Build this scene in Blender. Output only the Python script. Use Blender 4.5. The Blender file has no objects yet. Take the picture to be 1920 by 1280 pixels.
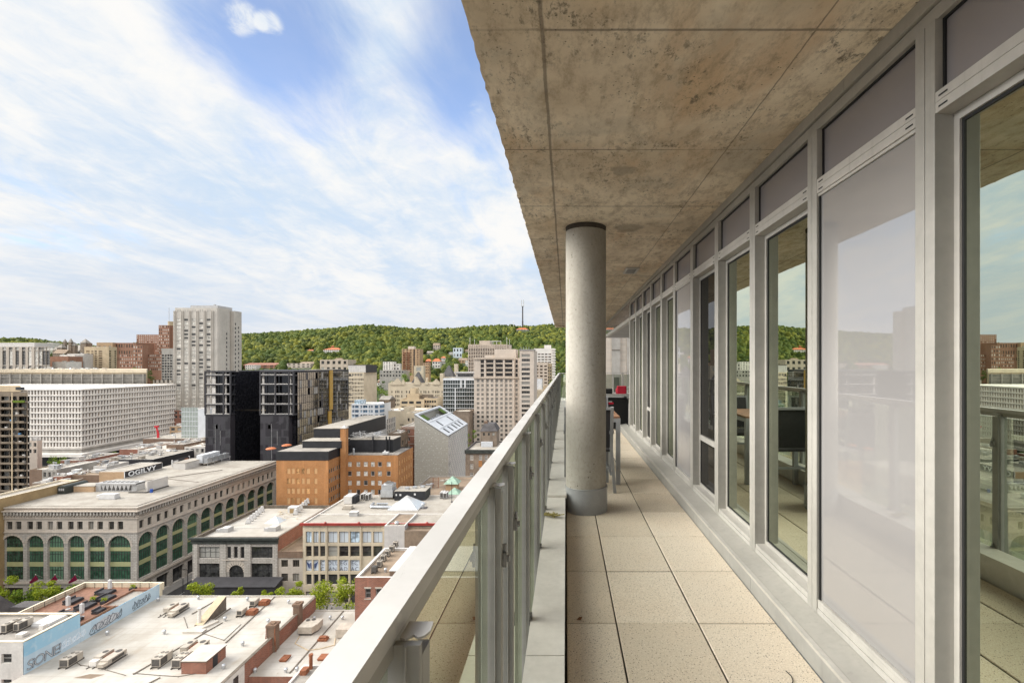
import bpy, bmesh, math, random
import numpy as np
from mathutils import Vector, Matrix
R = math.radians
random.seed(7)
scene = bpy.context.scene
col = scene.collection

# ------------------------------------------------------------------ camera
cam_d = bpy.data.cameras.new('camera')
cam = bpy.data.objects.new('camera', cam_d); col.objects.link(cam)
CAMZ = 1.3
cam.location = (0, 0, CAMZ); cam.rotation_euler = (R(90), 0, 0)
cam_d.sensor_width = 36; cam_d.lens = 900/1920*36
cam_d.shift_x = -101/1920; cam_d.shift_y = 42/1920
cam_d.clip_start = 0.05; cam_d.clip_end = 9000
scene.camera = cam

# ------------------------------------------------------------------ sky and light
SUN_EL, SUN_AZ = 50.0, 148.0        # azimuth from +Y, clockwise (behind the camera and the building)
w = bpy.data.worlds.new('World'); scene.world = w; w.use_nodes = True
nt = w.node_tree; nt.nodes.clear()
def N(tree, t, **kw):
    n = tree.nodes.new(t)
    for k, v in kw.items():
        if k in n.inputs: n.inputs[k].default_value = v
        else: setattr(n, k, v)
    return n
def math_(tree, op, a, b=None, c=None, clamp=False):
    n = tree.nodes.new('ShaderNodeMath'); n.operation = op; n.use_clamp = clamp
    for i, v in enumerate((a, b, c)):
        if v is None: continue
        if isinstance(v, (int, float)): n.inputs[i].default_value = v
        else: tree.links.new(v, n.inputs[i])
    return n.outputs[0]
def maprange(tree, v, a, b, c, d, smooth=True):
    n = tree.nodes.new('ShaderNodeMapRange'); n.clamp = True
    if smooth: n.interpolation_type = 'SMOOTHSTEP'
    tree.links.new(v, n.inputs[0])
    for i, x in zip((1, 2, 3, 4), (a, b, c, d)): n.inputs[i].default_value = x
    return n.outputs[0]
def noise(tree, vec, scale, detail=4, rough=0.55, dist=0.0):
    n = tree.nodes.new('ShaderNodeTexNoise')
    n.inputs['Scale'].default_value = scale; n.inputs['Detail'].default_value = detail
    n.inputs['Roughness'].default_value = rough; n.inputs['Distortion'].default_value = dist
    if vec is not None: tree.links.new(vec, n.inputs['Vector'])
    return n.outputs[0]
def vmul(tree, vec, s):
    n = tree.nodes.new('ShaderNodeVectorMath'); n.operation = 'MULTIPLY'
    tree.links.new(vec, n.inputs[0]); n.inputs[1].default_value = s
    return n.outputs[0]
def build_world():
    L = nt.links.new
    sky = N(nt, 'ShaderNodeTexSky'); sky.sky_type = 'NISHITA'; sky.sun_disc = False
    sky.sun_elevation = R(SUN_EL); sky.sun_rotation = R(SUN_AZ)
    sky.air_density = 1.0; sky.dust_density = 0.6; sky.ozone_density = 1.6
    bg_sky = N(nt, 'ShaderNodeBackground'); bg_sky.inputs[1].default_value = 0.135
    hs = N(nt, 'ShaderNodeHueSaturation'); hs.inputs['Saturation'].default_value = 1.0; hs.inputs['Hue'].default_value = 0.506; hs.inputs['Value'].default_value = 1.75
    L(sky.outputs[0], hs.inputs['Color']); L(hs.outputs[0], bg_sky.inputs[0])
    tc = N(nt, 'ShaderNodeTexCoord'); d = tc.outputs['Generated']
    sep = N(nt, 'ShaderNodeSeparateXYZ'); L(d, sep.inputs[0])
    zc = math_(nt, 'ADD', math_(nt, 'MAXIMUM', sep.outputs[2], 0.0), 0.16)
    comb = N(nt, 'ShaderNodeCombineXYZ')
    L(math_(nt, 'DIVIDE', sep.outputs[0], zc), comb.inputs[0]); L(math_(nt, 'DIVIDE', sep.outputs[1], zc), comb.inputs[1])
    p = comb.outputs[0]
    rot = N(nt, 'ShaderNodeMapping'); rot.inputs['Rotation'].default_value = (0, 0, R(-38)); rot.inputs['Scale'].default_value = (1.0, 0.42, 1)
    L(p, rot.inputs[0])
    n1 = noise(nt, rot.outputs[0], 1.1, 7, 0.56, 0.9)       # broad streaks
    n2 = noise(nt, rot.outputs[0], 3.6, 7, 0.62, 0.5)       # fine streaks
    n3 = noise(nt, p, 0.8, 5, 0.5, 0.3)                     # grey bellies
    dens = math_(nt, 'ADD', math_(nt, 'ADD', math_(nt, 'MULTIPLY', n1, 1.15), math_(nt, 'MULTIPLY', n2, 1.0)), -0.41)
    def lobe(px, py, r0, r1, amt):
        v = Vector(((px-1061)/900, 1, (682-py)/900)).normalized()
        dp = N(nt, 'ShaderNodeVectorMath', operation='DOT_PRODUCT'); L(d, dp.inputs[0]); dp.inputs[1].default_value = v
        return maprange(nt, dp.outputs['Value'], math.cos(R(r1)), math.cos(R(r0)), 0.0, amt)
    cov = dens
    n4 = noise(nt, p, 9.0, 7, 0.65, 0.6)                    # small ragged edges
    wob = math_(nt, 'MULTIPLY', math_(nt, 'SUBTRACT', n2, 0.5), 0.10)
    def lobe(px, py, r0, r1, amt, wobble=1.0):
        v = Vector(((px-1061)/900, 1, (682-py)/900)).normalized()
        dp = N(nt, 'ShaderNodeVectorMath', operation='DOT_PRODUCT'); L(d, dp.inputs[0]); dp.inputs[1].default_value = v
        dv = math_(nt, 'ADD', dp.outputs['Value'], math_(nt, 'MULTIPLY', wob, wobble*(1-math.cos(R(r1)))*7))
        return maprange(nt, dv, math.cos(R(r1)), math.cos(R(r0)), 0.0, amt)
    for a in ((600, 110, 1, 9, -0.17), (400, 70, 1, 6, -0.22), (470, 60, 1, 7, -0.20), (560, 170, 1, 6, -0.13), (560, 30, 1, 7, -0.16), (870, 90, 1, 8, -0.30), (800, 200, 1, 6, -0.20), (890, 230, 1, 5, -0.16), (920, 10, 1, 8, -0.2), (230, 345, 2, 9, -0.09),
              (20, 455, 1, 9, -0.08), (400, 260, 1, 6, -0.08), (120, 70, 6, 17, 0.10), (260, 230, 2, 11, 0.12), (720, 170, 1, 5, 0.10), (700, 40, 1, 5, 0.06)):
        cov = math_(nt, 'ADD', cov, lobe(*a))
    puff = math_(nt, 'ADD', math_(nt, 'ADD', lobe(455, 40, 0.1, 2.1, 1.0, 0.25), lobe(508, 45, 0.1, 1.4, 0.95, 0.25)), math_(nt, 'MULTIPLY', lobe(890, 205, 0.1, 1.2, 0.6, 0.3), 1.0))
    cov = math_(nt, 'ADD', cov, math_(nt, 'MULTIPLY', puff, maprange(nt, math_(nt, 'ADD', n4, math_(nt, 'MULTIPLY', puff, 0.25)), 0.46, 0.98, 0.0, 0.72)))
    cov = math_(nt, 'ADD', cov, maprange(nt, sep.outputs[2], 0.02, 0.42, 0.34, 0.0))
    mask = maprange(nt, cov, 0.12, 0.74, 0.12, 1.0)
    ramp = N(nt, 'ShaderNodeMix', data_type='RGBA'); ramp.inputs[6].default_value = (0.66, 0.79, 0.95, 1); ramp.inputs[7].default_value = (1.0, 0.99, 0.97, 1)
    shade = math_(nt, 'ADD', math_(nt, 'ADD', math_(nt, 'MULTIPLY', n2, 0.55), math_(nt, 'MULTIPLY', n3, 0.5)), math_(nt, 'MULTIPLY', n4, 0.22))
    L(maprange(nt, shade, 0.50, 0.75, 0.0, 1.0), ramp.inputs[0])
    # low clouds near the horizon are greyer
    low = N(nt, 'ShaderNodeMix', data_type='RGBA'); low.inputs[7].default_value = (0.72, 0.77, 0.85, 1)
    L(maprange(nt, math_(nt, 'ADD', sep.outputs[2], math_(nt, 'MULTIPLY', n3, 0.3)), 0.10, 0.40, 0.9, 0.0), low.inputs[0]); L(ramp.outputs[2], low.inputs[6])
    bg_cl = N(nt, 'ShaderNodeBackground'); L(low.outputs[2], bg_cl.inputs[0])
    # unseen bright warm lobe added to the sky at left to light the balcony
    gd = Vector((math.sin(R(GLOW_AZ))*math.cos(R(32)), math.cos(R(GLOW_AZ))*math.cos(R(32)), math.sin(R(32))))
    gp = N(nt, 'ShaderNodeVectorMath', operation='DOT_PRODUCT'); L(d, gp.inputs[0]); gp.inputs[1].default_value = gd
    gf = maprange(nt, gp.outputs['Value'], 0.79, 0.985, 0.0, 1.0)
    L(math_(nt, 'ADD', math_(nt, 'MULTIPLY', gf, CLOUD*(GLOW-1)), CLOUD), bg_cl.inputs[1])
    warm = N(nt, 'ShaderNodeMix', data_type='RGBA'); L(gf, warm.inputs[0]); L(low.outputs[2], warm.inputs[6]); warm.inputs[7].default_value = (1.0, 0.965, 0.90, 1)
    L(warm.outputs[2], bg_cl.inputs[0])
    mix = N(nt, 'ShaderNodeMixShader'); L(mask, mix.inputs[0]); L(bg_sky.outputs[0], mix.inputs[1]); L(bg_cl.outputs[0], mix.inputs[2])
    out = N(nt, 'ShaderNodeOutputWorld'); L(mix.outputs[0], out.inputs[0])
CLOUD = 0.885
GLOW, GLOW_AZ = 14.5, 265.0
build_world()
sd = bpy.data.lights.new('sun', 'SUN'); sd.energy = 1.5; sd.angle = R(10); sd.color = (1.0, 0.965, 0.91)
sun = bpy.data.objects.new('sun', sd); col.objects.link(sun)
_a, _e = R(SUN_AZ), R(SUN_EL)
sun.rotation_euler = Vector((-math.sin(_a)*math.cos(_e), -math.cos(_a)*math.cos(_e), -math.sin(_e))).to_track_quat('-Z', 'Y').to_euler()

vs = scene.view_settings
scene.display_settings.display_device = 'sRGB'
vs.view_transform = 'Standard'; vs.look = 'None'; vs.gamma = 1; vs.use_curve_mapping = False
vs.exposure = 0.15
cy = scene.cycles
cy.use_denoising = True
cy.max_bounces = 8; cy.diffuse_bounces = 6; cy.glossy_bounces = 4; cy.transmission_bounces = 6; cy.transparent_max_bounces = 12
cy.caustics_reflective = False; cy.caustics_refractive = False
cy.sample_clamp_indirect = 6

# ------------------------------------------------------------------ materials
MATS = {}
def new_mat(name):
    m = bpy.data.materials.new(name); m.use_nodes = True
    m.node_tree.nodes.clear(); MATS[name] = m
    t = m.node_tree
    out = N(t, 'ShaderNodeOutputMaterial'); b = N(t, 'ShaderNodeBsdfPrincipled')
    t.links.new(b.outputs[0], out.inputs[0])
    return m, t, b
def c4(c): return (c[0], c[1], c[2], 1)
def mixc(t, fac, a, b):
    n = N(t, 'ShaderNodeMix', data_type='RGBA')
    if isinstance(fac, (int, float)): n.inputs[0].default_value = fac
    else: t.links.new(fac, n.inputs[0])
    for i, v in ((6, a), (7, b)):
        if isinstance(v, tuple): n.inputs[i].default_value = c4(v)
        else: t.links.new(v, n.inputs[i])
    return n.outputs[2]
def pos(t): return N(t, 'ShaderNodeNewGeometry').outputs['Position']
def bump(t, b, h, strength=0.3, dist=0.02):
    n = N(t, 'ShaderNodeBump'); n.inputs['Strength'].default_value = strength; n.inputs['Distance'].default_value = dist
    t.links.new(h, n.inputs['Height']); t.links.new(n.outputs[0], b.inputs['Normal'])
def plain(name, c, rough=0.6, metal=0.0, var=0.25, scale=0.6, spec=0.4, streak=0.0, dirt=None, drip=0.0):
    """a colour broken up by soft blotches, fine grain and, if asked, rain streaks"""
    m, t, b = new_mat(name); p = pos(t)
    f = noise(t, p, scale, 6, 0.6)
    g = noise(t, p, scale*9, 4, 0.6)
    k = math_(t, 'ADD', math_(t, 'MULTIPLY', f, 0.7), math_(t, 'MULTIPLY', g, 0.3))
    d = dirt or tuple(x*(1-var*1.6) for x in c)
    cc = mixc(t, maprange(t, k, 0.3, 0.7, 0, 1), d, tuple(min(1, x*(1+var*0.35)) for x in c))
    if streak:
        s = noise(t, vmul(t, p, (1.6, 1.6, 0.09)), 1.0, 5, 0.65)
        cc = mixc(t, maprange(t, s, 0.52, 0.75, 0, streak), cc, tuple(x*0.45 for x in c))
    if drip:
        s = noise(t, vmul(t, p, (26, 26, 0.8)), 1.0, 5, 0.65)
        cc = mixc(t, maprange(t, s, 0.55, 0.75, 0, drip), cc, tuple(x*0.55 for x in c))
    t.links.new(cc, b.inputs['Base Color'])
    b.inputs['Roughness'].default_value = rough; b.inputs['Metallic'].default_value = metal
    b.inputs['Specular IOR Level'].default_value = spec
    return m
def brick(name, c1, c2, mortar, bw=0.24, bh=0.08, var=0.35, streak=0.25):
    m, t, b = new_mat(name); p = pos(t)
    s = N(t, 'ShaderNodeSeparateXYZ'); t.links.new(p, s.inputs[0])
    cb = N(t, 'ShaderNodeCombineXYZ'); t.links.new(math_(t, 'ADD', s.outputs[0], s.outputs[1]), cb.inputs[0]); t.links.new(s.outputs[2], cb.inputs[1])
    br = N(t, 'ShaderNodeTexBrick'); t.links.new(cb.outputs[0], br.inputs['Vector'])
    br.inputs['Scale'].default_value = 1; br.inputs['Brick Width'].default_value = bw; br.inputs['Row Height'].default_value = bh
    br.inputs['Mortar Size'].default_value = bh*0.12; br.inputs['Color1'].default_value = c4(c1); br.inputs['Color2'].default_value = c4(c2); br.inputs['Mortar'].default_value = c4(mortar)
    f = noise(t, p, 0.35, 6, 0.62)
    cc = mixc(t, maprange(t, f, 0.35, 0.7, 0, var), br.outputs[0], tuple(x*0.5 for x in c1))
    sk = noise(t, vmul(t, p, (1.2, 1.2, 0.07)), 1.0, 5, 0.6)
    cc = mixc(t, maprange(t, sk, 0.52, 0.72, 0, streak), cc, tuple(min(1, x*1.5+0.05) for x in c1))
    t.links.new(cc, b.inputs['Base Color']); b.inputs['Roughness'].default_value = 0.85; b.inputs['Specular IOR Level'].default_value = 0.2
    return m
def glassy(name, base, light=None, lightp=0.3, rough=0.06, spec=0.7, coat=0.0):
    """dark city glass; some panes (picked at random per object) show pale blinds"""
    m, t, b = new_mat(name)
    oi = N(t, 'ShaderNodeObjectInfo'); p = pos(t)
    r = oi.outputs['Random']
    dark = mixc(t, r, tuple(x*0.5 for x in base), tuple(x*1.5 for x in base))
    n = noise(t, p, 0.9, 3)
    dark = mixc(t, maprange(t, n, 0.35, 0.7, 0, 0.6), dark, tuple(x*2.6+0.01 for x in base))
    if light:
        wn = N(t, 'ShaderNodeTexWhiteNoise'); wn.noise_dimensions = '1D'; t.links.new(math_(t, 'MULTIPLY', r, 91.7), wn.inputs['W'])
        dark = mixc(t, math_(t, 'LESS_THAN', wn.outputs[0], lightp), dark, light)
    t.links.new(dark, b.inputs['Base Color']); b.inputs['Roughness'].default_value = rough; b.inputs['Specular IOR Level'].default_value = spec
    b.inputs['Coat Weight'].default_value = coat; b.inputs['Coat Roughness'].default_value = 0.02
    return m

plain('alu', (0.41, 0.392, 0.352), 0.42, 0.0, 0.12, 3.0, 0.5, drip=0.4)
plain('alu_light', (0.52, 0.495, 0.45), 0.4, 0.0, 0.12, 3.0, 0.5, drip=0.35)
plain('alu_grey', (0.335, 0.33, 0.31), 0.42, 0.0, 0.12, 3.0, 0.5, drip=0.4)
def m_rail():
    m, t, b = new_mat('alu_rail'); p = pos(t)
    cc = mixc(t, maprange(t, noise(t, p, 4, 6, 0.65), 0.35, 0.7, 0, 1), (0.50, 0.48, 0.45), (0.61, 0.59, 0.56))
    sc = maprange(t, noise(t, vmul(t, p, (3.0, 1, 1)), 22, 7, 0.75, 1.2), 0.63, 0.72, 0, 1)
    cc = mixc(t, math_(t, 'MULTIPLY', math_(t, 'MULTIPLY', sc, maprange(t, noise(t, p, 5, 3), 0.5, 0.62, 0, 1)), 0.65), cc, (0.22, 0.21, 0.20))      # scuffs
    t.links.new(cc, b.inputs['Base Color']); b.inputs['Roughness'].default_value = 0.45
m_rail()
plain('flashing', (0.70, 0.665, 0.61), 0.5, 0.0, 0.14, 3.0, 0.4, dirt=(0.57, 0.54, 0.49))
plain('zinc', (0.33, 0.335, 0.34), 0.38, 0.0, 0.12, 3.0, 0.5)
plain('rubber', (0.015, 0.015, 0.015), 0.6, 0, 0.1)
plain('under_floor', (0.10, 0.085, 0.065), 0.9, 0, 0.2)
plain('black_box', (0.006, 0.006, 0.007), 0.5, 0, 0.2)
plain('red_cloth', (0.42, 0.01, 0.03), 0.8, 0, 0.2)
plain('wood_top', (0.30, 0.16, 0.09), 0.55, 0, 0.3, 6)
plain('head_recess_dark', (0.07, 0.058, 0.045), 0.9, 0, 0.3, 8)
plain('room_wall', (0.35, 0.37, 0.31), 0.8, 0, 0.1)
plain('room_floor', (0.16, 0.13, 0.09), 0.5, 0, 0.2)
plain('blind', (0.55, 0.6, 0.5), 0.8, 0, 0.1)
def m_soffit():
    m, t, b = new_mat('soffit_concrete'); p = pos(t)
    s = N(t, 'ShaderNodeSeparateXYZ'); t.links.new(p, s.inputs[0]); x, y = s.outputs[0], s.outputs[1]
    cc = mixc(t, maprange(t, noise(t, p, 1.3, 7, 0.62), 0.32, 0.68, 0, 1), (0.63, 0.52, 0.375), (0.90, 0.79, 0.615))
    cc = mixc(t, maprange(t, noise(t, vmul(t, p, (1, 0.35, 1)), 2.6, 6, 0.6, 0.4), 0.5, 0.78, 0, 0.75), cc, (0.62, 0.42, 0.24))       # rust
    gr = noise(t, vmul(t, p, (1, 1, 1)), 1.9, 5, 0.6, 0.6)
    cc = mixc(t, maprange(t, gr, 0.52, 0.72, 0, 0.6), cc, (0.56, 0.51, 0.41))                                     # grey-green
    cc = mixc(t, maprange(t, noise(t, vmul(t, p, (1, 0.45, 1)), 14, 8, 0.78), 0.44, 0.66, 0, 0.62), cc, (0.36, 0.27, 0.17))
    patch = maprange(t, noise(t, p, 2.3, 4, 0.55), 0.42, 0.62, 0, 1)
    sp = maprange(t, noise(t, vmul(t, p, (1, 0.55, 1)), 30, 7, 0.78, 0.25), 0.52, 0.64, 0, 1)
    cc = mixc(t, math_(t, 'MULTIPLY', math_(t, 'MULTIPLY', sp, patch), 0.85), cc, (0.17, 0.14, 0.10))               # mottled dark blooms
    vo = N(t, 'ShaderNodeTexVoronoi'); vo.inputs['Scale'].default_value = 34; t.links.new(p, vo.inputs['Vector'])
    pit = math_(t, 'MULTIPLY', math_(t, 'LESS_THAN', vo.outputs['Distance'], 0.13), maprange(t, noise(t, p, 3.3, 2), 0.5, 0.56, 0, 1))
    cc = mixc(t, math_(t, 'MULTIPLY', pit, 0.75), cc, (0.10, 0.08, 0.055))
    # a couple of drip stains
    for (sx, sy, r) in ((0.36, 3.02, 0.09), (0.30, 2.72, 0.035), (0.56, 4.31, 0.16)):
        v = N(t, 'ShaderNodeVectorMath', operation='DISTANCE'); t.links.new(p, v.inputs[0]); v.inputs[1].default_value = (sx, sy, 2.518)
        dd = math_(t, 'ADD', v.outputs['Value'], math_(t, 'MULTIPLY', math_(t, 'SUBTRACT', noise(t, p, 14, 4), 0.5), 0.16))
        cc = mixc(t, maprange(t, dd, r*0.6, r, 0.55, 0), cc, (0.25, 0.21, 0.16))
    # formwork joints (cast into the slab)
    wob = math_(t, 'MULTIPLY', math_(t, 'SUBTRACT', noise(t, p, 5, 5, 0.7), 0.5), 0.014)
    def line(coord, c, wd):
        return maprange(t, math_(t, 'ABSOLUTE', math_(t, 'ADD', math_(t, 'SUBTRACT', coord, c), wob)), wd*0.4, wd, 1, 0)
    lines = math_(t, 'MAXIMUM', line(x, -0.087, 0.010), line(x, 0.914, 0.0042))
    per = math_(t, 'ABSOLUTE', math_(t, 'SUBTRACT', math_(t, 'FRACT', math_(t, 'DIVIDE', math_(t, 'ADD', math_(t, 'ADD', y, wob), 10.5105), 0.981)), 0.5))
    yl = maprange(t, per, 0.003, 0.009, 1, 0)
    brk = maprange(t, noise(t, p, 1.7, 2), 0.36, 0.5, 0.35, 1)
    lines = math_(t, 'MAXIMUM', lines, math_(t, 'MULTIPLY', yl, brk))
    cc = mixc(t, math_(t, 'MULTIPLY', lines, 0.62), cc, (0.13, 0.105, 0.08))
    t.links.new(cc, b.inputs['Base Color']); b.inputs['Roughness'].default_value = 0.8; b.inputs['Specular IOR Level'].default_value = 0.25
    h = math_(t, 'SUBTRACT', noise(t, p, 40, 6, 0.7), math_(t, 'ADD', math_(t, 'MULTIPLY', lines, 1.5), pit))
    bump(t, b, h, 0.35, 0.01)
m_soffit()
def m_column():
    m, t, b = new_mat('column_concrete'); p = pos(t)
    cc = mixc(t, maprange(t, noise(t, vmul(t, p, (1, 1, 0.5)), 3, 7, 0.65), 0.3, 0.7, 0, 1), (0.32, 0.295, 0.25), (0.44, 0.41, 0.355))
    cc = mixc(t, maprange(t, noise(t, vmul(t, p, (1, 1, 0.8)), 48, 6, 0.8), 0.47, 0.66, 0, 0.42), cc, (0.22, 0.20, 0.165))
    vo = N(t, 'ShaderNodeTexVoronoi'); vo.inputs['Scale'].default_value = 22; t.links.new(p, vo.inputs['Vector'])
    pit = math_(t, 'MULTIPLY', math_(t, 'LESS_THAN', vo.outputs['Distance'], 0.12), maprange(t, noise(t, p, 4, 2), 0.52, 0.58, 0, 1))
    cc = mixc(t, math_(t, 'MULTIPLY', pit, 0.8), cc, (0.08, 0.07, 0.05))
    t.links.new(cc, b.inputs['Base Color']); b.inputs['Roughness'].default_value = 0.85; b.inputs['Specular IOR Level'].default_value = 0.2
    bump(t, b, math_(t, 'SUBTRACT', noise(t, p, 45, 5, 0.7), pit), 0.3, 0.008)
m_column()
def m_paver():
    m, t, b = new_mat('paver'); p = pos(t)
    isl = N(t, 'ShaderNodeNewGeometry').outputs['Random Per Island']
    cc = mixc(t, isl, (0.55, 0.47, 0.36), (0.77, 0.68, 0.55))
    cc = mixc(t, maprange(t, noise(t, p, 2.2, 5, 0.6), 0.35, 0.7, 0, 0.55), cc, (0.72, 0.60, 0.46))
    cc = mixc(t, maprange(t, noise(t, p, 130, 3, 0.7), 0.40, 0.68, 0, 0.7), cc, (0.48, 0.40, 0.29))
    cc = mixc(t, maprange(t, noise(t, p, 210, 2, 0.6), 0.60, 0.68, 0, 0.8), cc, (0.92, 0.86, 0.74))
    vo = N(t, 'ShaderNodeTexVoronoi'); vo.inputs['Scale'].default_value = 75; t.links.new(p, vo.inputs['Vector'])
    cc = mixc(t, math_(t, 'MULTIPLY', math_(t, 'LESS_THAN', vo.outputs['Distance'], 0.2), 0.75), cc, (0.16, 0.12, 0.09))
    t.links.new(cc, b.inputs['Base Color']); b.inputs['Roughness'].default_value = 0.85; b.inputs['Specular IOR Level'].default_value = 0.25
    bump(t, b, noise(t, p, 160, 3, 0.7), 0.25, 0.003)
m_paver()
def m_glass(name, tint, ior, base=0.0):
    """coated window glass: tinted see-through plus a mirror share that grows towards grazing view"""
    m = bpy.data.materials.new(name); m.use_nodes = True; t = m.node_tree; t.nodes.clear(); MATS[name] = m
    out = N(t, 'ShaderNodeOutputMaterial')
    tr = N(t, 'ShaderNodeBsdfTransparent'); tr.inputs[0].default_value = c4(tint)
    gl = N(t, 'ShaderNodeBsdfGlossy'); gl.inputs['Roughness'].default_value = 0.0; gl.inputs[0].default_value = (0.93, 1.0, 0.82, 1)
    fr = N(t, 'ShaderNodeFresnel'); fr.inputs[0].default_value = ior
    bf = math_(t, 'SUBTRACT', 1.0, N(t, 'ShaderNodeNewGeometry').outputs['Backfacing'])      # mirror share on the outer face only
    mx = N(t, 'ShaderNodeMixShader'); t.links.new(math_(t, 'MULTIPLY', math_(t, 'ADD', fr.outputs[0], base, clamp=True), bf), mx.inputs[0])
    t.links.new(tr.outputs[0], mx.inputs[1]); t.links.new(gl.outputs[0], mx.inputs[2]); t.links.new(mx.outputs[0], out.inputs[0])
    return m
m_glass('window_glass', (0.36, 0.46, 0.35), 2.6, 0.44)
m_glass('rail_glass', (0.86, 0.875, 0.855), 1.8, 0.36)
def m_frost(name, c, fac):
    m = bpy.data.materials.new(name); m.use_nodes = True; t = m.node_tree; t.nodes.clear(); MATS[name] = m
    out = N(t, 'ShaderNodeOutputMaterial'); p = pos(t)
    df = N(t, 'ShaderNodeBsdfDiffuse'); t.links.new(mixc(t, maprange(t, noise(t, p, 0.9, 3), 0.3, 0.7, 0, 1), tuple(x*0.93 for x in c), c), df.inputs[0])
    gl = N(t, 'ShaderNodeBsdfGlossy'); gl.inputs['Roughness'].default_value = 0.0
    fr = N(t, 'ShaderNodeFresnel'); fr.inputs[0].default_value = fac
    mx = N(t, 'ShaderNodeMixShader'); t.links.new(fr.outputs[0], mx.inputs[0]); t.links.new(df.outputs[0], mx.inputs[1]); t.links.new(gl.outputs[0], mx.inputs[2])
    t.links.new(mx.outputs[0], out.inputs[0])
m_frost('frosted', (0.35, 0.337, 0.33), 3.3)
m_frost('spandrel_glass', (0.275, 0.255, 0.258), 2.0)
m_frost('mesh_glass', (0.02, 0.019, 0.017), 1.35)

# city materials
brick('brick_red', (0.30, 0.105, 0.06), (0.20, 0.07, 0.045), (0.30, 0.24, 0.20), 0.5, 0.17)
brick('brick_orange', (0.43, 0.18, 0.055), (0.35, 0.14, 0.042), (0.40, 0.27, 0.16), 0.5, 0.17, 0.3, 0.3)
brick('brick_brown', (0.20, 0.125, 0.08), (0.15, 0.09, 0.06), (0.22, 0.18, 0.15), 0.5, 0.17)
brick('brick_tan', (0.46, 0.30, 0.17), (0.40, 0.25, 0.14), (0.42, 0.33, 0.24), 0.6, 0.2)
brick('brick_far', (0.33, 0.155, 0.095), (0.28, 0.13, 0.08), (0.30, 0.22, 0.17), 1.2, 0.5)
brick('stone_grey', (0.46, 0.425, 0.38), (0.36, 0.335, 0.30), (0.25, 0.22, 0.19), 1.1, 0.45, 0.4, 0.2)
brick('stone_pale', (0.47, 0.415, 0.355), (0.41, 0.36, 0.305), (0.48, 0.41, 0.34), 1.3, 0.5, 0.25, 0.15)
plain('white_paint', (0.66, 0.62, 0.57), 0.7, 0, 0.16, 0.3, streak=0.25)
plain('white_conc', (0.70, 0.655, 0.60), 0.75, 0, 0.10, 0.2, streak=0.12)
plain('white_cool', (0.60, 0.615, 0.635), 0.6, 0, 0.10, 0.3, streak=0.1)
plain('beige', (0.52, 0.43, 0.345), 0.8, 0, 0.14, 0.15, streak=0.2)
plain('beige_pink', (0.56, 0.475, 0.395), 0.8, 0, 0.10, 0.15, streak=0.2)
plain('cream', (0.56, 0.475, 0.35), 0.8, 0, 0.14, 0.2, streak=0.25)
plain('ochre', (0.36, 0.25, 0.125), 0.8, 0, 0.2, 0.3, streak=0.3)
plain('tan_conc', (0.52, 0.41, 0.27), 0.85, 0, 0.16, 0.2, streak=0.35)
plain('tower_conc', (0.47, 0.435, 0.385), 0.8, 0, 0.12, 0.08, streak=0.25)
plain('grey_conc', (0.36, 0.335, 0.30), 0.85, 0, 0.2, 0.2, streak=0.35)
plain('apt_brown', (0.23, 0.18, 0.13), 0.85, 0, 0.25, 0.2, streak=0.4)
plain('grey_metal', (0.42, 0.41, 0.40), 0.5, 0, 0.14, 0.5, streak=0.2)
plain('pale_metal', (0.56, 0.53, 0.495), 0.5, 0, 0.1, 0.5, streak=0.15)
plain('silver', (0.55, 0.56, 0.57), 0.35, 0.6, 0.15, 0.8)
plain('dark_metal', (0.022, 0.022, 0.025), 0.55, 0, 0.25, 0.6)
plain('charcoal', (0.04, 0.038, 0.042), 0.6, 0, 0.25, 0.5)
plain('frost_green', (0.33, 0.37, 0.335), 0.35, 0, 0.12, 0.8)
plain('dark_panel', (0.045, 0.041, 0.047), 0.45, 0, 0.12, 0.5)
plain('dark_panel_b', (0.02, 0.017, 0.021), 0.45, 0, 0.12, 0.5)
plain('gold', (0.45, 0.27, 0.05), 0.4, 0, 0.1, 0.5)
plain('roof_white', (0.52, 0.485, 0.43), 0.8, 0, 0.10, 0.16, streak=0.0, dirt=(0.40, 0.35, 0.29))
def m_membrane():
    m, t, b = new_mat('roof_membrane'); p = pos(t); s = N(t, 'ShaderNodeSeparateXYZ'); t.links.new(p, s.inputs[0])
    cc = mixc(t, maprange(t, noise(t, p, 0.16, 6, 0.62), 0.32, 0.68, 0, 1), (0.35, 0.315, 0.265), (0.46, 0.43, 0.385))
    cc = mixc(t, maprange(t, noise(t, vmul(t, p, (1, 0.25, 1)), 0.5, 6, 0.65), 0.54, 0.72, 0, 0.6), cc, (0.30, 0.245, 0.185))      # dirty runs
    cc = mixc(t, maprange(t, noise(t, p, 0.9, 5, 0.7), 0.62, 0.74, 0, 0.55), cc, (0.26, 0.22, 0.17))                           # ponding stains
    wob = math_(t, 'MULTIPLY', noise(t, p, 0.4, 2), 0.12)
    for ax, per in ((1, 2.05), (0, 7.3)):
        fr = math_(t, 'ABSOLUTE', math_(t, 'SUBTRACT', math_(t, 'FRACT', math_(t, 'DIVIDE', math_(t, 'ADD', s.outputs[ax], wob), per)), 0.5))
        cc = mixc(t, math_(t, 'MULTIPLY', math_(t, 'LESS_THAN', fr, 0.055/per), 0.4), cc, (0.27, 0.235, 0.19))                # lap seams
    t.links.new(cc, b.inputs['Base Color']); b.inputs['Roughness'].default_value = 0.8
m_membrane()
plain('roof_pale', (0.35, 0.32, 0.275), 0.9, 0, 0.22, 0.2, dirt=(0.235, 0.205, 0.17))
plain('roof_grey', (0.30, 0.27, 0.235), 0.9, 0, 0.25, 0.2)
plain('roof_brown', (0.27, 0.20, 0.14), 0.9, 0, 0.25, 0.25)
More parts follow.
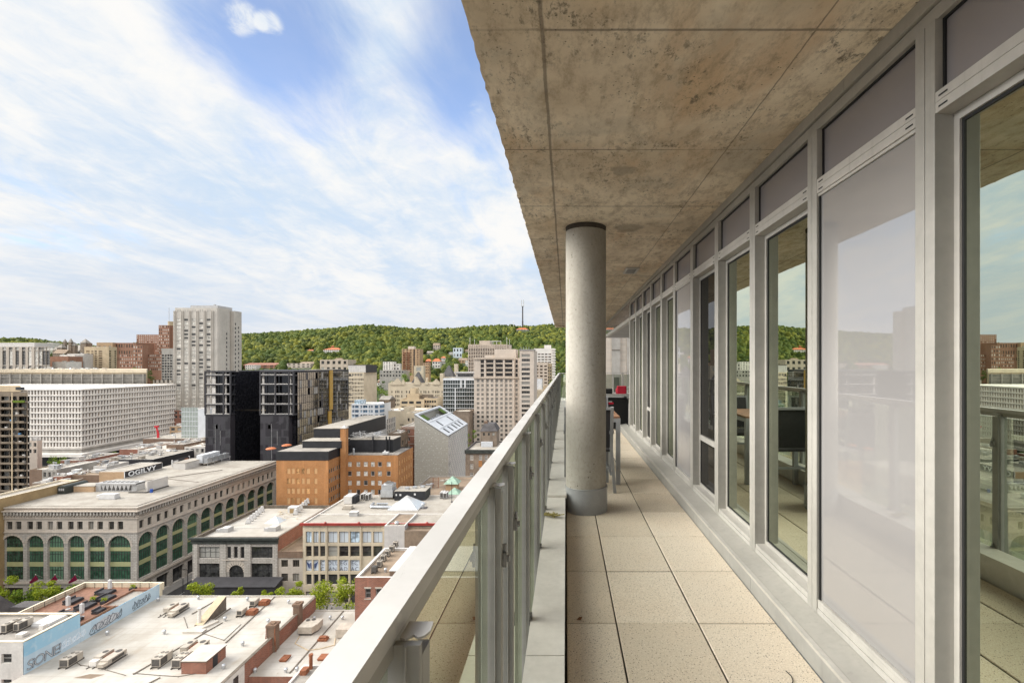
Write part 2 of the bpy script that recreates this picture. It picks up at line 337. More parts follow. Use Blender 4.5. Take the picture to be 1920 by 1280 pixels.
plain('slate', (0.085, 0.08, 0.08), 0.7, 0, 0.3, 0.4)
plain('louvre_grey', (0.20, 0.185, 0.16), 0.8, 0, 0.3, 0.3)
plain('roof_dark', (0.10, 0.09, 0.09), 0.8, 0, 0.3, 0.4)
plain('seam_dark', (0.16, 0.13, 0.10), 0.8, 0, 0.3, 1)
plain('red_cornice', (0.30, 0.04, 0.03), 0.6, 0, 0.2, 0.6)
plain('green_black', (0.045, 0.05, 0.043), 0.6, 0, 0.35, 0.8)
plain('copper_green', (0.30, 0.43, 0.33), 0.6, 0, 0.25, 0.8)
plain('orange_roof', (0.50, 0.15, 0.055), 0.7, 0, 0.2, 0.3)
plain('rust', (0.28, 0.10, 0.045), 0.8, 0, 0.35, 2)
plain('deck', (0.24, 0.115, 0.07), 0.7, 0, 0.25, 1.2)
plain('cushion', (0.05, 0.047, 0.05), 0.85, 0, 0.3, 2)
plain('canvas_white', (0.58, 0.565, 0.55), 0.8, 0, 0.1, 1)
plain('magenta', (0.70, 0.03, 0.17), 0.7, 0, 0.2, 1)
plain('yellow_band', (0.36, 0.36, 0.185), 0.6, 0, 0.12, 0.6)
plain('cream_coping', (0.72, 0.62, 0.46), 0.7, 0, 0.15, 0.6)
plain('ac_beige', (0.46, 0.405, 0.335), 0.5, 0, 0.18, 1.2)
plain('ac_dark', (0.10, 0.09, 0.08), 0.7, 0, 0.3, 3)
plain('asphalt', (0.055, 0.053, 0.052), 0.9, 0, 0.3, 0.3)
plain('pavement', (0.24, 0.225, 0.205), 0.9, 0, 0.2, 0.5)
plain('line_white', (0.7, 0.7, 0.68), 0.8, 0, 0.2, 1)
plain('ground', (0.13, 0.12, 0.105), 0.95, 0, 0.3, 0.05)
plain('stone_brown', (0.26, 0.20, 0.15), 0.85, 0, 0.3, 0.3, streak=0.3)
plain('sign_white', (0.85, 0.85, 0.85), 0.6, 0, 0.05, 1)
plain('sign_panel', (0.62, 0.68, 0.76), 0.5, 0, 0.06, 1)
plain('ink_navy', (0.03, 0.03, 0.07), 0.6, 0, 0.1, 1)
plain('ink_blue', (0.06, 0.09, 0.22), 0.6, 0, 0.1, 1)
plain('graffiti_black', (0.12, 0.14, 0.16), 0.7, 0, 0.2, 2)
plain('graffiti_fill', (0.55, 0.56, 0.58), 0.7, 0, 0.15, 1)
plain('graffiti_white', (0.85, 0.87, 0.9), 0.7, 0, 0.1, 1)
plain('crane_red', (0.50, 0.02, 0.03), 0.5, 0, 0.1, 1)
plain('skin', (0.45, 0.29, 0.21), 0.6, 0, 0.05, 3)
plain('cloth_blue', (0.10, 0.25, 0.45), 0.8, 0, 0.1, 3)
plain('cloth_dark', (0.03, 0.03, 0.04), 0.8, 0, 0.1, 3)
plain('cloth_pale', (0.5, 0.5, 0.52), 0.8, 0, 0.1, 3)
plain('hair', (0.03, 0.02, 0.015), 0.7, 0, 0.1, 3)
plain('car_paint', (0.015, 0.016, 0.018), 0.15, 0, 0.05, 1, spec=0.7)
plain('car_blue', (0.02, 0.08, 0.35), 0.4, 0, 0.1, 1)
glassy('glass_green', (0.024, 0.058, 0.036), (0.09, 0.18, 0.11), 0.2, 0.08, 0.6)
glassy('glass_dark', (0.03, 0.03, 0.029), (0.33, 0.32, 0.29), 0.18, 0.06, 0.6)
glassy('glass_mixed', (0.032, 0.029, 0.026), (0.26, 0.24, 0.21), 0.3, 0.1, 0.4)
glassy('glass_sky', (0.32, 0.40, 0.47), (0.55, 0.60, 0.64), 0.4, 0.1, 0.6)
glassy('glass_tan', (0.06, 0.043, 0.032), (0.22, 0.15, 0.10), 0.25, 0.15, 0.3)
glassy('glass_black', (0.008, 0.008, 0.010), None, 0, 0.03, 0.5)
glassy('glass_pale', (0.42, 0.40, 0.36), (0.05, 0.047, 0.045), 0.36, 0.12, 0.5)
glassy('glass_curtain', (0.24, 0.29, 0.245), (0.05, 0.06, 0.055), 0.25, 0.06, 0.7)
glassy('glass_blue', (0.06, 0.10, 0.15), (0.20, 0.32, 0.42), 0.2, 0.06, 0.6)
glassy('blind_orange', (0.36, 0.20, 0.085), (0.52, 0.31, 0.15), 0.5, 0.6, 0.2)
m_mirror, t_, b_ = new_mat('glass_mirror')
t_.links.new(mixc(t_, maprange(t_, noise(t_, vmul(t_, pos(t_), (1, 0.7, 1.6)), 0.22, 5, 0.7), 0.4, 0.6, 0, 1), (0.02, 0.017, 0.013), (0.115, 0.092, 0.055)), b_.inputs['Base Color'])  # brown blotches in the base colour stand in for warm city reflections
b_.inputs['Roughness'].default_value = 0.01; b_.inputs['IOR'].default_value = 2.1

# ------------------------------------------------------------------ building blocks
F, CX, CY = 900.0, 1061.0, 682.0
def PX(px, Y): return (px-CX)*Y/F          # world X of a thing seen at column px and standing Y metres away
def PZ(py, Y): return CAMZ-(py-CY)*Y/F     # world height likewise
class MB:
    """collects faces (in world coordinates, or in a pushed frame) for ONE mesh"""
    def __init__(s): s.v=[]; s.f=[]; s.m=[]; s.o=(0,0,0); s.c=1.0; s.s=0.0
    def T(s, o=(0,0,0), ang=0.0): s.o=tuple(o); s.c=math.cos(R(ang)); s.s=math.sin(R(ang)); return s
    def add(s, vs_, fs, m=0):
        n=len(s.v); ox,oy,oz=s.o
        for x,y,z in vs_: s.v.append((ox+s.c*x-s.s*y, oy+s.s*x+s.c*y, oz+z))
        for f in fs: s.f.append(tuple(i+n for i in f)); s.m.append(m)
    def quad(s,a,b,c,d,m=0): s.add((a,b,c,d),((0,1,2,3),),m)
    def poly(s,pts,m=0): s.add(pts,(tuple(range(len(pts))),),m)
    def box(s,x0,x1,y0,y1,z0,z1,m=0,top=None,nobot=False):
        vs_=((x0,y0,z0),(x1,y0,z0),(x1,y1,z0),(x0,y1,z0),(x0,y0,z1),(x1,y0,z1),(x1,y1,z1),(x0,y1,z1))
        s.add(vs_,((0,1,5,4),(1,2,6,5),(2,3,7,6),(3,0,4,7)),m)
        s.add(vs_[4:],((0,1,2,3),),m if top is None else top)
        if not nobot: s.add(vs_[:4],((3,2,1,0),),m)
    def prism(s,pts,z0,z1,m=0,top=None):
        n=len(pts); vs_=[(x,y,z0) for x,y in pts]+[(x,y,z1) for x,y in pts]
        s.add(vs_,[(i,(i+1)%n,n+(i+1)%n,n+i) for i in range(n)],m)
        s.add(vs_[n:],(tuple(range(n)),),m if top is None else top); s.add(vs_[:n],(tuple(range(n-1,-1,-1)),),m)
    def cyl(s,cx,cy,z0,z1,r,n=12,r2=None,m=0,top=None):
        r2=r if r2 is None else r2
        a=[(math.cos(2*math.pi*i/n),math.sin(2*math.pi*i/n)) for i in range(n)]
        vs_=[(cx+r*c,cy+r*q,z0) for c,q in a]+[(cx+r2*c,cy+r2*q,z1) for c,q in a]
        s.add(vs_,[(i,(i+1)%n,n+(i+1)%n,n+i) for i in range(n)],m)
        s.add(vs_[n:],(tuple(range(n)),),m if top is None else top); s.add(vs_[:n],(tuple(range(n-1,-1,-1)),),m)
    def tube(s,p,q,r,n=8,m=0,r2=None):
        p=Vector(p); q=Vector(q); d=(q-p).normalized(); a=d.orthogonal().normalized(); b=d.cross(a); r2=r if r2 is None else r2
        vs_=[]
        for c,rr in ((p,r),(q,r2)):
            for i in range(n):
                t=2*math.pi*i/n; vs_.append(tuple(c+a*math.cos(t)*rr+b*math.sin(t)*rr))
        s.add(vs_,[(i,(i+1)%n,n+(i+1)%n,n+i) for i in range(n)]+[tuple(range(n-1,-1,-1)),tuple(range(n,2*n))],m)
    def bar(s,p,q,wd,ht,m=0):
        p=Vector(p); q=Vector(q); d=(q-p).normalized(); up=Vector((0,0,1)) if abs(d.z)<0.95 else Vector((0,1,0))
        a=d.cross(up).normalized(); b=a.cross(d); vs_=[]
        for c in (p,q):
            for i,j in ((-1,-1),(1,-1),(1,1),(-1,1)): vs_.append(tuple(c+a*wd/2*i+b*ht/2*j))
        s.add(vs_,((0,1,5,4),(1,2,6,5),(2,3,7,6),(3,0,4,7),(3,2,1,0),(4,5,6,7)),m)
    def dome(s,cx,cy,cz,r,m=0,n=10,k=5,zs=1.0):
        for j in range(k):
            a0=math.pi/2*j/k; a1=math.pi/2*(j+1)/k
            for i in range(n):
                t0=2*math.pi*i/n; t1=2*math.pi*(i+1)/n
                g=lambda a,t:(cx+r*math.cos(a)*math.cos(t),cy+r*math.cos(a)*math.sin(t),cz+r*zs*math.sin(a))
                s.quad(g(a0,t0),g(a0,t1),g(a1,t1),g(a1,t0),m)
    def mesh(s,name,mats,off=(0,0,0),smooth=False):
        me=bpy.data.meshes.new(name)
        me.from_pydata([(x-off[0],y-off[1],z-off[2]) for x,y,z in s.v],[],s.f)
        for k in mats: me.materials.append(MATS[k])
        me.polygons.foreach_set('material_index',s.m)
        if smooth: me.polygons.foreach_set('use_smooth',[True]*len(s.f))
        me.update(); return me
    def build(s,name,mats,parent=None,smooth=False,bev=0.0,local=False):
        if isinstance(mats,str): mats=[mats]
        off=tuple(parent_world(parent)) if (parent is not None and not local) else (0,0,0)
        me=s.mesh(name,mats,off,smooth)
        o=bpy.data.objects.new(name,me); col.objects.link(o)
        if parent is not None: o.parent=parent
        if bev:
            b=o.modifiers.new('bevel','BEVEL'); b.width=bev; b.segments=2; b.limit_method='ANGLE'
        return o
def parent_world(o):
    v=Vector(o.location)
    while o.parent: o=o.parent; v=v+Vector(o.location)
    return v
def tag(o,label=None,cat=None,group=None,kind=None):
    if label: o['label']=label
    if cat: o['category']=cat
    if group: o['group']=group
    if kind: o['kind']=kind
    return o
def thing(name,label,cat,loc,group=None,rz=0.0):
    o=bpy.data.objects.new(name,None); o.location=loc; o.rotation_euler=(0,0,R(rz)); o.empty_display_size=0.3
    col.objects.link(o); return tag(o,label,cat,group)
def one(mb,name,mats,label,cat,group=None,smooth=False,bev=0.0):
    """a thing that is a single mesh, its origin at its base"""
    xs=[v[0] for v in mb.v]; ys=[v[1] for v in mb.v]; zs=[v[2] for v in mb.v]
    c=((min(xs)+max(xs))/2,(min(ys)+max(ys))/2,min(zs))
    if isinstance(mats,str): mats=[mats]
    o=bpy.data.objects.new(name,mb.mesh(name,mats,c,smooth)); o.location=c; col.objects.link(o)
    if bev:
        b=o.modifiers.new('bevel','BEVEL'); b.width=bev; b.segments=2; b.limit_method='ANGLE'
    return tag(o,label,cat,group)
def text_mesh(name,cu,parent,mat):
    """lettering turned into a plain mesh"""
    t=bpy.data.objects.new('tmp',cu); col.objects.link(t); bpy.context.view_layer.update()
    me=bpy.data.meshes.new_from_object(t.evaluated_get(bpy.context.evaluated_depsgraph_get())); bpy.data.objects.remove(t); me.name=name
    me.materials.clear(); me.materials.append(MATS[mat]); o=bpy.data.objects.new(name,me); col.objects.link(o); o.parent=parent; return o
def struct(mb,name,mats,smooth=False):
    o=mb.build(name,mats,None,smooth); o['kind']='structure'; return o
def copy_tree(o,parent=None):
    c=o.copy(); col.objects.link(c)
    if parent is not None: c.parent=parent
    for ch in [x for x in list(o.children)]: copy_tree(ch,c)
    return c

# ------------------------------------------------------------------ the balcony and its building
def balcony():
    # paver floor
    mb=MB(); ys=[2.4114+0.604*k for k in range(-23,22)]; xs=[0.003,0.2544,0.665,1.058]
    for j in range(len(ys)-1):
        for i in range(3):
            g=0.0034; z=-0.0005+random.uniform(-0.0012,0.0012); x0,x1,y0,y1=xs[i]+g,xs[i+1]-g,ys[j]+g,ys[j+1]-g; c=0.004
            mb.add(((x0,y0,-0.05),(x1,y0,-0.05),(x1,y1,-0.05),(x0,y1,-0.05),(x0,y0,z-c),(x1,y0,z-c),(x1,y1,z-c),(x0,y1,z-c),(x0+c,y0+c,z),(x1-c,y0+c,z),(x1-c,y1-c,z),(x0+c,y1-c,z)),
                   ((4,5,9,8),(5,6,10,9),(6,7,11,10),(7,4,8,11),(8,9,10,11)))
            mb.add(((x0,y0,-0.05),(x1,y0,-0.05),(x1,y1,-0.05),(x0,y1,-0.05),(x0,y0,z-c),(x1,y0,z-c),(x1,y1,z-c),(x0,y1,z-c)),((0,1,5,4),(1,2,6,5),(2,3,7,6),(3,0,4,7)),1)
    struct(mb,'balcony_floor',['paver','under_floor'])
    mb=MB(); mb.box(-0.004,1.062,-12,16,-0.12,-0.048); struct(mb,'floor_base','under_floor')
    # parapet with its metal cap
    r=thing('balcony_parapet','low balcony parapet capped with grey sheet metal, between the pavers and the glass railing','parapet',(-0.08,0,-0.4))
    mb=MB(); mb.box(-0.148,-0.012,-12,16,-0.4,0.136); mb.build('curb_wall','flashing',r)
    mb=MB()
    cuts=[-12,-9,-6,-2,0.35,1.9,3.15,4.15]
    for a,b in zip(cuts,cuts[1:]): mb.box(-0.159,-0.005,a+0.001,b-0.001,0.1365+0.002*(cuts.index(a)%2),0.146+0.003*(cuts.index(a)%2))
    for k in range(5):
        a=4.151+k*2.37; mb.box(-0.161,0.006,a,a+2.369,0.140+0.002*(k%2),0.166+0.003*(k%2))
    mb.build('cap','flashing',r,bev=0.003)
    # railing
    rl=thing('balcony_railing','glass and pale aluminium balcony railing with flat handrail','railing',(-0.2,0,0))
    mb=MB(); mb.box(-0.231,-0.1895,-8.0,15.0,0.995,1.018); mb.build('handrail','alu_rail',rl,bev=0.002)
    mb=MB(); mb.box(-0.228,-0.1925,-8.0,15.0,0.972,0.9945); mb.build('rail_channel','alu',rl)
    posts=[-0.35,0.55,1.224,1.494,2.16,3.0,3.8,4.7,5.5,6.4,7.2,8.1,8.9,9.8,10.6,11.5,12.3,13.2,14.0,14.85]
    for i,y in enumerate(posts):
        mb=MB(); mb.box(-0.222,-0.163,y-0.014,y-0.004,-0.45,0.986); mb.box(-0.180,-0.177,y-0.018,y-0.0145,-0.45,0.986); mb.box(-0.1765,-0.163,y-0.0035,y+0.026,-0.45,0.97); mb.box(-0.222,-0.2,y-0.0035,y+0.026,-0.45,0.97)
        p=mb.build('post','alu_grey',rl,bev=0.0015)
        mb=MB()  # pressed cap plate with a curled lip
        pts=[(-0.189,y-0.004),(-0.182,y-0.007),(-0.175,y+0.002),(-0.168,y-0.004),(-0.162,y+0.0),(-0.158,y+0.01),(-0.16,y+0.03),(-0.189,y+0.03)]
        mb.prism(pts,0.9865,0.9895); mb.build('post_cap','alu_rail',p)
        for z in (0.12,0.78):
            mb=MB(); mb.box(-0.162,-0.152,y+0.004,y+0.03,z,z+0.035); mb.tube((-0.152,y+0.017,z+0.018),(-0.145,y+0.017,z+0.018),0.009); mb.tube((-0.157,y+0.017,z+0.035),(-0.157,y+0.017,z+0.055),0.005); mb.build('glass_clamp','zinc',p)
    for a,b in zip(posts,posts[1:]):
        mb=MB(); mb.box(-0.206,-0.196,a+0.032,b-0.022,-0.25,0.965); mb.build('glass_panel','rail_glass',rl)
    # return railing at the far end
    r2=thing('end_railing','slim glass railing closing the far end of the terrace','railing',(2,15.1,0))
    mb=MB(); mb.box(-0.231,4.5,15.001,15.045,0.995,1.018); mb.build('handrail','alu_rail',r2)
    for x in (0.3,1.05,1.45,1.75,2.3,3.0):
        mb=MB(); mb.box(x,x+0.05,15.005,15.04,-0.1,0.99); mb.build('post','alu_light',r2)
    mb=MB(); mb.box(-0.2,4.4,15.06,15.07,0.05,0.97); mb.build('glass_panel','rail_glass',r2)
    # round concrete column
    cl=thing('concrete_column','round raw concrete column with sheet metal base beside the railing','column',(0.179,4.298,0))
    mb=MB(); mb.cyl(0.179,4.298,0.19,2.475,0.1795,64); mb.build('shaft','column_concrete',cl,smooth=False)
    mb=MB(); mb.cyl(0.184,4.298,0.0,0.211,0.1865,64); mb.tube((0.184,4.298,0.2112),(0.184,4.298,0.2185),0.1885,64); mb.build('base_cover','zinc',cl)
    mb=MB(); mb.cyl(0.179,4.298,2.4752,2.517,0.176,48,0.182); mb.build('top_joint','head_recess_dark',cl)  # ring coloured dark to give the shade of the recess at the column head
    for o in cl.children:
        for p in o.data.polygons: p.use_smooth = abs(p.normal.z)<0.9
    # a frayed rope end tied at the parapet
    mb=MB(); random.seed(3)
    for k in range(26):
        a=random.uniform(0,6.28); q=random.uniform(0.02,0.07); p0=(-0.11+random.uniform(-0.02,0.02),3.62+random.uniform(-0.02,0.02),0.16); p1=(p0[0]+0.09*math.cos(a)*random.random()+0.02,p0[1]+q*math.sin(a),0.155+random.uniform(0,0.03))
        mb.tube(p0,p1,0.004,5)
    mb.tube((-0.165,3.62,0.168),(-0.09,3.62,0.162),0.012,8)
    plain('rope',(0.42,0.36,0.14),0.9,0,0.3,30)
    one(mb,'rope_tuft','rope','frayed yellow rope tied to the railing foot near the column','rope')
    mb=MB(); mb.add(((0.055,2.44,0.002),(0.075,2.425,0.008),(0.085,2.445,0.014),(0.068,2.46,0.006)),((0,1,2,3),)); plain('leaf_dry',(0.22,0.09,0.03),0.8,0,0.3,20)
    one(mb,'dry_leaf','leaf_dry','small brown dry leaf lying on a paver by the parapet','leaf')
    mb=MB()
    tw=[(0.905,1.93,0.004),(0.93,1.965,0.005),(0.937,1.995,0.005),(0.93,2.03,0.004)]
    for a,b in zip(tw,tw[1:]): mb.tube(a,b,0.002,5)
    one(mb,'twig','rubber','thin dark twig lying on the paver near the metal curb','twig')

    # ---- the apartment building itself
    ab=thing('apartment_building','penthouse storey with raw concrete soffit and aluminium window wall','building',(5,5,-64))
    mb=MB()  # slab with a rough cast edge
    n=620; yy=[-12+27.2*i/n for i in range(n+1)]; random.seed(5); ed=[-0.352+random.uniform(-0.0045,0.0045)+0.0012*math.sin(i*0.23) for i in range(n+1)]
    for i in range(n):
        mb.quad((ed[i],yy[i],2.518),(ed[i],yy[i],2.80),(ed[i+1],yy[i+1],2.80),(ed[i+1],yy[i+1],2.518)); mb.quad((ed[i+1],yy[i+1],2.518),(1.3,yy[i+1],2.518),(1.3,yy[i],2.518),(ed[i],yy[i],2.518))
        mb.quad((ed[i],yy[i],2.80),(1.3,yy[i],2.80),(1.3,yy[i+1],2.80),(ed[i+1],yy[i+1],2.80))
    mb.box(1.3005,14,-12,15.2,2.5185,2.80); mb.quad((-0.352,15.2,2.518),(1.3,15.2,2.518),(1.3,15.2,2.80),(-0.352,15.2,2.80)); mb.box(-0.35,1.3,15.201,15.32,2.46,2.80)
    mb.build('soffit_slab','soffit_concrete',ab)
    mb=MB(); mb.box(-0.147,14,-12,15.0,-64,-0.41); mb.build('lower_wall','grey_conc',ab)
    mb=MB(); mb.box(-0.3,14,-12,15.1,2.81,6.2); mb.build('upper_storey','grey_conc',ab)
    # curb under the window wall
    mb=MB(); e=[-2,0.3,1.52,2.74,3.96,5.18,6.4,7.62,8.84,9.5]
    mb.add(((1.062,-2,-0.05),(1.062,9.5,-0.05),(1.062,9.5,0.082),(1.062,-2,0.082)),((3,2,1,0),))
    mb.build('curb_face','zinc',ab)
    mb=MB()
    for a,b in zip(e,e[1:]):
        mb.box(1.054,1.061,a+0.0015,b-0.0015,0.004,0.088)
    mb.build('curb_sheet','alu_grey',ab,bev=0.002)
    mb=MB(); mb.box(1.05,1.075,-2,9.5,0.0885,0.102); mb.build('curb_nosing','alu_light',ab,bev=0.003)
    mb=MB(); mb.quad((1.0755,-2,0.099),(1.2,-2,0.120),(1.2,9.5,0.120),(1.0755,9.5,0.099)); mb.box(1.06,1.3,9.45,9.5,0.0,0.098); mb.build('curb_top','alu',ab)
    # head trim
    mb=MB()
    for a,b in zip([-2,-0.3,2.05,4.45,6.8,9.05],[-0.303,2.047,4.447,6.797,9.047,15.0]): mb.box(1.186,1.30,a,b,2.4635,2.5165)
    mb.build('head_trim','alu',ab,bev=0.002)
    mb=MB(); mb.box(1.198,1.32,-2,9.0,2.412,2.458); mb.build('head_frame','alu',ab,bev=0.002)
    ms=[-0.62,0.12,0.852,1.59,2.318,3.062,3.792,4.54,5.275,5.99,6.73,7.445,8.185,8.93]; hw=0.043
    kinds=['clear','clear','clear','frosted','clear','clear','mesh','frosted','clear','clear','mesh','clear','clear']
    for i,y in enumerate(ms):
        mb=MB(); mb.box(1.188,1.275,y-hw,y-0.0015,0.121,2.4635 if 0 else 2.411); mb.box(1.188,1.275,y+0.0015,y+hw,0.121,2.411); mb.box(1.193,1.27,y-0.0015,y+0.0015,0.121,2.411,1)
        mb.build('mullion',['alu','rubber'],ab,bev=0.0015)
    for i,k in enumerate(kinds):
        y0,y1=ms[i]+hw,ms[i+1]-hw; a,b=y0+0.0005,y1-0.0005
        mb=MB(); mb.box(1.190,1.28,a,b,2.140,2.172); mb.box(1.190,1.28,a,b,2.105,2.1385)
        for yy_ in (a+0.012,b-0.05):
            for zz in (2.152,2.118): mb.box(1.1885,1.1905,yy_,yy_+0.035,zz,zz+0.005,1)
        mb.build('transom',['alu_light','rubber'],ab)
        mb=MB(); mb.box(1.222,1.235,a,b,2.173,2.411); mb.build('spandrel_panel','spandrel_glass',ab)
        mb=MB(); mb.box(1.214,1.2215,a,a+0.008,2.1725,2.4115); mb.box(1.214,1.2215,b-0.008,b,2.1725,2.4115); mb.box(1.214,1.2215,a+0.008,b-0.008,2.404,2.4115); mb.build('spandrel_gasket','rubber',ab)
        # sill
        mb=MB(); mb.box(1.190,1.262,a,b,0.121,0.146); mb.box(1.193,1.259,a,b,0.148,0.172); mb.build('sill','alu_light',ab,bev=0.0015)
        if k=='frosted':
            mb=MB(); mb.box(1.205,1.215,a+0.012,b-0.012,0.19,2.09)
            w_=mb.build('frosted_window','frosted',ab); w_['label']='pale lilac frosted pane'
            mb=MB(); mb.box(1.1985,1.2045,a,a+0.011,0.18,2.104,1); mb.box(1.1985,1.2045,b-0.011,b,0.18,2.104,1); mb.box(1.193,1.23,a,b,0.173,0.186); mb.box(1.196,1.23,a,b,2.092,2.104); mb.build('frame',['alu_light','rubber'],w_)
        else:
            gx=1.262
            mb=MB(); mb.box(gx,gx+0.008,a+0.03,b-0.03,0.20,2.07)
            w_=mb.build('window_pane','mesh_glass' if k=='mesh' else 'window_glass',ab)
            if k=='mesh': w_['label']='dark insect screen door leaf'
            mb=MB(); fz0=0.173
            mb.box(gx-0.012,gx+0.02,a,a+0.022,fz0,2.104); mb.box(gx-0.012,gx+0.02,b-0.022,b,fz0,2.104); mb.box(gx-0.012,gx+0.02,a+0.022,b-0.022,fz0,0.195); mb.box(gx-0.012,gx+0.02,a+0.022,b-0.022,2.078,2.104)
            mb.box(gx-0.004,gx+0.012,a+0.022,a+0.031,0.195,2.078,1); mb.box(gx-0.004,gx+0.012,b-0.031,b-0.022,0.195,2.078,1); mb.box(gx-0.004,gx+0.012,a+0.03,b-0.03,0.195,0.203,1); mb.box(gx-0.004,gx+0.012,a+0.03,b-0.03,2.068,2.078,1)
            if k=='mesh': mb.box(gx-0.02,gx-0.003,a+0.031,b-0.031,0.60,0.645)
            mb.build('frame',['alu_light','rubber'],w_)
    # loggia beyond the window wall: a band of panels and a dropped ceiling
    mb=MB()
    for a in np.arange(9.02,14.9,0.74): mb.box(1.20,1.26,float(a),float(a)+0.736,2.173,2.4625)
    mb.build('loggia_band','spandrel_glass',ab)
    mb=MB(); mb.box(1.19,1.28,9.0,14.95,2.105,2.172); mb.build('loggia_trim','alu_light',ab)
    mb=MB(); mb.box(1.2805,6,9.0,14.9,2.106,2.16); mb.build('loggia_ceiling','grey_metal',ab)
    # the room behind the glass
    mb=MB(); mb.box(1.30,6,-2,8.97,0.0,0.1); mb.build('room_floor','room_floor',ab)
    mb=MB(); mb.box(6.0,6.2,-2,8.97,0.1,2.5); mb.box(1.30,5.999,8.9,8.97,0.1,2.5); mb.box(1.30,5.999,-2.1,-2,0.1,2.5); mb.box(3.6,3.75,4.45,8.89,0.1,2.45); mb.build('room_wall','room_wall',ab)
    mb=MB(); mb.box(1.30,6.2,-2.1,8.97,2.45,2.515); mb.build('room_ceiling','room_wall',ab)
    mb=MB(); mb.box(1.34,1.345,0.92,1.52,1.78,2.1); mb.tube((1.343,0.92,1.775),(1.343,1.52,1.775),0.012); mb.build('roller_blind','blind',ab)
    # small vent under the slab
    vt=thing('soffit_vent','small pale louvred exhaust vent set into the concrete soffit','vent',(0.83,6.25,2.49))
    mb=MB(); x0,x1,y0,y1=0.76,0.93,6.05,6.42
    mb.box(x0,x0+0.025,y0,y1,2.500,2.5175); mb.box(x1-0.025,x1,y0,y1,2.500,2.5175); mb.box(x0+0.025,x1-0.025,y0,y0+0.03,2.500,2.5175); mb.box(x0+0.025,x1-0.025,y1-0.03,y1,2.500,2.5175); mb.build('frame','alu_light',vt)
    mb=MB()
    for k in range(9): mb.box(x0+0.026,x1-0.026,y0+0.035+k*0.034,y0+0.052+k*0.034,2.503,2.516)
    mb.build('louvre','alu_grey',vt)

    mb=MB(); mb.box(1.19,1.30,-12,-2.001,0,2.515); mb.box(1.3005,14,-12,-11.8,0,2.515); mb.build('rear_wall','alu_grey',ab)
    # ---- table, chairs, end cabinet
    tb=thing('patio_table','patio table with slatted wood top on a grey metal frame behind the column','table',(0.3,5.6,0))
    mb=MB()
    for k in range(7): mb.box(0.02+k*0.081,0.095+k*0.081,5.17,6.05,0.715,0.735)
    mb.build('table_top','wood_top',tb,bev=0.003)
    mb=MB(); mb.box(0.02,0.588,5.165,5.205,0.672,0.714); mb.box(0.02,0.588,6.015,6.055,0.672,0.714); mb.box(0.548,0.588,5.2055,6.0145,0.672,0.714); mb.box(0.02,0.06,5.2055,6.0145,0.672,0.714); mb.build('apron','zinc',tb)
    for x in (0.021,0.541):
        for y in (5.166,6.006):
            mb=MB(); mb.box(x,x+0.046,y,y+0.046,0,0.6715); mb.build('leg','zinc',tb)
    def chair():
        c=thing('patio_chair','grey metal patio armchair with black sling seat, nearest the column','chair',(0.28,5.06,0))
        x0,x1=0.0,0.455
        for x in (x0,x1):
            mb=MB(); mb.bar((x+(0.04 if x>0.2 else -0.0),4.85,0),(x,4.80,0.45),0.03,0.03); mb.bar((x,4.80,0.45),(x,4.72,0.875),0.03,0.03); mb.build('rear_leg','zinc',c)
            mb=MB(); mb.bar((x,5.285,0),(x,5.285,0.6),0.03,0.03); mb.build('front_leg','zinc',c)
            mb=MB(); mb.bar((x,4.77,0.62),(x,5.32,0.62),0.045,0.03); mb.build('armrest','zinc',c)
            mb=MB(); mb.bar((x,4.84,0.19),(x,5.27,0.19),0.02,0.025); mb.build('stretcher','zinc',c)
        mb=MB(); mb.box(x0+0.016,x1-0.016,4.79,5.27,0.425,0.445); mb.bar((x0+0.016,5.27,0.43),(x1-0.016,5.27,0.43),0.03,0.03); mb.build('seat','cushion',c)
        mb=MB(); mb.add(((x0+0.016,4.80,0.46),(x1-0.016,4.80,0.46),(x1-0.016,4.735,0.85),(x0+0.016,4.735,0.85),(x0+0.016,4.815,0.46),(x1-0.016,4.815,0.46),(x1-0.016,4.75,0.85),(x0+0.016,4.75,0.85)),((0,1,2,3),(7,6,5,4),(1,5,6,2),(4,0,3,7),(3,2,6,7)))
        mb.build('backrest','cushion',c)
        mb=MB(); mb.bar((x0,4.727,0.86),(x1,4.727,0.86),0.025,0.025); mb.bar((x0+0.02,4.84,0.25),(x1-0.02,4.84,0.25),0.02,0.02); mb.build('cross_rail','zinc',c)
        return c
    c0=chair()
    c1=copy_tree(c0); c1.rotation_euler=(0,0,math.pi); c1.location=(0.27,6.13,0); c1['label']='grey metal patio armchair facing the camera from the far side of the patio table'
    for c in (c0,c1): c['group']='patio armchairs at the table'
    cb=thing('storage_cabinet','black storage cabinets under a pale counter at the end of the terrace','cabinet',(0.66,9.8,0))
    mb=MB()
    for x in (0.06,0.46,0.86): mb.box(x,x+0.385,9.56,10.1,0.02,0.60)
    mb.build('body','black_box',cb,bev=0.01)
    mb=MB(); mb.box(0.02,1.28,9.50,10.15,0.655,0.70); mb.box(0.03,0.07,9.9,10.1,0.02,0.654); mb.box(1.22,1.26,9.9,10.1,0.02,0.654); mb.build('counter','alu_grey',cb)
    for x in (0.36,0.8):
        mb=MB(); mb.tube((x,9.55,0.55),(x+0.12,9.55,0.55),0.012); mb.build('handle','silver',cb)
    mb=MB(); mb.box(1.02,1.22,9.62,9.86,0.701,0.79); mb.prism([(1.02,9.62),(1.22,9.62),(1.22,9.86),(1.05,9.86)],0.7905,0.85); one(mb,'folded_cover','red_cloth','bright red folded cover lying on the counter by the window wall','cover',bev=0.02)
    mb=MB(); mb.box(0.76,0.93,9.6,9.8,0.701,0.80); mb.tube((0.78,9.59,0.75),(0.91,9.59,0.75),0.01); one(mb,'small_grill','black_box','small black grill box standing on the counter beside the red cover','grill',bev=0.01)
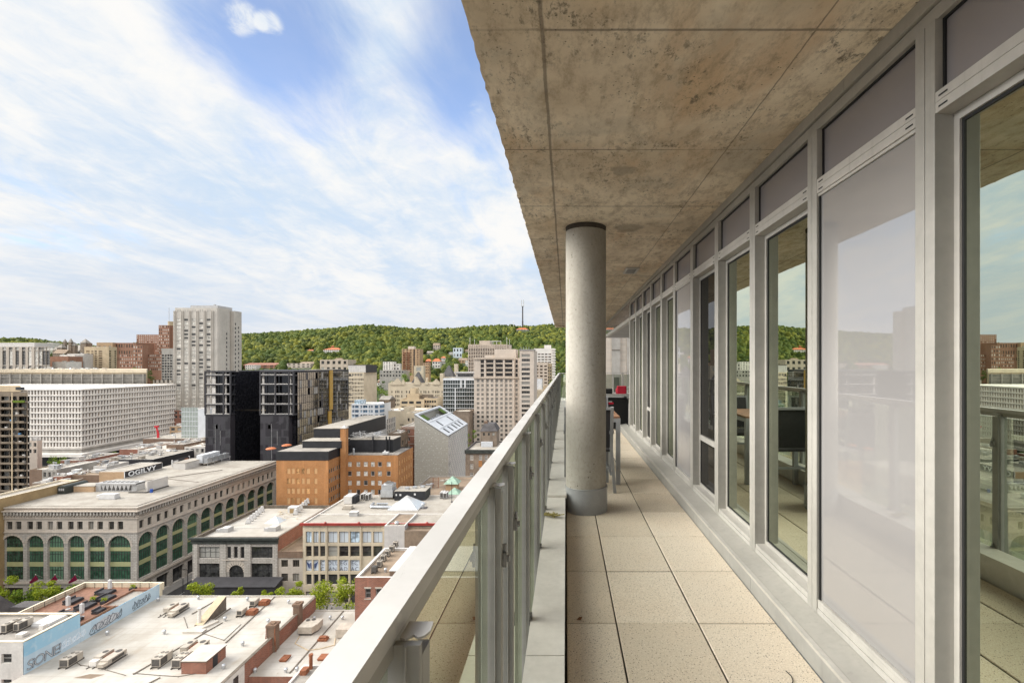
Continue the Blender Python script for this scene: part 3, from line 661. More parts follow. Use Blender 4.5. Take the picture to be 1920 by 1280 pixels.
    mb=MB(); mb.box(0.85,0.95,9.545,9.558,0.50,0.54); one(mb,'red_towel','red_cloth','small red towel hung on the black cabinet front','towel')
balcony()

# ------------------------------------------------------------------ city: kit of parts
GZ = -64.0
def even(W,n,w,m0=0.0,m1=None):
    m1=m0 if m1 is None else m1
    if n==1: return [((W-w)/2+0,(W+w)/2)]
    st=(W-m0-m1-w)/(n-1); return [(m0+i*st,m0+i*st+w) for i in range(n)]
def rows(z,n,pitch,h): return [(z+i*pitch,z+i*pitch+h) for i in range(n)]
def facade(mb,O,ang,W,H,cols,rws,depth=0.25,m=0,mr=None,keep=None):
    """wall rectangle with real openings and reveals; returns the openings"""
    mr=m if mr is None else mr
    mb.T(O,ang); z=0.0; ops=[]
    for j,(a,b) in enumerate(rws):
        if a>z: mb.quad((0,0,z),(W,0,z),(W,0,a),(0,0,a),m)
        u=0.0
        for i,(c,d) in enumerate(cols):
            if keep and not keep(i,j): continue
            if c>u: mb.quad((u,0,a),(c,0,a),(c,0,b),(u,0,b),m)
            mb.quad((c,0,a),(c,depth,a),(c,depth,b),(c,0,b),mr); mb.quad((d,depth,a),(d,0,a),(d,0,b),(d,depth,b),mr)
            mb.quad((c,0,a),(d,0,a),(d,depth,a),(c,depth,a),mr); mb.quad((c,depth,b),(d,depth,b),(d,0,b),(c,0,b),mr)
            ops.append((c,a,d-c,b-a,i,j)); u=d
        if u<W: mb.quad((u,0,a),(W,0,a),(W,0,b),(u,0,b),m)
        z=b
    if z<H: mb.quad((0,0,z),(W,0,z),(W,0,H),(0,0,H),m)
    mb.T(); return ops
def win_geo(mb,w,h,nx=1,nz=1,fw=0.08,sill=0.0,rail=None):
    """one window: glass (0) with frame and glazing bars (1) and an optional sill (2)"""
    mb.quad((0,0.0,0),(w,0.0,0),(w,0.0,h),(0,0.0,h),0)
    if fw>0:
        p=0.05
        mb.box(0,fw,-p,0,0,h,1); mb.box(w-fw,w,-p,0,0,h,1); mb.box(fw,w-fw,-p,0,0,fw,1); mb.box(fw,w-fw,-p,0,h-fw,h,1)
        for i in range(1,nx): mb.box(w*i/nx-fw*0.4,w*i/nx+fw*0.4,-p*0.8,0,fw,h-fw,1)
        zz=rail if rail else [h*k/nz for k in range(1,nz)]
        for z in zz: mb.box(fw,w-fw,-p*0.9,0,z-fw*0.4,z+fw*0.4,1)
WMESH={}
def place_windows(root,ops,O,ang,depth,glass,frame='alu_light',nx=1,nz=1,fw=0.08,limit=100,name='window',count=None,sill=None,rest=None):
    ca,sa=math.cos(R(ang)),math.sin(R(ang)); rw=parent_world(root)
    cnt=count if count is not None else [0]; restmb=MB()
    for (u,v,w,h,i,j) in ops:
        p=(O[0]+ca*u-sa*depth*1.0, O[1]+sa*u+ca*depth, O[2]+v)
        if cnt[0]<limit:
            key=(round(w,2),round(h,2),glass,frame,nx,nz,fw,sill)
            if key not in WMESH:
                mb=MB(); win_geo(mb,w,h,nx,nz,fw)
                if sill: mb.box(-0.12,w+0.12,-depth-0.12,-depth+0.02,-0.18,-0.02,2); mb.box(-0.12,w+0.12,-depth-0.1,-depth+0.02,h+0.02,h+0.3,2)
                WMESH[key]=mb.mesh(name,[glass,frame]+([sill] if sill else []))
            o=bpy.data.objects.new(name,WMESH[key]); col.objects.link(o); o.parent=root
            o.location=(p[0]-rw[0],p[1]-rw[1],p[2]-rw[2]); o.rotation_euler=(0,0,R(ang)); cnt[0]+=1
        else:
            restmb.T(p,ang); win_geo(restmb,w,h,1,1,0 if w*h<6 else fw); restmb.T()
    if restmb.v:
        o=restmb.build(name+'_grid',[glass,frame],root); o['kind']='stuff'
def bld(name,label,cat,x0,x1,y0,y1,zt,wall,roof='roof_grey',S=None,E=None,zb=GZ,par=0.5,cap=None,group=None,wallE=None,limit=100,thin=0.35):
    """a box building: walls with openings on the south and east faces, parapet, flat roof, windows as parts.
    S/E: dict(cols, rows (heights above zb), glass, frame, nx, nz, depth, keep) or a list of such dicts over disjoint rows"""
    root=thing(name,label,cat,((x0+x1)/2,(y0+y1)/2,zb),group)
    mb=MB(); cnt=[0]; H=zt-zb
    mats=[wall,cap or wall,wallE or wall]
    for face,spec in (('S',S),('E',E)):
        W=(x1-x0) if face=='S' else (y1-y0); O=(x0,y0,zb) if face=='S' else (x1,y0,zb); ang=0 if face=='S' else 90; mi=0 if face=='S' else 2
        if not spec:
            mb.T(O,ang); mb.quad((0,0,0),(W,0,0),(W,0,H),(0,0,H),mi); mb.T(); continue
        specs=spec if isinstance(spec,list) else [spec]
        specs=sorted(specs,key=lambda s:s['rows'][0][0]); z=0.0
        for k,s in enumerate(specs):
            top=H if k==len(specs)-1 else specs[k+1]['rows'][0][0]-0.0
            O2=(O[0],O[1],O[2]+z); dp=s.get('depth',0.25)
            ops=facade(mb,O2,ang,W,top-z,s['cols'],[(a-z,b-z) for a,b in s['rows']],dp,mi,mi,s.get('keep'))
            place_windows(root,ops,O2,ang,dp,s.get('glass','glass_dark'),s.get('frame','alu_grey'),s.get('nx',1),s.get('nz',1),s.get('fw',0.08),limit,count=cnt,sill=s.get('sill'))
            z=top
    zr=zt-par
    mb.quad((x1,y1,zb),(x0,y1,zb),(x0,y1,zt),(x1,y1,zt),0); mb.quad((x0,y1,zb),(x0,y0,zb),(x0,y0,zt),(x0,y1,zt),0)
    t=thin
    if par>0:
        a=((x0,y0),(x1,y0),(x1,y1),(x0,y1)); b=((x0+t,y0+t),(x1-t,y0+t),(x1-t,y1-t),(x0+t,y1-t))
        for i in range(4):
            j=(i+1)%4
            mb.quad((*a[i],zt),(*a[j],zt),(*b[j],zt),(*b[i],zt),1); mb.quad((*b[j],zr),(*b[i],zr),(*b[i],zt),(*b[j],zt),1)
        xa,ya,xb,yb=x0+t,y0+t,x1-t,y1-t
    else: xa,ya,xb,yb=x0,y0,x1,y1
    mb.build('wall',mats,root)
    rb=MB(); rb.quad((xa,ya,zr),(xb,ya,zr),(xb,yb,zr),(xa,yb,zr)); rb.build('roof',roof,root)
    return root
def part(root,name,mats,fn,**kw):
    mb=MB(); fn(mb); return mb.build(name,mats,root,**kw)
def roof_bits(root,x0,x1,y0,y1,z,n,seed,mats=('grey_metal','pale_metal','ac_beige','silver')):
    """hatches, boxes and stacks fixed to a roof: parts of that building"""
    rnd=random.Random(seed)
    for k in range(n):
        w,d,h=rnd.uniform(0.8,2.6),rnd.uniform(0.8,2.6),rnd.uniform(0.5,1.7); x=rnd.uniform(x0+1,x1-1-w) if x1-x0>w+2 else x0+0.4; y=rnd.uniform(y0+1,max(y0+1.1,y1-1-d))
        mb=MB(); q=rnd.random()
        if q<0.55:
            mb.box(x,x+w,y,y+d,z+0.12,z+h); mb.box(x-0.08,x+w+0.08,y-0.08,y+d+0.08,z+h+0.003,z+h+0.08); mb.box(x+0.15,x+w-0.15,y+0.15,y+d-0.15,z,z+0.119); nm='roof_unit'
        elif q<0.8:
            mb.cyl(x,y,z,z+h,0.22,8); mb.cyl(x,y,z+h+0.003,z+h+0.25,0.36,8,0.2); nm='roof_stack'
        else:
            mb.box(x,x+w,y,y+d,z,z+0.35); mb.add(((x,y,z+0.353),(x+w,y,z+0.353),(x+w,y+d,z+0.353),(x,y+d,z+0.353),(x+w/2,y+d/2,z+0.8)),((0,1,4),(1,2,4),(2,3,4),(3,0,4))); nm='roof_hatch'
        mb.build(nm,rnd.choice(mats),root)

def skew(root,x1,y0,names=('wall','roof')):
    """a plan that is not square: the flank runs back at an angle to the front"""
    ry=parent_world(root)[1]; k=x1/y0*1.01
    for o in root.children:
        if o.name.split('.')[0] in names:
            for v in o.data.vertices:
                d=v.co.y+ry-y0
                if d>0.6: v.co.x+=k*d
# ------------------------------------------------------------------ ground and streets
def ground():
    # hill height as a function of s = x/y and distance y
    mb=MB(); mb.quad((-3500,-600,GZ),(1500,-600,GZ),(1500,470,GZ),(-3500,470,GZ)); struct(mb,'ground','ground')
    def strip(n,m,x0,x1,y0,y1,z): q=MB(); q.quad((x0,y0,z),(x1,y0,z),(x1,y1,z),(x0,y1,z)); struct(q,n,m)
    strip('main_street','asphalt',-330,60,110,124.5,GZ+0.005)
    strip('side_street','asphalt',-113,-105.4,124.504,420,GZ+0.006)
    def kerb(x0,x1,y0,y1,h=0.14):
        q=MB(); q.box(x0,x1,y0,y1,GZ,GZ+h); struct(q,'pavement','pavement')
    kerb(-330,-113,124.52,130.2); kerb(-105.4,60,124.52,130.2); kerb(-330,60,105.9,110)
    kerb(-116.5,-113.02,130.21,420); kerb(-105.38,-103.2,130.21,420)
    q=MB()
    for k in range(60): q.box(-230+k*4.4,-228+k*4.4,117.2,117.35,GZ+0.009,GZ+0.0095)
    for k in range(40): q.box(-109.3,-109.15,131+k*4.4,133+k*4.4,GZ+0.010,GZ+0.0105)
    struct(q,'lane_marking','line_white')
ground()

# ------------------------------------------------------------------ street trees
def leaf_mats():
    for nm,a,b in (('leaf_lime',(0.14,0.20,0.013),(0.36,0.40,0.03)),('leaf_green',(0.07,0.13,0.012),(0.22,0.30,0.03)),('leaf_dark',(0.03,0.065,0.012),(0.10,0.16,0.025))):
        m,t,bs=new_mat(nm); g=N(t,'ShaderNodeNewGeometry').outputs['Random Per Island']
        t.links.new(mixc(t,g,a,b),bs.inputs['Base Color']); bs.inputs['Roughness'].default_value=0.7; bs.inputs['Specular IOR Level'].default_value=0.25
        tl=N(t,'ShaderNodeBsdfTranslucent'); t.links.new(mixc(t,g,a,b),tl.inputs[0]); mx=N(t,'ShaderNodeMixShader'); mx.inputs[0].default_value=0.3
        out=[n for n in t.nodes if n.type=='OUTPUT_MATERIAL'][0]; t.links.new(bs.outputs[0],mx.inputs[1]); t.links.new(tl.outputs[0],mx.inputs[2]); t.links.new(mx.outputs[0],out.inputs[0])
    plain('bark',(0.10,0.08,0.06),0.9,0,0.3,2)
leaf_mats()
def crown_mesh(seed,h,r,n=1500,leaf=0.30,mat='leaf_lime',trunk=0.3):
    rnd=np.random.RandomState(seed); mb=MB()
    k=11; cl=[]
    for i in range(k):
        a=rnd.uniform(0,2*math.pi); q=r*math.sqrt(rnd.uniform(0.02,0.62)); z=h*rnd.uniform(trunk+0.12,0.88); s=r*rnd.uniform(0.28,0.5)*(1.15-0.5*abs(z/h-0.6))
        cl.append((q*math.cos(a),q*math.sin(a),z,s))
    for i in range(n):
        c=cl[i%k]; d=rnd.normal(size=3); d/=np.linalg.norm(d); rr=c[3]*(rnd.uniform(0.35,1.05)**0.6)
        p=np.array(c[:3])+d*rr*np.array((1,1,0.72)); u=rnd.normal(size=3); u/=np.linalg.norm(u); v=np.cross(u,d+0.3*rnd.normal(size=3)); v/=np.linalg.norm(v)+1e-6
        l=leaf*rnd.uniform(0.6,1.3); a=p-u*l*0.5; b=p+v*l*0.35; e=p+u*l*0.5; g=p-v*l*0.35
        mb.quad(tuple(a),tuple(b),tuple(e),tuple(g))
    return mb,cl
TREES={}
def tree(name,label,x,y,z,h,r,mat='leaf_lime',seed=1,group=None,n=1500,leaf=0.3,cat='tree'):
    root=thing(name,label,cat,(x,y,z),group,rz=(seed*47)%360)
    key=(seed%4,round(h),round(r),mat,n)
    if key not in TREES:
        mb,cl=crown_mesh(seed,h,r,n,leaf,mat); me=mb.mesh('crown',[mat])
        t=MB(); t.tube((0,0,-0.3),(0.05,0.02,h*0.42),0.035*h*0.5,8,0,0.02*h*0.5)
        for c in cl[:7]: t.tube((0.05,0.02,h*(0.28+0.1*random.random())),(c[0]*0.8,c[1]*0.8,c[2]-c[3]*0.2),0.012*h*0.5,6,0,0.004*h*0.5)
        TREES[key]=(me,t.mesh('trunk',['bark']))
    for nm,me in zip(('crown','trunk'),TREES[key]):
        o=bpy.data.objects.new(nm,me); col.objects.link(o); o.parent=root
    return root
g_='street trees on the main street'
for i,(px,Y,top,r,lab) in enumerate((
    (2,121,1082,3.4,'lime green street tree cut by the left picture edge, under the arcaded store'),
    (48,123,1100,3.0,'bushy street tree left of the leftmost magenta banner'),
    (84,121,1092,3.4,'tallest lime street tree below the middle magenta banner'),
    (124,123,1097,3.3,'street tree below the right magenta banner, beside the roof terrace'),
    (377,121,1083,3.1,'bright lime street tree in front of the charcoal canopy corner'),
    (441,121,1100,2.0,'small lime treetop in front of the middle of the charcoal canopy'),
    (500,122,1106,1.6,'tiny treetop peeping over the white roof by the right end of the canopy'),
    (543,120,1094,3.0,'wide street tree in front of the narrow stone house'),
    (600,121,1091,3.6,'street tree in front of the left signed windows of the college'),
    (650,119,1076,4.0,'tallest street tree in front of the college, touching the brick building edge'))):
    zt=PZ(top,Y); tree('street_tree',lab,PX(px,Y),Y,GZ+0.14,(zt-GZ)*1.06,r,'leaf_lime' if i not in (1,3) else 'leaf_green',i+2,g_,1900,0.42)

# ------------------------------------------------------------------ roof machinery (each a thing)
def condenser(x,y,z,w,d,h,label,fans=2,body='ac_beige',rz=0,group='roof air conditioners',name='air_conditioner'):
    r=thing(name,label,'air conditioner',(x,y,z),group,rz)
    mb=MB(); a=w/2; b=d/2
    mb.box(-a,a,-b,b,0.25,h,0); 
    mb.build('casing',body,r,local=True,bev=0.03)
    mb=MB(); mb.box(-a+0.1,a-0.1,-b-0.012,-b-0.002,0.35,h-0.12); mb.box(a+0.002,a+0.012,-b+0.12,b*0.2,0.35,h-0.12); mb.build('grille','ac_dark',r,local=True)
    nx=2 if fans>=4 else 1; ny=fans//nx
    for i in range(nx):
        for j in range(ny):
            fx=-a+w*(i+0.5)/nx; fy=-b+d*(j+0.5)/ny; q=min(w/nx,d/ny)*0.38
            mb=MB(); mb.cyl(fx,fy,h+0.002,h+0.05,q,14,m=1,top=0); mb.cyl(fx,fy,h+0.052,h+0.07,q*0.3,8,m=1); mb.bar((fx-q,fy,h+0.06),(fx+q,fy,h+0.06),0.04,0.02,1); mb.build('fan',['ac_dark',body],r,local=True)
    mb=MB()
    for sx in (-a+0.12,a-0.12): mb.box(sx-0.06,sx+0.06,-b-0.25,b+0.25,0.0,0.249)
    mb.build('skid','ac_dark',r,local=True); return r
def vent_cowl(x,y,z,label,h=0.8,r=0.3):
    mb=MB(); mb.cyl(x,y,z,z+h*0.4,r*0.62,12); mb.cyl(x,y,z+h*0.4,z+h*0.5,r*0.62,12,r); mb.cyl(x,y,z+h*0.5,z+h*0.75,r,12,r*1.05); mb.dome(x,y,z+h*0.75,r*1.05,0,12,4,0.8)
    return one(mb,'roof_vent','silver',label,'roof vent','mushroom vents on the white roofs')

# ------------------------------------------------------------------ foreground: the two white roofs
def white_roofs():
    ZA=-50.0; ZBp=-52.7
    x0,x1,y0,y1=-89.5,-54.9,76.0,106.0
    a=thing('flat_roofed_building','large low building with a wide white membrane roof at the bottom of the picture','building',(-72,92,GZ))
    mb=MB(); mb.box(x0,x1-0.5,y0,y1,GZ,ZA-0.01,0); mb.build('wall','brick_red',a)
    def slab(m):
        m.quad((x0,y0,ZA),(x1-0.5,y0,ZA),(x1-0.5,y1,ZA),(x0,y1,ZA)); m.box(x0,x1-0.5,y1-0.3,y1,ZA+0.002,ZA+0.25)
    part(a,'roof','roof_membrane',slab)
    part(a,'front_edge','rust',lambda m:m.box(x0,x1-0.5,y0-0.35,y0-0.002,ZA-0.6,ZA+0.05))
    # east brick upstand that drops to the lower roof
    part(a,'party_wall','brick_red',lambda m:m.box(x1-0.499,x1,y0+6,y1-0.6,GZ,ZA+0.12))
    part(a,'party_coping','seam_dark',lambda m:m.box(x1-0.53,x1+0.04,y0,y1-0.6,ZA+0.122,ZA+0.2))
    def g(m): m.box(x1-0.499,x1,y0,y0+5.999,GZ,ZA+0.12)
    o=part(a,'rendered_wall','white_paint',g); o['label']='flaking white rendered end of the brick party wall'
    mb=MB(); mb.box(x1+0.002,x1+0.06,y0+3.2,y0+4.4,ZA-2.6,ZA-0.7); mb.build('window','glass_dark',a)
    for lab,px_a,py_a,px_b,py_b in (('a',250,1264,417,1167),('b',418,1118,360,1151) ,('c',423,1205,518,1116),('d',300,1270,262,1290)):
        Ya=(CAMZ-ZA)*F/(py_a-CY); Yb=(CAMZ-ZA)*F/(py_b-CY)
        part(a,'expansion_joint','seam_dark',lambda m:m.bar((PX(px_a,Ya),Ya,ZA+0.07),(PX(px_b,Yb),Yb,ZA+0.07),0.22,0.13))
    def at(px,py,z=ZA):
        Y=(CAMZ-z)*F/(py-CY); return PX(px,Y),Y
    for px,py,lab in ((296,1127,'silver mushroom vent at the far left corner of the white roof'),(372,1123,'silver mushroom vent behind the sloping roof hatch'),(422,1163,'silver mushroom vent right of the sloping roof hatch'),(464,1126,'silver mushroom vent left of the paired roof air units'),
                      (541,1131,'silver mushroom vent nearest the far right corner of the big white roof'),(503,1167,'silver mushroom vent between the long dark seam and the tall chimney'),(308,1188,'silver mushroom vent in the middle of the white roof'),
                      (201,1190,'silver mushroom vent beside the graffiti wall'),(366,1208,'silver mushroom vent behind the brick stair hut'),(455,1210,'silver mushroom vent left of the crumbling chimney'),(419,1253,'silver mushroom vent in front right of the brick stair hut')):
        x,y=at(px,py); vent_cowl(x,y,ZA,lab)
    x,y=at(409,1232); mb=MB(); mb.cyl(x,y,ZA,ZA+0.35,0.16,10); mb.cyl(x,y,ZA+0.352,ZA+0.5,0.22,10,0.1); one(mb,'roof_pipe','silver','short silver pipe end on the white roof beside the brick stair hut','pipe')
    # condensers
    for px,py,w,d,h,fans,lab in ((120,1252,1.5,2.6,1.5,4,'four-fan beige roof air conditioner near the foot of the graffiti wall'),(292,1252,1.5,2.5,1.6,4,'four-fan beige roof air conditioner left of the brick stair hut'),(330,1253,1.5,2.5,1.5,4,'four-fan beige roof air conditioner touching the brick stair hut')):
        x,y=at(px,py); condenser(x,y+1.2,ZA,w,d,h,lab,fans)
    for px,py,lab in ((205,1240,'rust-topped packaged roof unit on skids near the middle front of the white roof'),(330,1148,'rust-topped packaged roof unit on skids at the far left of the white roof'),(365,1222,'rusty packaged roof unit partly hidden behind the brick stair hut')):
        x,y=at(px,py); r=thing('packaged_unit',lab,'roof unit',(x,y,ZA),'packaged roof units')
        mb=MB(); mb.box(-2.1,-0.9,-0.7,1.9,0.45,1.25); mb.build('condenser_box','ac_beige',r,local=True,bev=0.04)
        mb=MB(); mb.box(-0.1,1.3,-1.6,1.9,0.4,1.2); mb.prism([(-0.1,-1.6),(1.3,-1.6),(1.1,-2.3),(0.1,-2.3)],0.4,0.95); mb.build('blower_box','ac_beige',r,local=True,bev=0.04)
        mb=MB(); mb.box(-0.88,-0.12,-0.2,1.7,0.5,0.9); mb.build('duct','rust',r,local=True)
        mb=MB(); mb.cyl(0.55,1.2,1.203,1.24,0.48,14); mb.cyl(-1.5,0.9,1.253,1.28,0.42,14); mb.box(1.303,1.315,-0.9,1.4,0.5,1.0); mb.build('fan','ac_dark',r,local=True)
        mb=MB()
        for sx in (-2.0,-1.0,0.0,1.2): mb.box(sx-0.05,sx+0.05,-2.0,2.1,0,0.12); mb.box(sx-0.05,sx+0.05,-1.5,-1.4,0.12,0.42); mb.box(sx-0.05,sx+0.05,1.6,1.7,0.12,0.42)
        mb.build('skid','ac_dark',r,local=True)
    x,y=at(180,1247); mb=MB(); mb.box(x-0.7,x+0.5,y-0.5,y+0.6,ZA+0.15,ZA+1.0); mb.box(x-0.6,x+0.4,y-0.4,y+0.5,ZA,ZA+0.148); one(mb,'junction_box','white_paint','small white box beside the front packaged roof unit','box',bev=0.05)
    x,y=at(311,1229); mb=MB(); mb.box(x-0.7,x+0.7,y-0.5,y+0.6,ZA,ZA+0.8); mb.box(x-0.8,x+0.8,y-0.6,y+0.7,ZA+0.802,ZA+0.9); one(mb,'exhaust_box','ac_beige','low beige exhaust box behind the four-fan air conditioners','exhaust')
    for px,py,lab in ((452,1154,'small beige roof air unit with a rusty hood, the nearer of the pair'),(476,1136,'small beige roof air unit with a rusty hood, the farther of the pair')):
        x,y=at(px,py); r=thing('split_unit',lab,'roof unit',(x,y,ZA),'small roof units')
        mb=MB(); mb.box(-0.6,0.5,-0.5,1.2,0.35,1.35); mb.build('condenser_box','ac_beige',r,local=True,bev=0.03)
        mb=MB(); mb.box(-0.5,0.4,-0.515,-0.502,0.5,1.2); mb.build('grille','ac_dark',r,local=True)
        mb=MB(); mb.prism([(0.9,0.0),(2.6,0.0),(2.9,0.6),(2.6,1.6),(0.9,1.6)],0.1,0.7); mb.prism([(0.95,0.1),(2.5,0.1),(2.5,1.4),(0.95,1.4)],0.702,0.95); mb.build('hood',['rust'],r,local=True)
        mb=MB(); mb.box(-0.6,-0.5,-0.7,1.3,0,0.34); mb.box(0.4,0.5,-0.7,1.3,0,0.34); mb.build('skid','ac_dark',r,local=True)
    # sloping hatch and white stack
    x,y=at(381,1168)
    h=thing('sloping_roof_hatch','brown wedge-shaped stair hatch sloping up from the white roof','hatch',(x,y,ZA))
    mb=MB(); X0,X1=x-0.8,x+0.9; Y0,Y1=y-1.2,y+5.2
    mb.add(((X0,Y0,ZA),(X1,Y0,ZA),(X1,Y1,ZA),(X0,Y1,ZA),(X0,Y1,ZA+2.9),(X1,Y1,ZA+2.9),(X0,Y0,ZA+0.35),(X1,Y0,ZA+0.35)),((0,1,7,6),(1,2,5,7),(2,3,4,5),(3,0,6,4)),1)
    mb.add(((X0,Y0,ZA+0.352),(X1,Y0,ZA+0.352),(X1,Y1,ZA+2.902),(X0,Y1,ZA+2.902)),((0,1,2,3),),0); mb.build('lid',['tan_conc','seam_dark'],h)
    mb=MB(); mb.bar((X1+0.5,Y0,ZA+0.1),(X1+0.5,Y1+0.5,ZA+0.1),0.2,0.2); mb.build('curb','seam_dark',h)
    x,y=at(374,1171); mb=MB(); mb.cyl(x,y,ZA,ZA+3.2,0.3,10,0.27); mb.cyl(x,y,ZA+3.203,ZA+3.4,0.36,10,0.36); mb.cyl(x,y,ZA+1.4,ZA+1.5,0.33,10); one(mb,'white_stack','white_paint','tall weathered white pipe stack in front of the sloping hatch','stack',smooth=False)
    x,y=at(362,1184); mb=MB(); mb.box(x-1.6,x+2.2,y-0.6,y+0.6,ZA,ZA+0.35); mb.prism([(x-1.2,y+0.6),(x+1.0,y+0.6),(x+2.4,y+3.6),(x+0.6,y+4)],ZA,ZA+0.3); one(mb,'membrane_hump','roof_white','raised white membrane hump at the foot of the white stack','roof curb',bev=0.08)
    # brick stair hut
    x,y=at(340,1263); hut=thing('stair_hut','red brick stair hut with a white top on the front of the white roof','hut',(x+1.3,y+2,ZA))
    X0,X1,Y0,Y1=x,x+4.1,y,y+4.6
    mb=MB(); mb.box(X0,X1,Y0,Y1,ZA,ZA+2.0); mb.build('wall','brick_red',hut)
    mb=MB(); mb.box(X0-0.1,X1+0.1,Y0-0.1,Y1+0.1,ZA+2.002,ZA+2.16,1,top=0); mb.build('roof',['roof_white','seam_dark'],hut)
    mb=MB(); mb.box(X1+0.002,X1+0.05,Y0+1.5,Y0+2.6,ZA+0.05,ZA+1.85); mb.build('door','dark_metal',hut)
    for k,(pts,l) in enumerate((([(250,1262),(300,1266),(335,1268),(372,1262)],'thin conduit crossing the front of the white roof past the brick stair hut'),([(140,1240),(152,1247),(178,1250),(236,1266)],'thin dark cable snaking across the front left of the white roof'),([(345,1157),(352,1178),(420,1200),(452,1170)],'thin conduit running between the far roof units on the white roof'))):
        q=[at(*p_) for p_ in pts]; mb=MB()
        for (xa,ya),(xb,yb) in zip(q,q[1:]):
            mb.tube((xa,ya,ZA+0.07),(xb,yb,ZA+0.07),0.05,6); mb.box(xa-0.12,xa+0.12,ya-0.1,ya+0.1,ZA+0.003,ZA+0.02)
        one(mb,'roof_conduit','seam_dark',l,'conduit')
    # chimneys on the party wall
    for px,py,hh,w_,lab in ((513,1192,2.0,1.5,'crumbling brick chimney with iron braces on the party wall'),(558,1149,1.7,1.3,'farther brick chimney stub on the party wall')):
        x,y=at(px,py); x=x1-0.3; c=thing('brick_chimney',lab,'chimney',(x,y,ZA),'chimneys on the party wall')
        mb=MB(); mb.box(-w_/2,w_/2,-w_/2,w_/2,-2.5,hh); mb.box(-w_/2-0.15,w_/2+0.15,-w_/2-0.15,w_/2+0.15,hh+0.002,hh+0.45); mb.box(-w_/4,w_/4,-w_/4,w_/4,hh+0.452,hh+0.6); mb.build('stack','brick_brown',c,local=True)
        if hh>1.8:
            mb=MB()
            for sx in (-0.8,0.8): mb.bar((sx,-0.9,-1.2),(sx,-0.82,2.2),0.1,0.1); mb.bar((sx*1.4,-0.95,-2.4),(sx,-0.84,1.2),0.08,0.08)
            mb.build('iron_brace','rust',c,local=True)
    x,y=at(165,1268); 
    q=MB(); q.prism([(x-2.2,y-0.3),(x+1.0,y-0.5),(x+2.2,y+0.6),(x-0.4,y+0.7)],ZA+0.004,ZA+0.012); o=q.build('water_stain','roof_brown',a); 
    # ---- lower roof to the right
    b=thing('lower_roofed_building','lower white roofed building between the brick party wall and the handrail','building',(-45,90,GZ))
    X0,X1,Y0,Y1=-54.85,-30,83,105.2
    mb=MB(); mb.box(X0,X1,Y0,Y1,GZ,ZBp-0.01); mb.build('wall','brick_red',b)
    mb=MB(); mb.quad((X0,Y0,ZBp),(X1,Y0,ZBp),(X1,Y1,ZBp),(X0,Y1,ZBp)); mb.box(X0,X1,Y1-0.3,Y1,ZBp+0.002,ZBp+0.2); mb.build('roof','roof_membrane',b)
    def at2(px,py): return at(px,py,ZBp)
    for pa,pb in (((543,1262),(644,1145)),):
        (xa,ya),(xb,yb)=at2(*pa),at2(*pb); part(b,'expansion_joint','seam_dark',lambda m:m.bar((xa,ya,ZBp+0.07),(xb,yb,ZBp+0.07),0.22,0.13))
    for px,py,lab in ((589,1162,'silver mushroom vent at the far left of the lower white roof'),(619,1161,'silver mushroom vent left of the seam at the far edge of the lower roof'),(642,1161,'silver mushroom vent right of the seam at the far edge of the lower roof'),
                      (478,1260,'silver mushroom vent at the near left corner of the lower roof'),(536,1260,'silver mushroom vent left of the near seam on the lower roof'),(557,1258,'silver mushroom vent right of the near seam beside the grey roof')):
        x,y=at2(px,py); vent_cowl(x,y,ZBp,lab)
    x,y=at2(578,1186); r=thing('packaged_unit','bulky cream packaged unit on the lower white roof','roof unit',(x,y,ZBp),'packaged roof units')
    mb=MB(); mb.prism([(-1.6,-1),(1.2,-1),(1.8,0.4),(1.8,2.4),(-1.6,2.4)],0.4,1.7); mb.build('casing','ac_beige',r,local=True,bev=0.1)
    mb=MB(); mb.box(-1.4,1.1,-0.9,2.2,0,0.39); mb.cyl(-0.9,1.6,1.71,1.78,0.4,12); mb.cyl(0.1,1.9,1.71,1.78,0.4,12); mb.build('skid','ac_dark',r,local=True)
    x,y=at2(640,1196); mb=MB(); mb.box(x-1,x+3,y-0.3,y+2.2,ZBp+0.3,ZBp+1.9); mb.box(x-0.8,x+2.8,y-0.1,y+2,ZBp,ZBp+0.298); one(mb,'beige_air_handler','ac_beige','beige box air handler beside the handrail on the lower white roof','air handler',bev=0.06)
    x,y=at2(606,1199); mb=MB(); mb.box(x-0.9,x+0.9,y-0.6,y+0.6,ZBp,ZBp+0.4); mb.prism([(x-0.7,y-0.4),(x+0.7,y-0.4),(x+0.7,y+0.4),(x-0.7,y+0.4)],ZBp+0.402,ZBp+0.7); one(mb,'drain_curb','rust','square rusty roof curb sitting on the seam of the lower roof','roof curb')
    for px,py,lab in ((534,1236,'rust red skylight cover on the left of the lower white roof'),(605,1234,'rust red skylight cover right of the seam on the lower white roof')):
        x,y=at2(px,py); mb=MB(); mb.box(x-0.6,x+0.6,y-0.7,y+0.9,ZBp,ZBp+0.3); mb.box(x-0.68,x+0.68,y-0.78,y+0.98,ZBp+0.302,ZBp+0.36); one(mb,'skylight_cover','rust',lab,'skylight','rust red skylight covers')
    mb=MB()
    pts=[at2(*p) for p in ((562,1192),(553,1206),(578,1219),(600,1216),(627,1209),(629,1196))]
    for p,q in zip(pts,pts[1:]): mb.tube((p[0],p[1],ZBp+0.06),(q[0],q[1],ZBp+0.06),0.09,6)
    one(mb,'gas_pipe','tan_conc','thin tan pipe looping across the lower white roof','pipe')
    # grey gravel roof at the bottom and its rusty flue
    c=thing('gravel_roofed_building','small building with a grey gravel roof and pale coping at the bottom by the handrail','building',(-40,78,GZ))
    X0,X1,Y0,Y1=-44.6,-28,70,81.7; z=-49.8
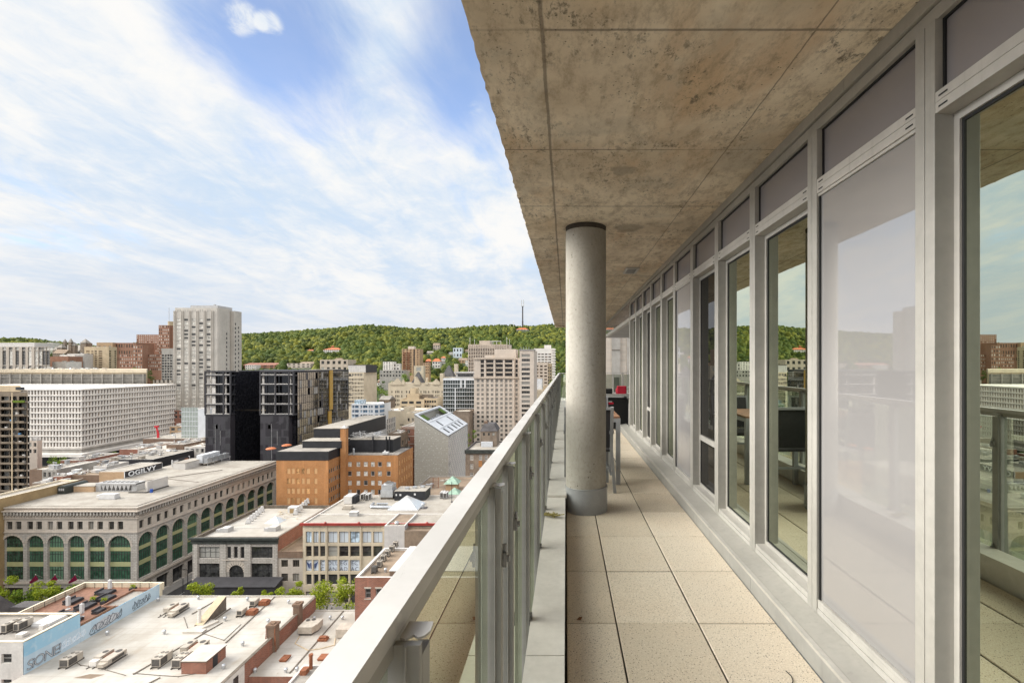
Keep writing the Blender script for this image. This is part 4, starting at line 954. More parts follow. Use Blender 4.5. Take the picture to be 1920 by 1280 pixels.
    mb=MB(); mb.box(X0,X1,Y0,Y1,GZ,z-0.3); mb.box(X0,X1,Y1-0.4,Y1,z-0.299,z); mb.box(X0,X0+0.4,Y0,Y1-0.401,z-0.299,z); mb.build('wall','pale_metal',c)
    mb=MB(); mb.quad((X0+0.4,Y0,z-0.28),(X1,Y0,z-0.28),(X1,Y1-0.4,z-0.28),(X0+0.4,Y1-0.4,z-0.28)); mb.build('roof','roof_grey',c)
    x,y=PX(577,80),80.; mb=MB(); mb.cyl(x,y+1,z-0.28,z+1.9,0.28,10); mb.cyl(x,y+1,z+1.903,z+2.2,0.36,10,0.34); mb.box(x-0.9,x+0.1,y-0.8,y+0.4,z-0.28,z+0.5); one(mb,'rusty_flue','rust','rusty round flue on the grey gravel roof','flue')
    # ---- brick building on the right with condensers
    X0,X1,Y0,Y1=-39.55,-8,90,104.6; zt=-38.7
    W=X1-X0
    d=bld('brick_building','dark red brick building with stone lintels rising beside the handrail','building',X0,X1,Y0,Y1,zt,'brick_red','roof_brown',
        S=dict(cols=[(1.9,2.95),(3.9,4.95),(6.6,7.6),(8.7,9.7)],rows=[(zt-GZ-11.2,zt-GZ-9.4),(zt-GZ-3.9,zt-GZ-2.1)],glass='glass_mixed',frame='grey_metal',nz=2,sill='stone_pale',depth=0.3),par=0.45,cap='pale_metal',thin=0.5)
    zr=zt-0.45
    for k,(px,py) in enumerate(((701,1074),(711,1063),(718,1052),(726,1043),(734,1034),(741,1026))):
        Y=(CAMZ-zr)*F/(py-CY); condenser(PX(px,Y),Y+0.3,zr,0.95,0.95,1.25,('first','second','third','fourth','fifth','sixth')[k]+' condenser from the near end of the row along the brick roof edge',1,'ac_beige' if k else 'ac_dark',0,'condensers along the brick roof edge')
    Y=(CAMZ-zr)*F/(1072-CY); mb=MB(); x=PX(723,Y); mb.cyl(x,Y,zr,zr+0.5,0.25,10); mb.dome(x,Y,zr+0.5,0.33); one(mb,'roof_vent','silver','single silver vent on the brown roof behind the brick facade','roof vent')
    mb=MB(); mb.box(-33.4,-14,91,103,zr+0.01,zr+1.2); mb.box(-33.5,-13.9,90.9,103.1,zr+1.202,zr+1.35,1); e=one(mb,'roof_annex',['brick_brown','pale_metal'],'raised brick roof block with pale coping beside the handrail','roof block')
white_roofs()

# ------------------------------------------------------------------ foreground left: graffiti wall, terrace
def terrace_row():
    xa=-89.56
    L=thing('plastered_building','shabby pale building with a grey roof at the lower left, blue painted side','building',(-105,84,GZ))
    X0,Y0,Y1,z=-128,79.2,88.5,-44.6
    mb=MB()
    ops=facade(mb,(X0,Y0,GZ),0,xa-X0,z-GZ,[(xa-X0-7.0,xa-X0-5.6),(xa-X0-3.6,xa-X0-1.9)],[(z-GZ-7.6,z-GZ-6.1),(z-GZ-3.5,z-GZ-1.9)],0.3)
    mb.box(X0,xa-0.02,Y0+0.35,Y1,GZ,z-0.6); mb.box(X0,xa,Y0+0.001,Y0+0.34,z-0.58,z-0.02); mb.build('wall','white_paint',L); place_windows(L,ops,(X0,Y0,GZ),0,0.3,'glass_dark','alu_light',1,2)
    mb=MB(); mb.box(X0,xa,Y0-0.05,Y0+0.45,z,z+0.12); mb.box(xa-0.45,xa+0.03,Y0+0.451,Y1,z,z+0.12); mb.box(X0,xa-0.451,Y1-0.5,Y1,z,z+0.12); mb.build('coping','cream_coping',L)
    mb=MB(); mb.quad((X0,Y0+0.4,z-0.45),(xa-0.4,Y0+0.4,z-0.45),(xa-0.4,Y1,z-0.45),(X0,Y1,z-0.45)); mb.box(xa-0.4,xa-0.03,Y0+0.36,Y1,z-0.58,z-0.002); mb.box(X0,xa-0.401,Y1-0.4,Y1-0.03,z-0.58,z-0.002); mb.build('roof','roof_grey',L)
    zr=z-0.45
    # the painted corrugated wall
    m,t,b=new_mat('blue_wall'); p=pos(t); s=N(t,'ShaderNodeSeparateXYZ'); t.links.new(p,s.inputs[0])
    n=noise(t,vmul(t,p,(1,0.5,0.25)),0.5,4); blk=N(t,'ShaderNodeTexWhiteNoise'); blk.noise_dimensions='1D'; t.links.new(math_(t,'FLOOR',math_(t,'MULTIPLY',s.outputs[1],0.42)),blk.inputs['W'])
    up=mixc(t,blk.outputs[0],(0.27,0.50,0.66),(0.40,0.62,0.75)); lo=mixc(t,blk.outputs[0],(0.44,0.56,0.65),(0.52,0.64,0.72))
    cc=mixc(t,maprange(t,math_(t,'ADD',s.outputs[2],math_(t,'MULTIPLY',n,0.5)),-46.95,-46.85,0,1),lo,up)
    cc=mixc(t,maprange(t,noise(t,p,1.2,5),0.5,0.75,0,0.4),cc,(0.62,0.70,0.74))
    t.links.new(cc,b.inputs['Base Color']); b.inputs['Roughness'].default_value=0.6
    wv=math_(t,'SINE',math_(t,'MULTIPLY',s.outputs[1],38)); bump(t,b,wv,0.5,0.03)
    def strip(m_,y0,y1,zt): m_.box(xa+0.002,xa+0.06,y0,y1,-50.0,zt)
    mb=MB(); strip(mb,Y0+0.05,88.45,-44.7); mb.build('painted_wall','blue_wall',L)
    T=thing('terrace_building','roof terrace building with wood deck, dark loungers and a pale blue side wall','building',(-98,97,GZ))
    X0,Y0,Y1,zd=-106.5,88.55,106.3,-48.1
    mb=MB(); mb.box(X0,xa-0.01,Y0,Y1,GZ,zd-0.1); mb.build('wall','roof_brown',T)
    mb=MB(); mb.quad((X0,Y0,zd),(xa-0.01,Y0,zd),(xa-0.01,Y1,zd),(X0,Y1,zd)); mb.build('deck','deck',T)
    mb=MB(); strip(mb,88.5,106.2,-47.1); mb.build('painted_wall','blue_wall',T)
    mb=MB(); mb.box(X0-0.4,X0,Y0+0.5,Y1+0.4,zd-0.6,zd+1.0); mb.box(X0,xa+0.3,Y1,Y1+0.4,zd-0.6,zd+1.0); mb.box(xa-0.25,xa+0.2,Y1-0.6,Y1-0.001,zd-2.5,zd+1.0); mb.build('parapet','cream_coping',T)
    mb=MB(); 
    for k in range(24): mb.box(xa-0.5,xa-0.42,Y0+0.3+k*0.3,Y0+0.5+k*0.3,zd,zd+1.2)
    mb.box(xa-0.52,xa-0.4,Y0+0.3,Y0+7.5,zd+1.202,zd+1.26); mb.build('slat_fence','wood_top',T)
    mb=MB()
    for k in range(9): mb.box(X0+0.5,X0+0.56,Y0+1+k*2,Y0+1.06+k*2,zd,zd+1.15)
    mb.box(X0+0.5,X0+0.56,Y0+1,Y1-0.6,zd+1.152,zd+1.2); mb.box(X0+0.5,X0+0.56,Y0+1,Y1-0.6,zd+0.6,zd+0.63)
    for k in range(8): mb.box(X0+0.6+k*2,X0+0.66+k*2,Y1-0.5,Y1-0.44,zd,zd+1.15)
    mb.box(X0+0.6,xa-1.5,Y1-0.5,Y1-0.44,zd+1.152,zd+1.2); mb.build('handrail','dark_metal',T)
    mb=MB(); mb.box(xa-4.2,xa-1.2,Y0+8.6,Y1-2.2,zd+0.002,zd+0.12); mb.build('turf_bed','roof_grey',T)
    mb=MB(); mb.box(xa-4.5,xa-4.2,Y0+8.3,Y1-1.9,zd,zd+0.55); mb.box(xa-4.2,xa-1.0,Y0+8.3,Y0+8.598,zd,zd+0.55); mb.box(xa-4.2,xa-1.0,Y1-2.198,Y1-1.9,zd,zd+0.55); mb.build('bed_border','deck',T)
    def lounger(x,y,w,d,label):
        r=thing('outdoor_sofa',label,'sofa',(x,y,zd),'dark sofas on the roof terrace')
        mb=MB(); mb.box(-w/2,w/2,-d/2,d/2,0.05,0.38); mb.build('base','charcoal',r,local=True,bev=0.03)
        mb=MB(); mb.box(-w/2+0.08,w/2-0.08,-d/2+0.08,d/2-0.08,0.382,0.55); mb.build('cushion','cushion',r,local=True,bev=0.05)
        mb=MB(); mb.box(-w/2,-w/2+0.25,-d/2,d/2,0.552,0.85); mb.build('backrest','cushion',r,local=True,bev=0.05)
    for x,y,w,d,l in ((-94.2,91.5,1.6,3.2,'dark outdoor sofa at the near end of the terrace beside the slat fence'),(-98.4,94.2,2.6,2.2,'dark outdoor sofa between two white parasols'),(-97.5,97.4,2.2,2.8,'dark outdoor sofa in the middle of the terrace deck'),(-96.6,100.8,2.4,2.4,'dark outdoor sofa beside the green planter boxes'),(-99.2,103.4,3.0,2.0,'dark outdoor sofa at the far corner of the terrace'),(-101.8,90.6,1.6,2.4,'dark outdoor sofa at the near outer corner of the terrace'),(-102.2,99.6,2.0,2.6,'dark outdoor sofa along the outer terrace rail'),(-93.0,95.6,1.4,1.8,'small dark outdoor sofa beside the raised bed')): lounger(x,y,w,d,l)
    for x,y,l in ((-94.6,93.8,'closed white parasol nearest the slat fence on the terrace'),(-100.4,96.8,'closed white parasol near the outer terrace rail'),(-99.0,104.2,'closed white parasol at the far end of the terrace')):
        r=thing('closed_parasol',l,'parasol',(x,y,zd),'closed white parasols')
        mb=MB(); mb.prism([(-0.28,-0.22),(0.28,-0.22),(0.32,0.22),(-0.32,0.22)],0.75,2.55); mb.cyl(0,0,2.552,2.8,0.18,8,0.04); mb.build('canopy','canvas_white',r,local=True,bev=0.06)
        mb=MB(); mb.cyl(0,0,0.08,0.749,0.05,8); mb.cyl(0,0,0,0.079,0.4,10); mb.build('pole','grey_metal',r,local=True)
    for x,y,l in ((-98.6,91.6,'square dark planter with a green bush near the near terrace rail'),(-97.9,99.4,'green planter box left of the middle terrace sofa'),(-95.2,99.0,'green planter box right of the middle terrace sofa'),(-94.6,104.9,'potted shrub by the far terrace parapet')):
        r=thing('planter',l,'planter',(x,y,zd),'terrace planters')
        mb=MB(); mb.box(-0.5,0.5,-0.5,0.5,0,0.6); mb.build('pot','charcoal',r,local=True,bev=0.03)
        q,_=crown_mesh(5,0.9,0.6,160,0.2); q2=MB(); q2.v=[(a,b,c+0.35) for a,b,c in q.v]; q2.f=q.f; q2.m=q.m; q2.build('foliage','leaf_lime',r,local=True)
    # dark gabled roof and grey wall left of the terrace
    G=thing('dark_roofed_house','charcoal pitched roof house with a round window at the left edge','house',(-120,97,GZ))
    mb=MB(); mb.prism([(-140,90.5),(-108,90.5),(-108,103),(-140,103)],GZ,-51.3); mb.build('wall','grey_conc',G)
    mb=MB(); mb.add(((-140,96,-51.2),(-116.5,96,-51.2),(-116.5,103,-51.2),(-140,103,-51.2),(-140,99.5,-46.2),(-118,99.5,-46.2)),((0,1,5,4),(1,2,5),(2,3,4,5),(3,0,4))); mb.box(-116.4,-108,100.5,103.2,-51.29,-49.6); mb.build('roof','roof_dark',G)
    mb=MB(); mb.tube((-113,90.49,-54),(-113,90.3,-54),0.6,16); mb.build('round_window','glass_dark',G)
    for px,py,l in ((10,1186,'twin-fan roof condenser at the very left edge of the grey roof'),(33,1183,'twin-fan roof condenser second from the left on the grey roof')):
        Y=(CAMZ-zr)*F/(py-CY); condenser(PX(px,Y),Y+0.9,zr,0.9,2.4,1.5,l,2,'ac_beige',0,'twin condensers on the grey roof')
    Y=(CAMZ-zr)*F/(1172-CY); x=PX(82,Y); mb=MB(); mb.box(x-1.6,x+1.6,Y-0.6,Y+2.6,zr,zr+0.4); mb.box(x-1.5,x+1.5,Y-0.5,Y+2.5,zr+0.402,zr+0.62); one(mb,'roof_skylight','canvas_white','low white skylight box on the grey roof above the blue wall','skylight',bev=0.1)
    Y=(CAMZ-zr)*F/(1192-CY); x=PX(40,Y); mb=MB(); mb.box(x-0.6,x+0.6,Y-0.4,Y+0.6,zr,zr+0.5); mb.box(x+1.2,x+1.9,Y+1.6,Y+2.4,zr,zr+0.9); one(mb,'vent_box','white_paint','small white vent box in front of the condensers on the grey roof','vent')
    # graffiti: outline letters and bubble tags
    def tagtext(body,y,z,size,sx,label,mat,fill=None):
        r=thing('graffiti_tag',label,'graffiti',(xa+0.07,y,z),'graffiti on the blue wall')
        for k,(mm,off,bv) in enumerate(((fill,0.0,None),(mat,0.012,0.05))):
            if mm is None: continue
            cu=bpy.data.curves.new('lettering','FONT'); cu.body=body; cu.size=size; cu.space_character=0.82; cu.shear=0.12
            if bv: cu.fill_mode='NONE'; cu.bevel_depth=0.028
            else: cu.fill_mode='FRONT'; cu.offset=0.03
            o=text_mesh('lettering' if bv else 'letter_fill',cu,r,mm); o.rotation_euler=(R(90),0,R(90)); o.location=(off,0,0); o.scale=(sx,1,1)
    tagtext('SiONE!',79.6,-49.6,2.3,0.92,'outlined grey bubble letters sprayed low at the near end of the blue wall','graffiti_black','graffiti_fill')
    def scribble(y0,z0,w_,h_,seed,label,mat,n=60,fillm=None,r_=0.045):
        rnd=random.Random(seed); mb=MB(); m1=0
        for s_ in range(5):
            cy_=y0+w_*(s_+0.5)/5; cz=z0+h_*0.45; pts=[]
            for k in range(11):
                a=2*math.pi*k/10; q=rnd.uniform(0.35,1.0); pts.append((xa+0.085,cy_+w_*0.14*q*math.cos(a)+0.15*math.sin(a),cz+h_*0.5*q*math.sin(a)))
            pts[-1]=pts[0]
            for p_,q_ in zip(pts,pts[1:]): mb.tube(p_,q_,r_,5)
            mb.tube((xa+0.085,cy_-w_*0.05,cz-h_*0.2),(xa+0.085,cy_+w_*0.06,cz+h_*0.25),r_,5)
        mb.tube((xa+0.085,y0,z0),(xa+0.085,y0+w_*0.5,z0+h_*0.06),r_,5); mb.tube((xa+0.085,y0+w_*0.5,z0+h_*0.06),(xa+0.085,y0+w_*0.97,z0+h_*0.3),r_,5)
        if fillm:
            pts=[]
            for k in range(14):
                a=2*math.pi*k/14; pts.append((xa+0.072,y0+w_*0.5+w_*0.47*math.cos(a)*rnd.uniform(0.85,1),z0+h_*0.48+h_*0.46*math.sin(a)*rnd.uniform(0.8,1)))
            mb.poly(pts,1)
        one(mb,'graffiti_tag',[mat,fillm or mat],label,'graffiti','graffiti on the blue wall')
    scribble(85.2,-49.3,4.2,1.5,11,'thin white scrawled tag in the middle of the near blue wall','graffiti_white',r_=0.03)
    scribble(90.3,-49.75,6.6,2.2,4,'large black outlined tag with grey fill in the middle of the blue wall','graffiti_black',fillm='graffiti_fill')
    scribble(99.2,-49.6,4.2,1.9,9,'black outlined tag near the far end of the blue wall','graffiti_black')
terrace_row()

# ------------------------------------------------------------------ the arcaded store across the street
def arch_bay(w,zs,h,mats=None):
    """tall arched window bay: glass, bronze-green bars, pale spandrel bands; zs = band heights"""
    mb=MB(); r=w/2; hs=h-r; n=12
    pts=[(0,0,0),(w,0,0)]+[(r+r*math.cos(math.pi*k/n),0,hs+r*math.sin(math.pi*k/n)) for k in range(n+1)]
    mb.poly(pts,0)
    for a,b in zs: mb.box(0,w,-0.12,-0.002,a,b,2)
    nb=6 if w<5 else 8
    for k in range(1,nb):
        x=w*k/nb; top=hs+math.sqrt(max(0,r*r-(x-r)**2)); mb.box(x-0.05,x+0.05,-0.07,-0.001,0,top-0.02,1)
    zz=[0]+[v for ab in zs for v in ab]+[hs]
    for a,b in ((0,zs[0][0]),(zs[0][1],zs[1][0]),(zs[1][1],hs+r*0.3)): z=a+(b-a)*0.72; mb.box(0.05,w-0.05,-0.075,-0.0012,z-0.06,z+0.06,1)
    return mb
def store():
    x0,x1,y0,y1=-152.4,-116.4,130.3,193.0; zt=-37.6; H=zt-GZ
    root=thing('arcaded_store','long grey stone department store with green arched windows on the street corner','department store',((x0+x1)/2,150,GZ))
    zb_,za_=6.6,18.75           # arch bays: sill and crown above ground
    srow=(20.35,22.55)
    # south openings, measured from the corner
    S=[(3,43.6),(51,81.6),(89,119.6),(127.6,158),(165,196),(203,245)]
    cs=[(PX(a,130.3)-x0,PX(b,130.3)-x0) for a,b in S]
    E=[(0.5+5.6*k,0.5+5.6*k+4.5) for k in range(11)]
    cnt=[0]; mb=MB()
    SW=[(40,78),(98,135),(170,208),(228,265),(300,335),(357,393),(428,465),(487,522),(557,592),(614,650),(685,720),(742,778)]
    sw=[(PX(a/3.369,130.3)-x0,PX(b/3.369,130.3)-x0) for a,b in SW]
    ew=[]
    for k in range(11): ew+= [(0.7+5.6*k,2.1+5.6*k),(3.3+5.6*k,4.7+5.6*k)]
    for ang,O,W,cols_,small in ((0,(x0,y0,GZ),x1-x0,cs,sw),(90,(x1,y0,GZ),y1-y0,E,ew)):
        g=facade(mb,O,ang,W,zb_-0.6,[(c+0.1,d-0.1) for c,d in cols_],[(0.3,4.6)],0.8,0); place_windows(root,g,O,ang,0.8,'glass_dark','dark_metal',3,1,0.12,60,'shop_window',cnt)
        O2=(O[0],O[1],GZ+zb_-0.6)
        ops=facade(mb,O2,ang,W,19.6-(zb_-0.6),cols_,[(0.6,za_-zb_+0.6)],0.7,0)
        for (u,v,w_,h,i,j) in ops:   # fill the corners above each arch
            r=w_/2; hs=h-r; n=12; mb.T(O2,ang)
            for sgn in (0,1):
                arc=[(u+r-r*math.cos(math.pi/2*k/6) if sgn==0 else u+r+r*math.cos(math.pi/2*k/6),0,v+hs+r*math.sin(math.pi/2*k/6)) for k in range(7)]
                cor=(u if sgn==0 else u+w_,0,v+h)
                for p,q in zip(arc,arc[1:]): mb.poly([cor,p,q] if sgn==1 else [cor,q,p],0)
                for p,q in zip(arc,arc[1:]): mb.quad(p,q,(q[0],0.7,q[2]),(p[0],0.7,p[2]),0)
            for k in range(11):           # voussoirs, slightly proud
                a0,a1=math.pi*(k+0.06)/11,math.pi*(k+0.94)/11
                f=lambda a,q:(u+r-q*math.cos(a),-0.07,v+hs+q*math.sin(a))
                mb.quad(f(a0,r+0.02),f(a0,r+0.62),f(a1,r+0.62),f(a1,r+0.02),1)
            mb.T()
            key=('arch',round(w_,1))
            if key not in WMESH: WMESH[key]=arch_bay(w_,[(3.55,4.75),(7.75,8.75)],h).mesh('arched_window',['glass_green','green_black','yellow_band'])
            o=bpy.data.objects.new('arched_window',WMESH[key]); col.objects.link(o); o.parent=root
            ca,sa=math.cos(R(ang)),math.sin(R(ang)); rw=parent_world(root); P=(O2[0]+ca*u-sa*0.65,O2[1]+sa*u+ca*0.65,O2[2]+v); o.location=[a-b for a,b in zip(P,rw)]; o.rotation_euler=(0,0,R(ang))
        O3=(O[0],O[1],GZ+19.6)
        ops=facade(mb,O3,ang,W,H-19.6,small,[(srow[0]-19.6,srow[1]-19.6)],0.45,2); place_windows(root,ops,O3,ang,0.45,'glass_mixed','green_black',2,1,0.08,100,'window',cnt)
    mb.quad((x0,y1,GZ),(x0,y0,GZ),(x0,y0,zt),(x0,y1,zt),0); mb.quad((x1,y1,GZ),(x0,y1,GZ),(x0,y1,zt),(x1,y1,zt),0)
    mb.build('wall',['stone_grey','stone_pale','stone_pale'],root)
    # string courses and the dentilled cornice
    def ring(m,z0,z1,o,mi=0):
        m.box(x0,x1+o,y0-o,y0-0.001,z0,z1,mi); m.box(x1+0.001,x1+o,y0,y1,z0,z1,mi)
    mb=MB(); ring(mb,GZ+19.5,GZ+19.8,0.22); ring(mb,GZ+5.7,GZ+6.3,0.35); ring(mb,GZ+23.3,GZ+23.55,0.25); ring(mb,GZ+25.3,GZ+25.55,0.75); ring(mb,GZ+26.1,zt+0.02,0.25)
    mb.build('string_course','stone_pale',root)
    mb=MB()
    for k in range(int((x1-x0)/0.9)): x=x0+0.3+k*0.9; mb.box(x,x+0.42,y0-0.6,y0-0.002,GZ+24.35,GZ+25.29); 
    for k in range(int((y1-y0)/0.9)): y=y0+0.3+k*0.9; mb.box(x1+0.002,x1+0.6,y,y+0.42,GZ+24.35,GZ+25.29)
    mb.build('cornice_bracket','stone_grey',root)
    mb=MB()
    for k in range(int((x1-x0)/0.45)): x=x0+0.1+k*0.45; mb.box(x,x+0.22,y0-0.3,y0-0.002,GZ+23.75,GZ+24.15)
    for k in range(int((y1-y0)/0.45)): y=y0+0.1+k*0.45; mb.box(x1+0.002,x1+0.3,y,y+0.22,GZ+23.75,GZ+24.15)
    mb.build('dentil','stone_pale',root)
    mb=MB(); mb.poly([(x0,y0+0.1,zt-0.03),(x1-0.1,y0+0.1,zt-0.03),(x1-0.1,y1,zt-0.03),(x0,y1,zt-0.03)]); 
    mb.box(x0+0.2,x1-1.1,y0+1.1,y0+1.3,zt-0.029,zt+0.12); mb.box(x1-1.3,x1-1.1,y0+1.301,y1-1,zt-0.029,zt+0.12)
    mb.build('roof','roof_pale',root)
    mb=MB(); mb.bar((-136,163,zt+0.04),(-121,158,zt+0.04),0.3,0.06); mb.bar((-148,150,zt+0.06),(-126,176,zt+0.06),0.35,0.1); mb.build('roof_seam','seam_dark',root)
    # three magenta banners on tilted poles
    for px,l in ((70,'leftmost magenta banner on the stone store'),(106,'middle magenta banner on the stone store'),(143,'rightmost magenta banner, paler, on the stone store')):
        b=thing('banner',l,'banner',(PX(px,129),130.2,GZ+6.6),'magenta banners')
        mb=MB(); mb.tube((0,0,0.9),(1.5,-3.0,2.9),0.07,8); mb.cyl(1.5,-3.0,2.85,3.1,0.12,8); mb.build('pole','alu_light',b,local=True)
        mb=MB(); n=8; pts=[]
        for k in range(n+1):
            s=k/n; q=0.12*math.sin(6*s); pts.append(((1.4-3.4*s,-2.9+1.5*s+q,2.85-2.9*s),(0.5-2.6*s+q,-1.4+0.7*s,1.6-2.1*s-0.7*(1-s))))
        for p,q in zip(pts,pts[1:]): mb.quad(p[0],q[0],q[1],p[1])
        o=mb.build('cloth','magenta',b,local=True); so=o.modifiers.new('solid','SOLIDIFY'); so.thickness=0.03
    # roof plant
    zr=zt-0.03
    def at(px,py): Y=(CAMZ-zr)*F/(py-CY); return PX(px,Y),Y
    x,y=at(199,936); c=thing('air_handler','pale boxy air handler on the front of the stone store roof','air handler',(x,y,zr))
    mb=MB(); mb.box(-2.0,2.4,0,1.7,0.3,1.5); mb.prism([(-2.9,0.1),(-2.0,0.1),(-2.0,1.6),(-2.9,1.6)],0.5,1.2); mb.build('casing','canvas_white',c,local=True,bev=0.04)
    mb=MB(); mb.box(-2.1,2.5,-0.1,1.8,0,0.299); mb.build('base','grey_metal',c,local=True)
    x,y=at(222,921); c=thing('zigzag_chiller','long grey chiller with zigzag coils on the stone store roof','chiller',(x,y,zr))
    mb=MB(); mb.box(-7,5.2,0.0,0.25,2.0,2.5); mb.box(-7,5.2,3.4,3.6,2.0,2.5); mb.box(-7,5.2,0.251,3.399,2.3,2.5); mb.box(-7,-5.4,0,3.6,0.2,1.999); mb.box(3.6,5.2,0.4,3.4,0.2,1.999); mb.box(-7,5.2,0,3.6,0.05,0.199)
    for k in range(7): mb.add(((-5.3+k*1.27,0.05,2.0),(-4.1+k*1.27,0.05,2.0),(-4.7+k*1.27,0.05,0.2),(-5.3+k*1.27,3.4,2.0),(-4.1+k*1.27,3.4,2.0),(-4.7+k*1.27,3.4,0.2)),((0,2,1),(0,3,5,2),(1,2,5,4),(3,4,5)))
    mb.build('frame','grey_metal',c,local=True)
    mb=MB(); mb.box(-5.2,3.5,1.6,1.7,0.2,2.0); mb.build('core','dark_metal',c,local=True)
    mb=MB()
    for k in range(8): mb.cyl(-5.8+k*1.4,1.8,2.501,2.62,0.55,12)
    mb.build('fan','ac_dark',c,local=True)
    x,y=at(275,923); c=thing('screen_wall','tall pale metal screen wall at the end of the zigzag chiller','screen',(x,y,zr))
    mb=MB(); mb.box(0,0.25,0,7.5,0.35,3.3); mb.build('panel','pale_metal',c,local=True)
    mb=MB(); mb.box(-5,0.3,-0.6,0.0,0,0.3); mb.box(0.26,0.6,0,7.5,0,0.34); mb.build('base','ac_dark',c,local=True)
    x,y=at(284,923); mb=MB(); mb.cyl(x,y,zr,zr+1.0,0.38,12); mb.cyl(x,y,zr+1.003,zr+1.06,0.4,12); one(mb,'blue_drum','car_blue','small bright blue drum on the stone store roof','drum')
    x,y=at(372,873); c=thing('rooftop_chiller','long silver chiller bank on a steel platform at the back of the stone store roof','chiller',(x,y,zr))
    mb=MB(); mb.box(-1,3.4,0,13,1.0,1.15); 
    for yy in (0.5,4,8,12.5):
        for xx in (-0.8,3.2): mb.box(xx-0.1,xx+0.1,yy-0.1,yy+0.1,0,0.999)
    mb.build('platform','grey_metal',c,local=True)
    mb=MB(); mb.box(-0.9,1.4,0.2,9.5,1.151,4.0); mb.build('cabinet','white_cool',c,local=True,bev=0.03)
    for k in range(4):
        mb=MB(); mb.box(1.7,3.2,0.4+k*3.1,2.9+k*3.1,1.151,2.8); mb.cyl(2.45,1.6+k*3.1,2.803,3.0,0.6,12); mb.build('fan_module',['silver'],c,local=True)
    x,y=at(332,880); c=thing('plant_room','low white plant room left of the silver chiller bank','plant room',(x,y,zr))
    mb=MB(); mb.box(-1.5,3.0,0,9,0,2.3); mb.build('wall','pale_metal',c,local=True); mb=MB(); mb.box(-1.6,3.1,-0.1,9.1,2.302,2.45); mb.build('roof','roof_pale',c,local=True)
    x,y=at(156,922); c=thing('brick_roof_box','peach brick roof box behind the air handler','roof box',(x,y,zr))
    mb=MB(); mb.box(-3.2,3.2,0,4,0,1.7); mb.build('wall','brick_tan',c,local=True); mb=MB(); mb.box(-3.3,3.3,-0.1,4.1,1.702,1.85); mb.build('roof','roof_pale',c,local=True)
    x,y=at(115,926); c=thing('arched_metal_shed','dark green metal shed with arched roof at the edge of the stone store roof','shed',(x,y,zr))
    mb=MB(); pts=[(-1.2,0)]+[(1.2*-math.cos(math.pi*k/8),1.9+0.6*math.sin(math.pi*k/8)) for k in range(9)]+[(1.2,0)]
    a=[(q,0,z) for q,z in pts]; b=[(q,7,z) for q,z in pts]; n=len(pts); mb.add(a+b,[(i,(i+1)%n,n+(i+1)%n,n+i) for i in range(n)]+[tuple(range(n-1,-1,-1)),tuple(range(n,2*n))]); mb.build('shell','green_black',c,local=True)
    mb=MB()
    for k in range(3): mb.box(-0.8+k*0.6,-0.4+k*0.6,-0.03,-0.002,1.0,1.7)
    mb.build('vent_louvre','grey_metal',c,local=True)
    # the signed brick block behind
    r=bld('sign_building','brick block carrying the white on black roof sign','building',-158.5,-150.1,163,178.5,PZ(884,163),'brick_tan','roof_pale',par=0.2,cap='white_paint',S=None,E=None)
    zt2=PZ(884,163); mb=MB(); mb.box(-150.099,-149.9,163.1,178.2,zt2-2.1,zt2-0.12); sg=one(mb,'roof_sign','charcoal','black signboard with white capital letters on the brick block','sign')
    mb=MB(); mb.box(-150.09,-149.86,163.05,178.25,zt2-2.2,zt2-2.102); mb.box(-150.09,-149.86,163.05,163.098,zt2-2.1,zt2-0.1); mb.box(-150.09,-149.86,178.202,178.25,zt2-2.1,zt2-0.1); mb.build('border','sign_white',sg)
    cu=bpy.data.curves.new('lettering','FONT'); cu.body='OGILVY'; cu.size=2.25; cu.extrude=0.05; cu.space_character=1.08; cu.offset=0.035
    o=text_mesh('lettering',cu,sg,'sign_white'); o.rotation_euler=(R(90),0,R(90))
    rw=parent_world(sg); o.location=(-149.82-rw[0],164.3-rw[1],zt2-1.93-rw[2]); o.scale=(1.33,1,1)
    bb=thing('mural_billboard','dark billboard with white and red shapes behind the roof sign','billboard',(-148.5,181,zt2-3))
    mb=MB(); mb.box(0,0.2,0,8,0.3,3.2); mb.build('panel','charcoal',bb,local=True)
    mb=MB(); mb.prism([(0.201,0.4),(0.22,0.4),(0.22,2.6),(0.201,2.6)],0.5,2.9); mb.build('pale_shape','canvas_white',bb,local=True)
    mb=MB(); mb.prism([(0.201,3.2),(0.22,3.2),(0.22,5.0),(0.201,5.4)],0.6,2.0); mb.prism([(0.201,5.7),(0.22,5.7),(0.22,7.6),(0.201,7.2)],0.5,2.8); mb.build('red_shape','rust',bb,local=True)
    mb=MB(); mb.box(-0.1,0.3,-0.2,-0.002,0,3.4); mb.box(-0.1,0.3,8.002,8.2,0,3.4); mb.build('post','canvas_white',bb,local=True)
    bld('ochre_building','narrow ochre walled building along the left edge of the stone store roof','building',-158.5,-152.6,119,150.5,-35.0,'ochre','roof_pale',par=0.5,cap='cream_coping')
store()

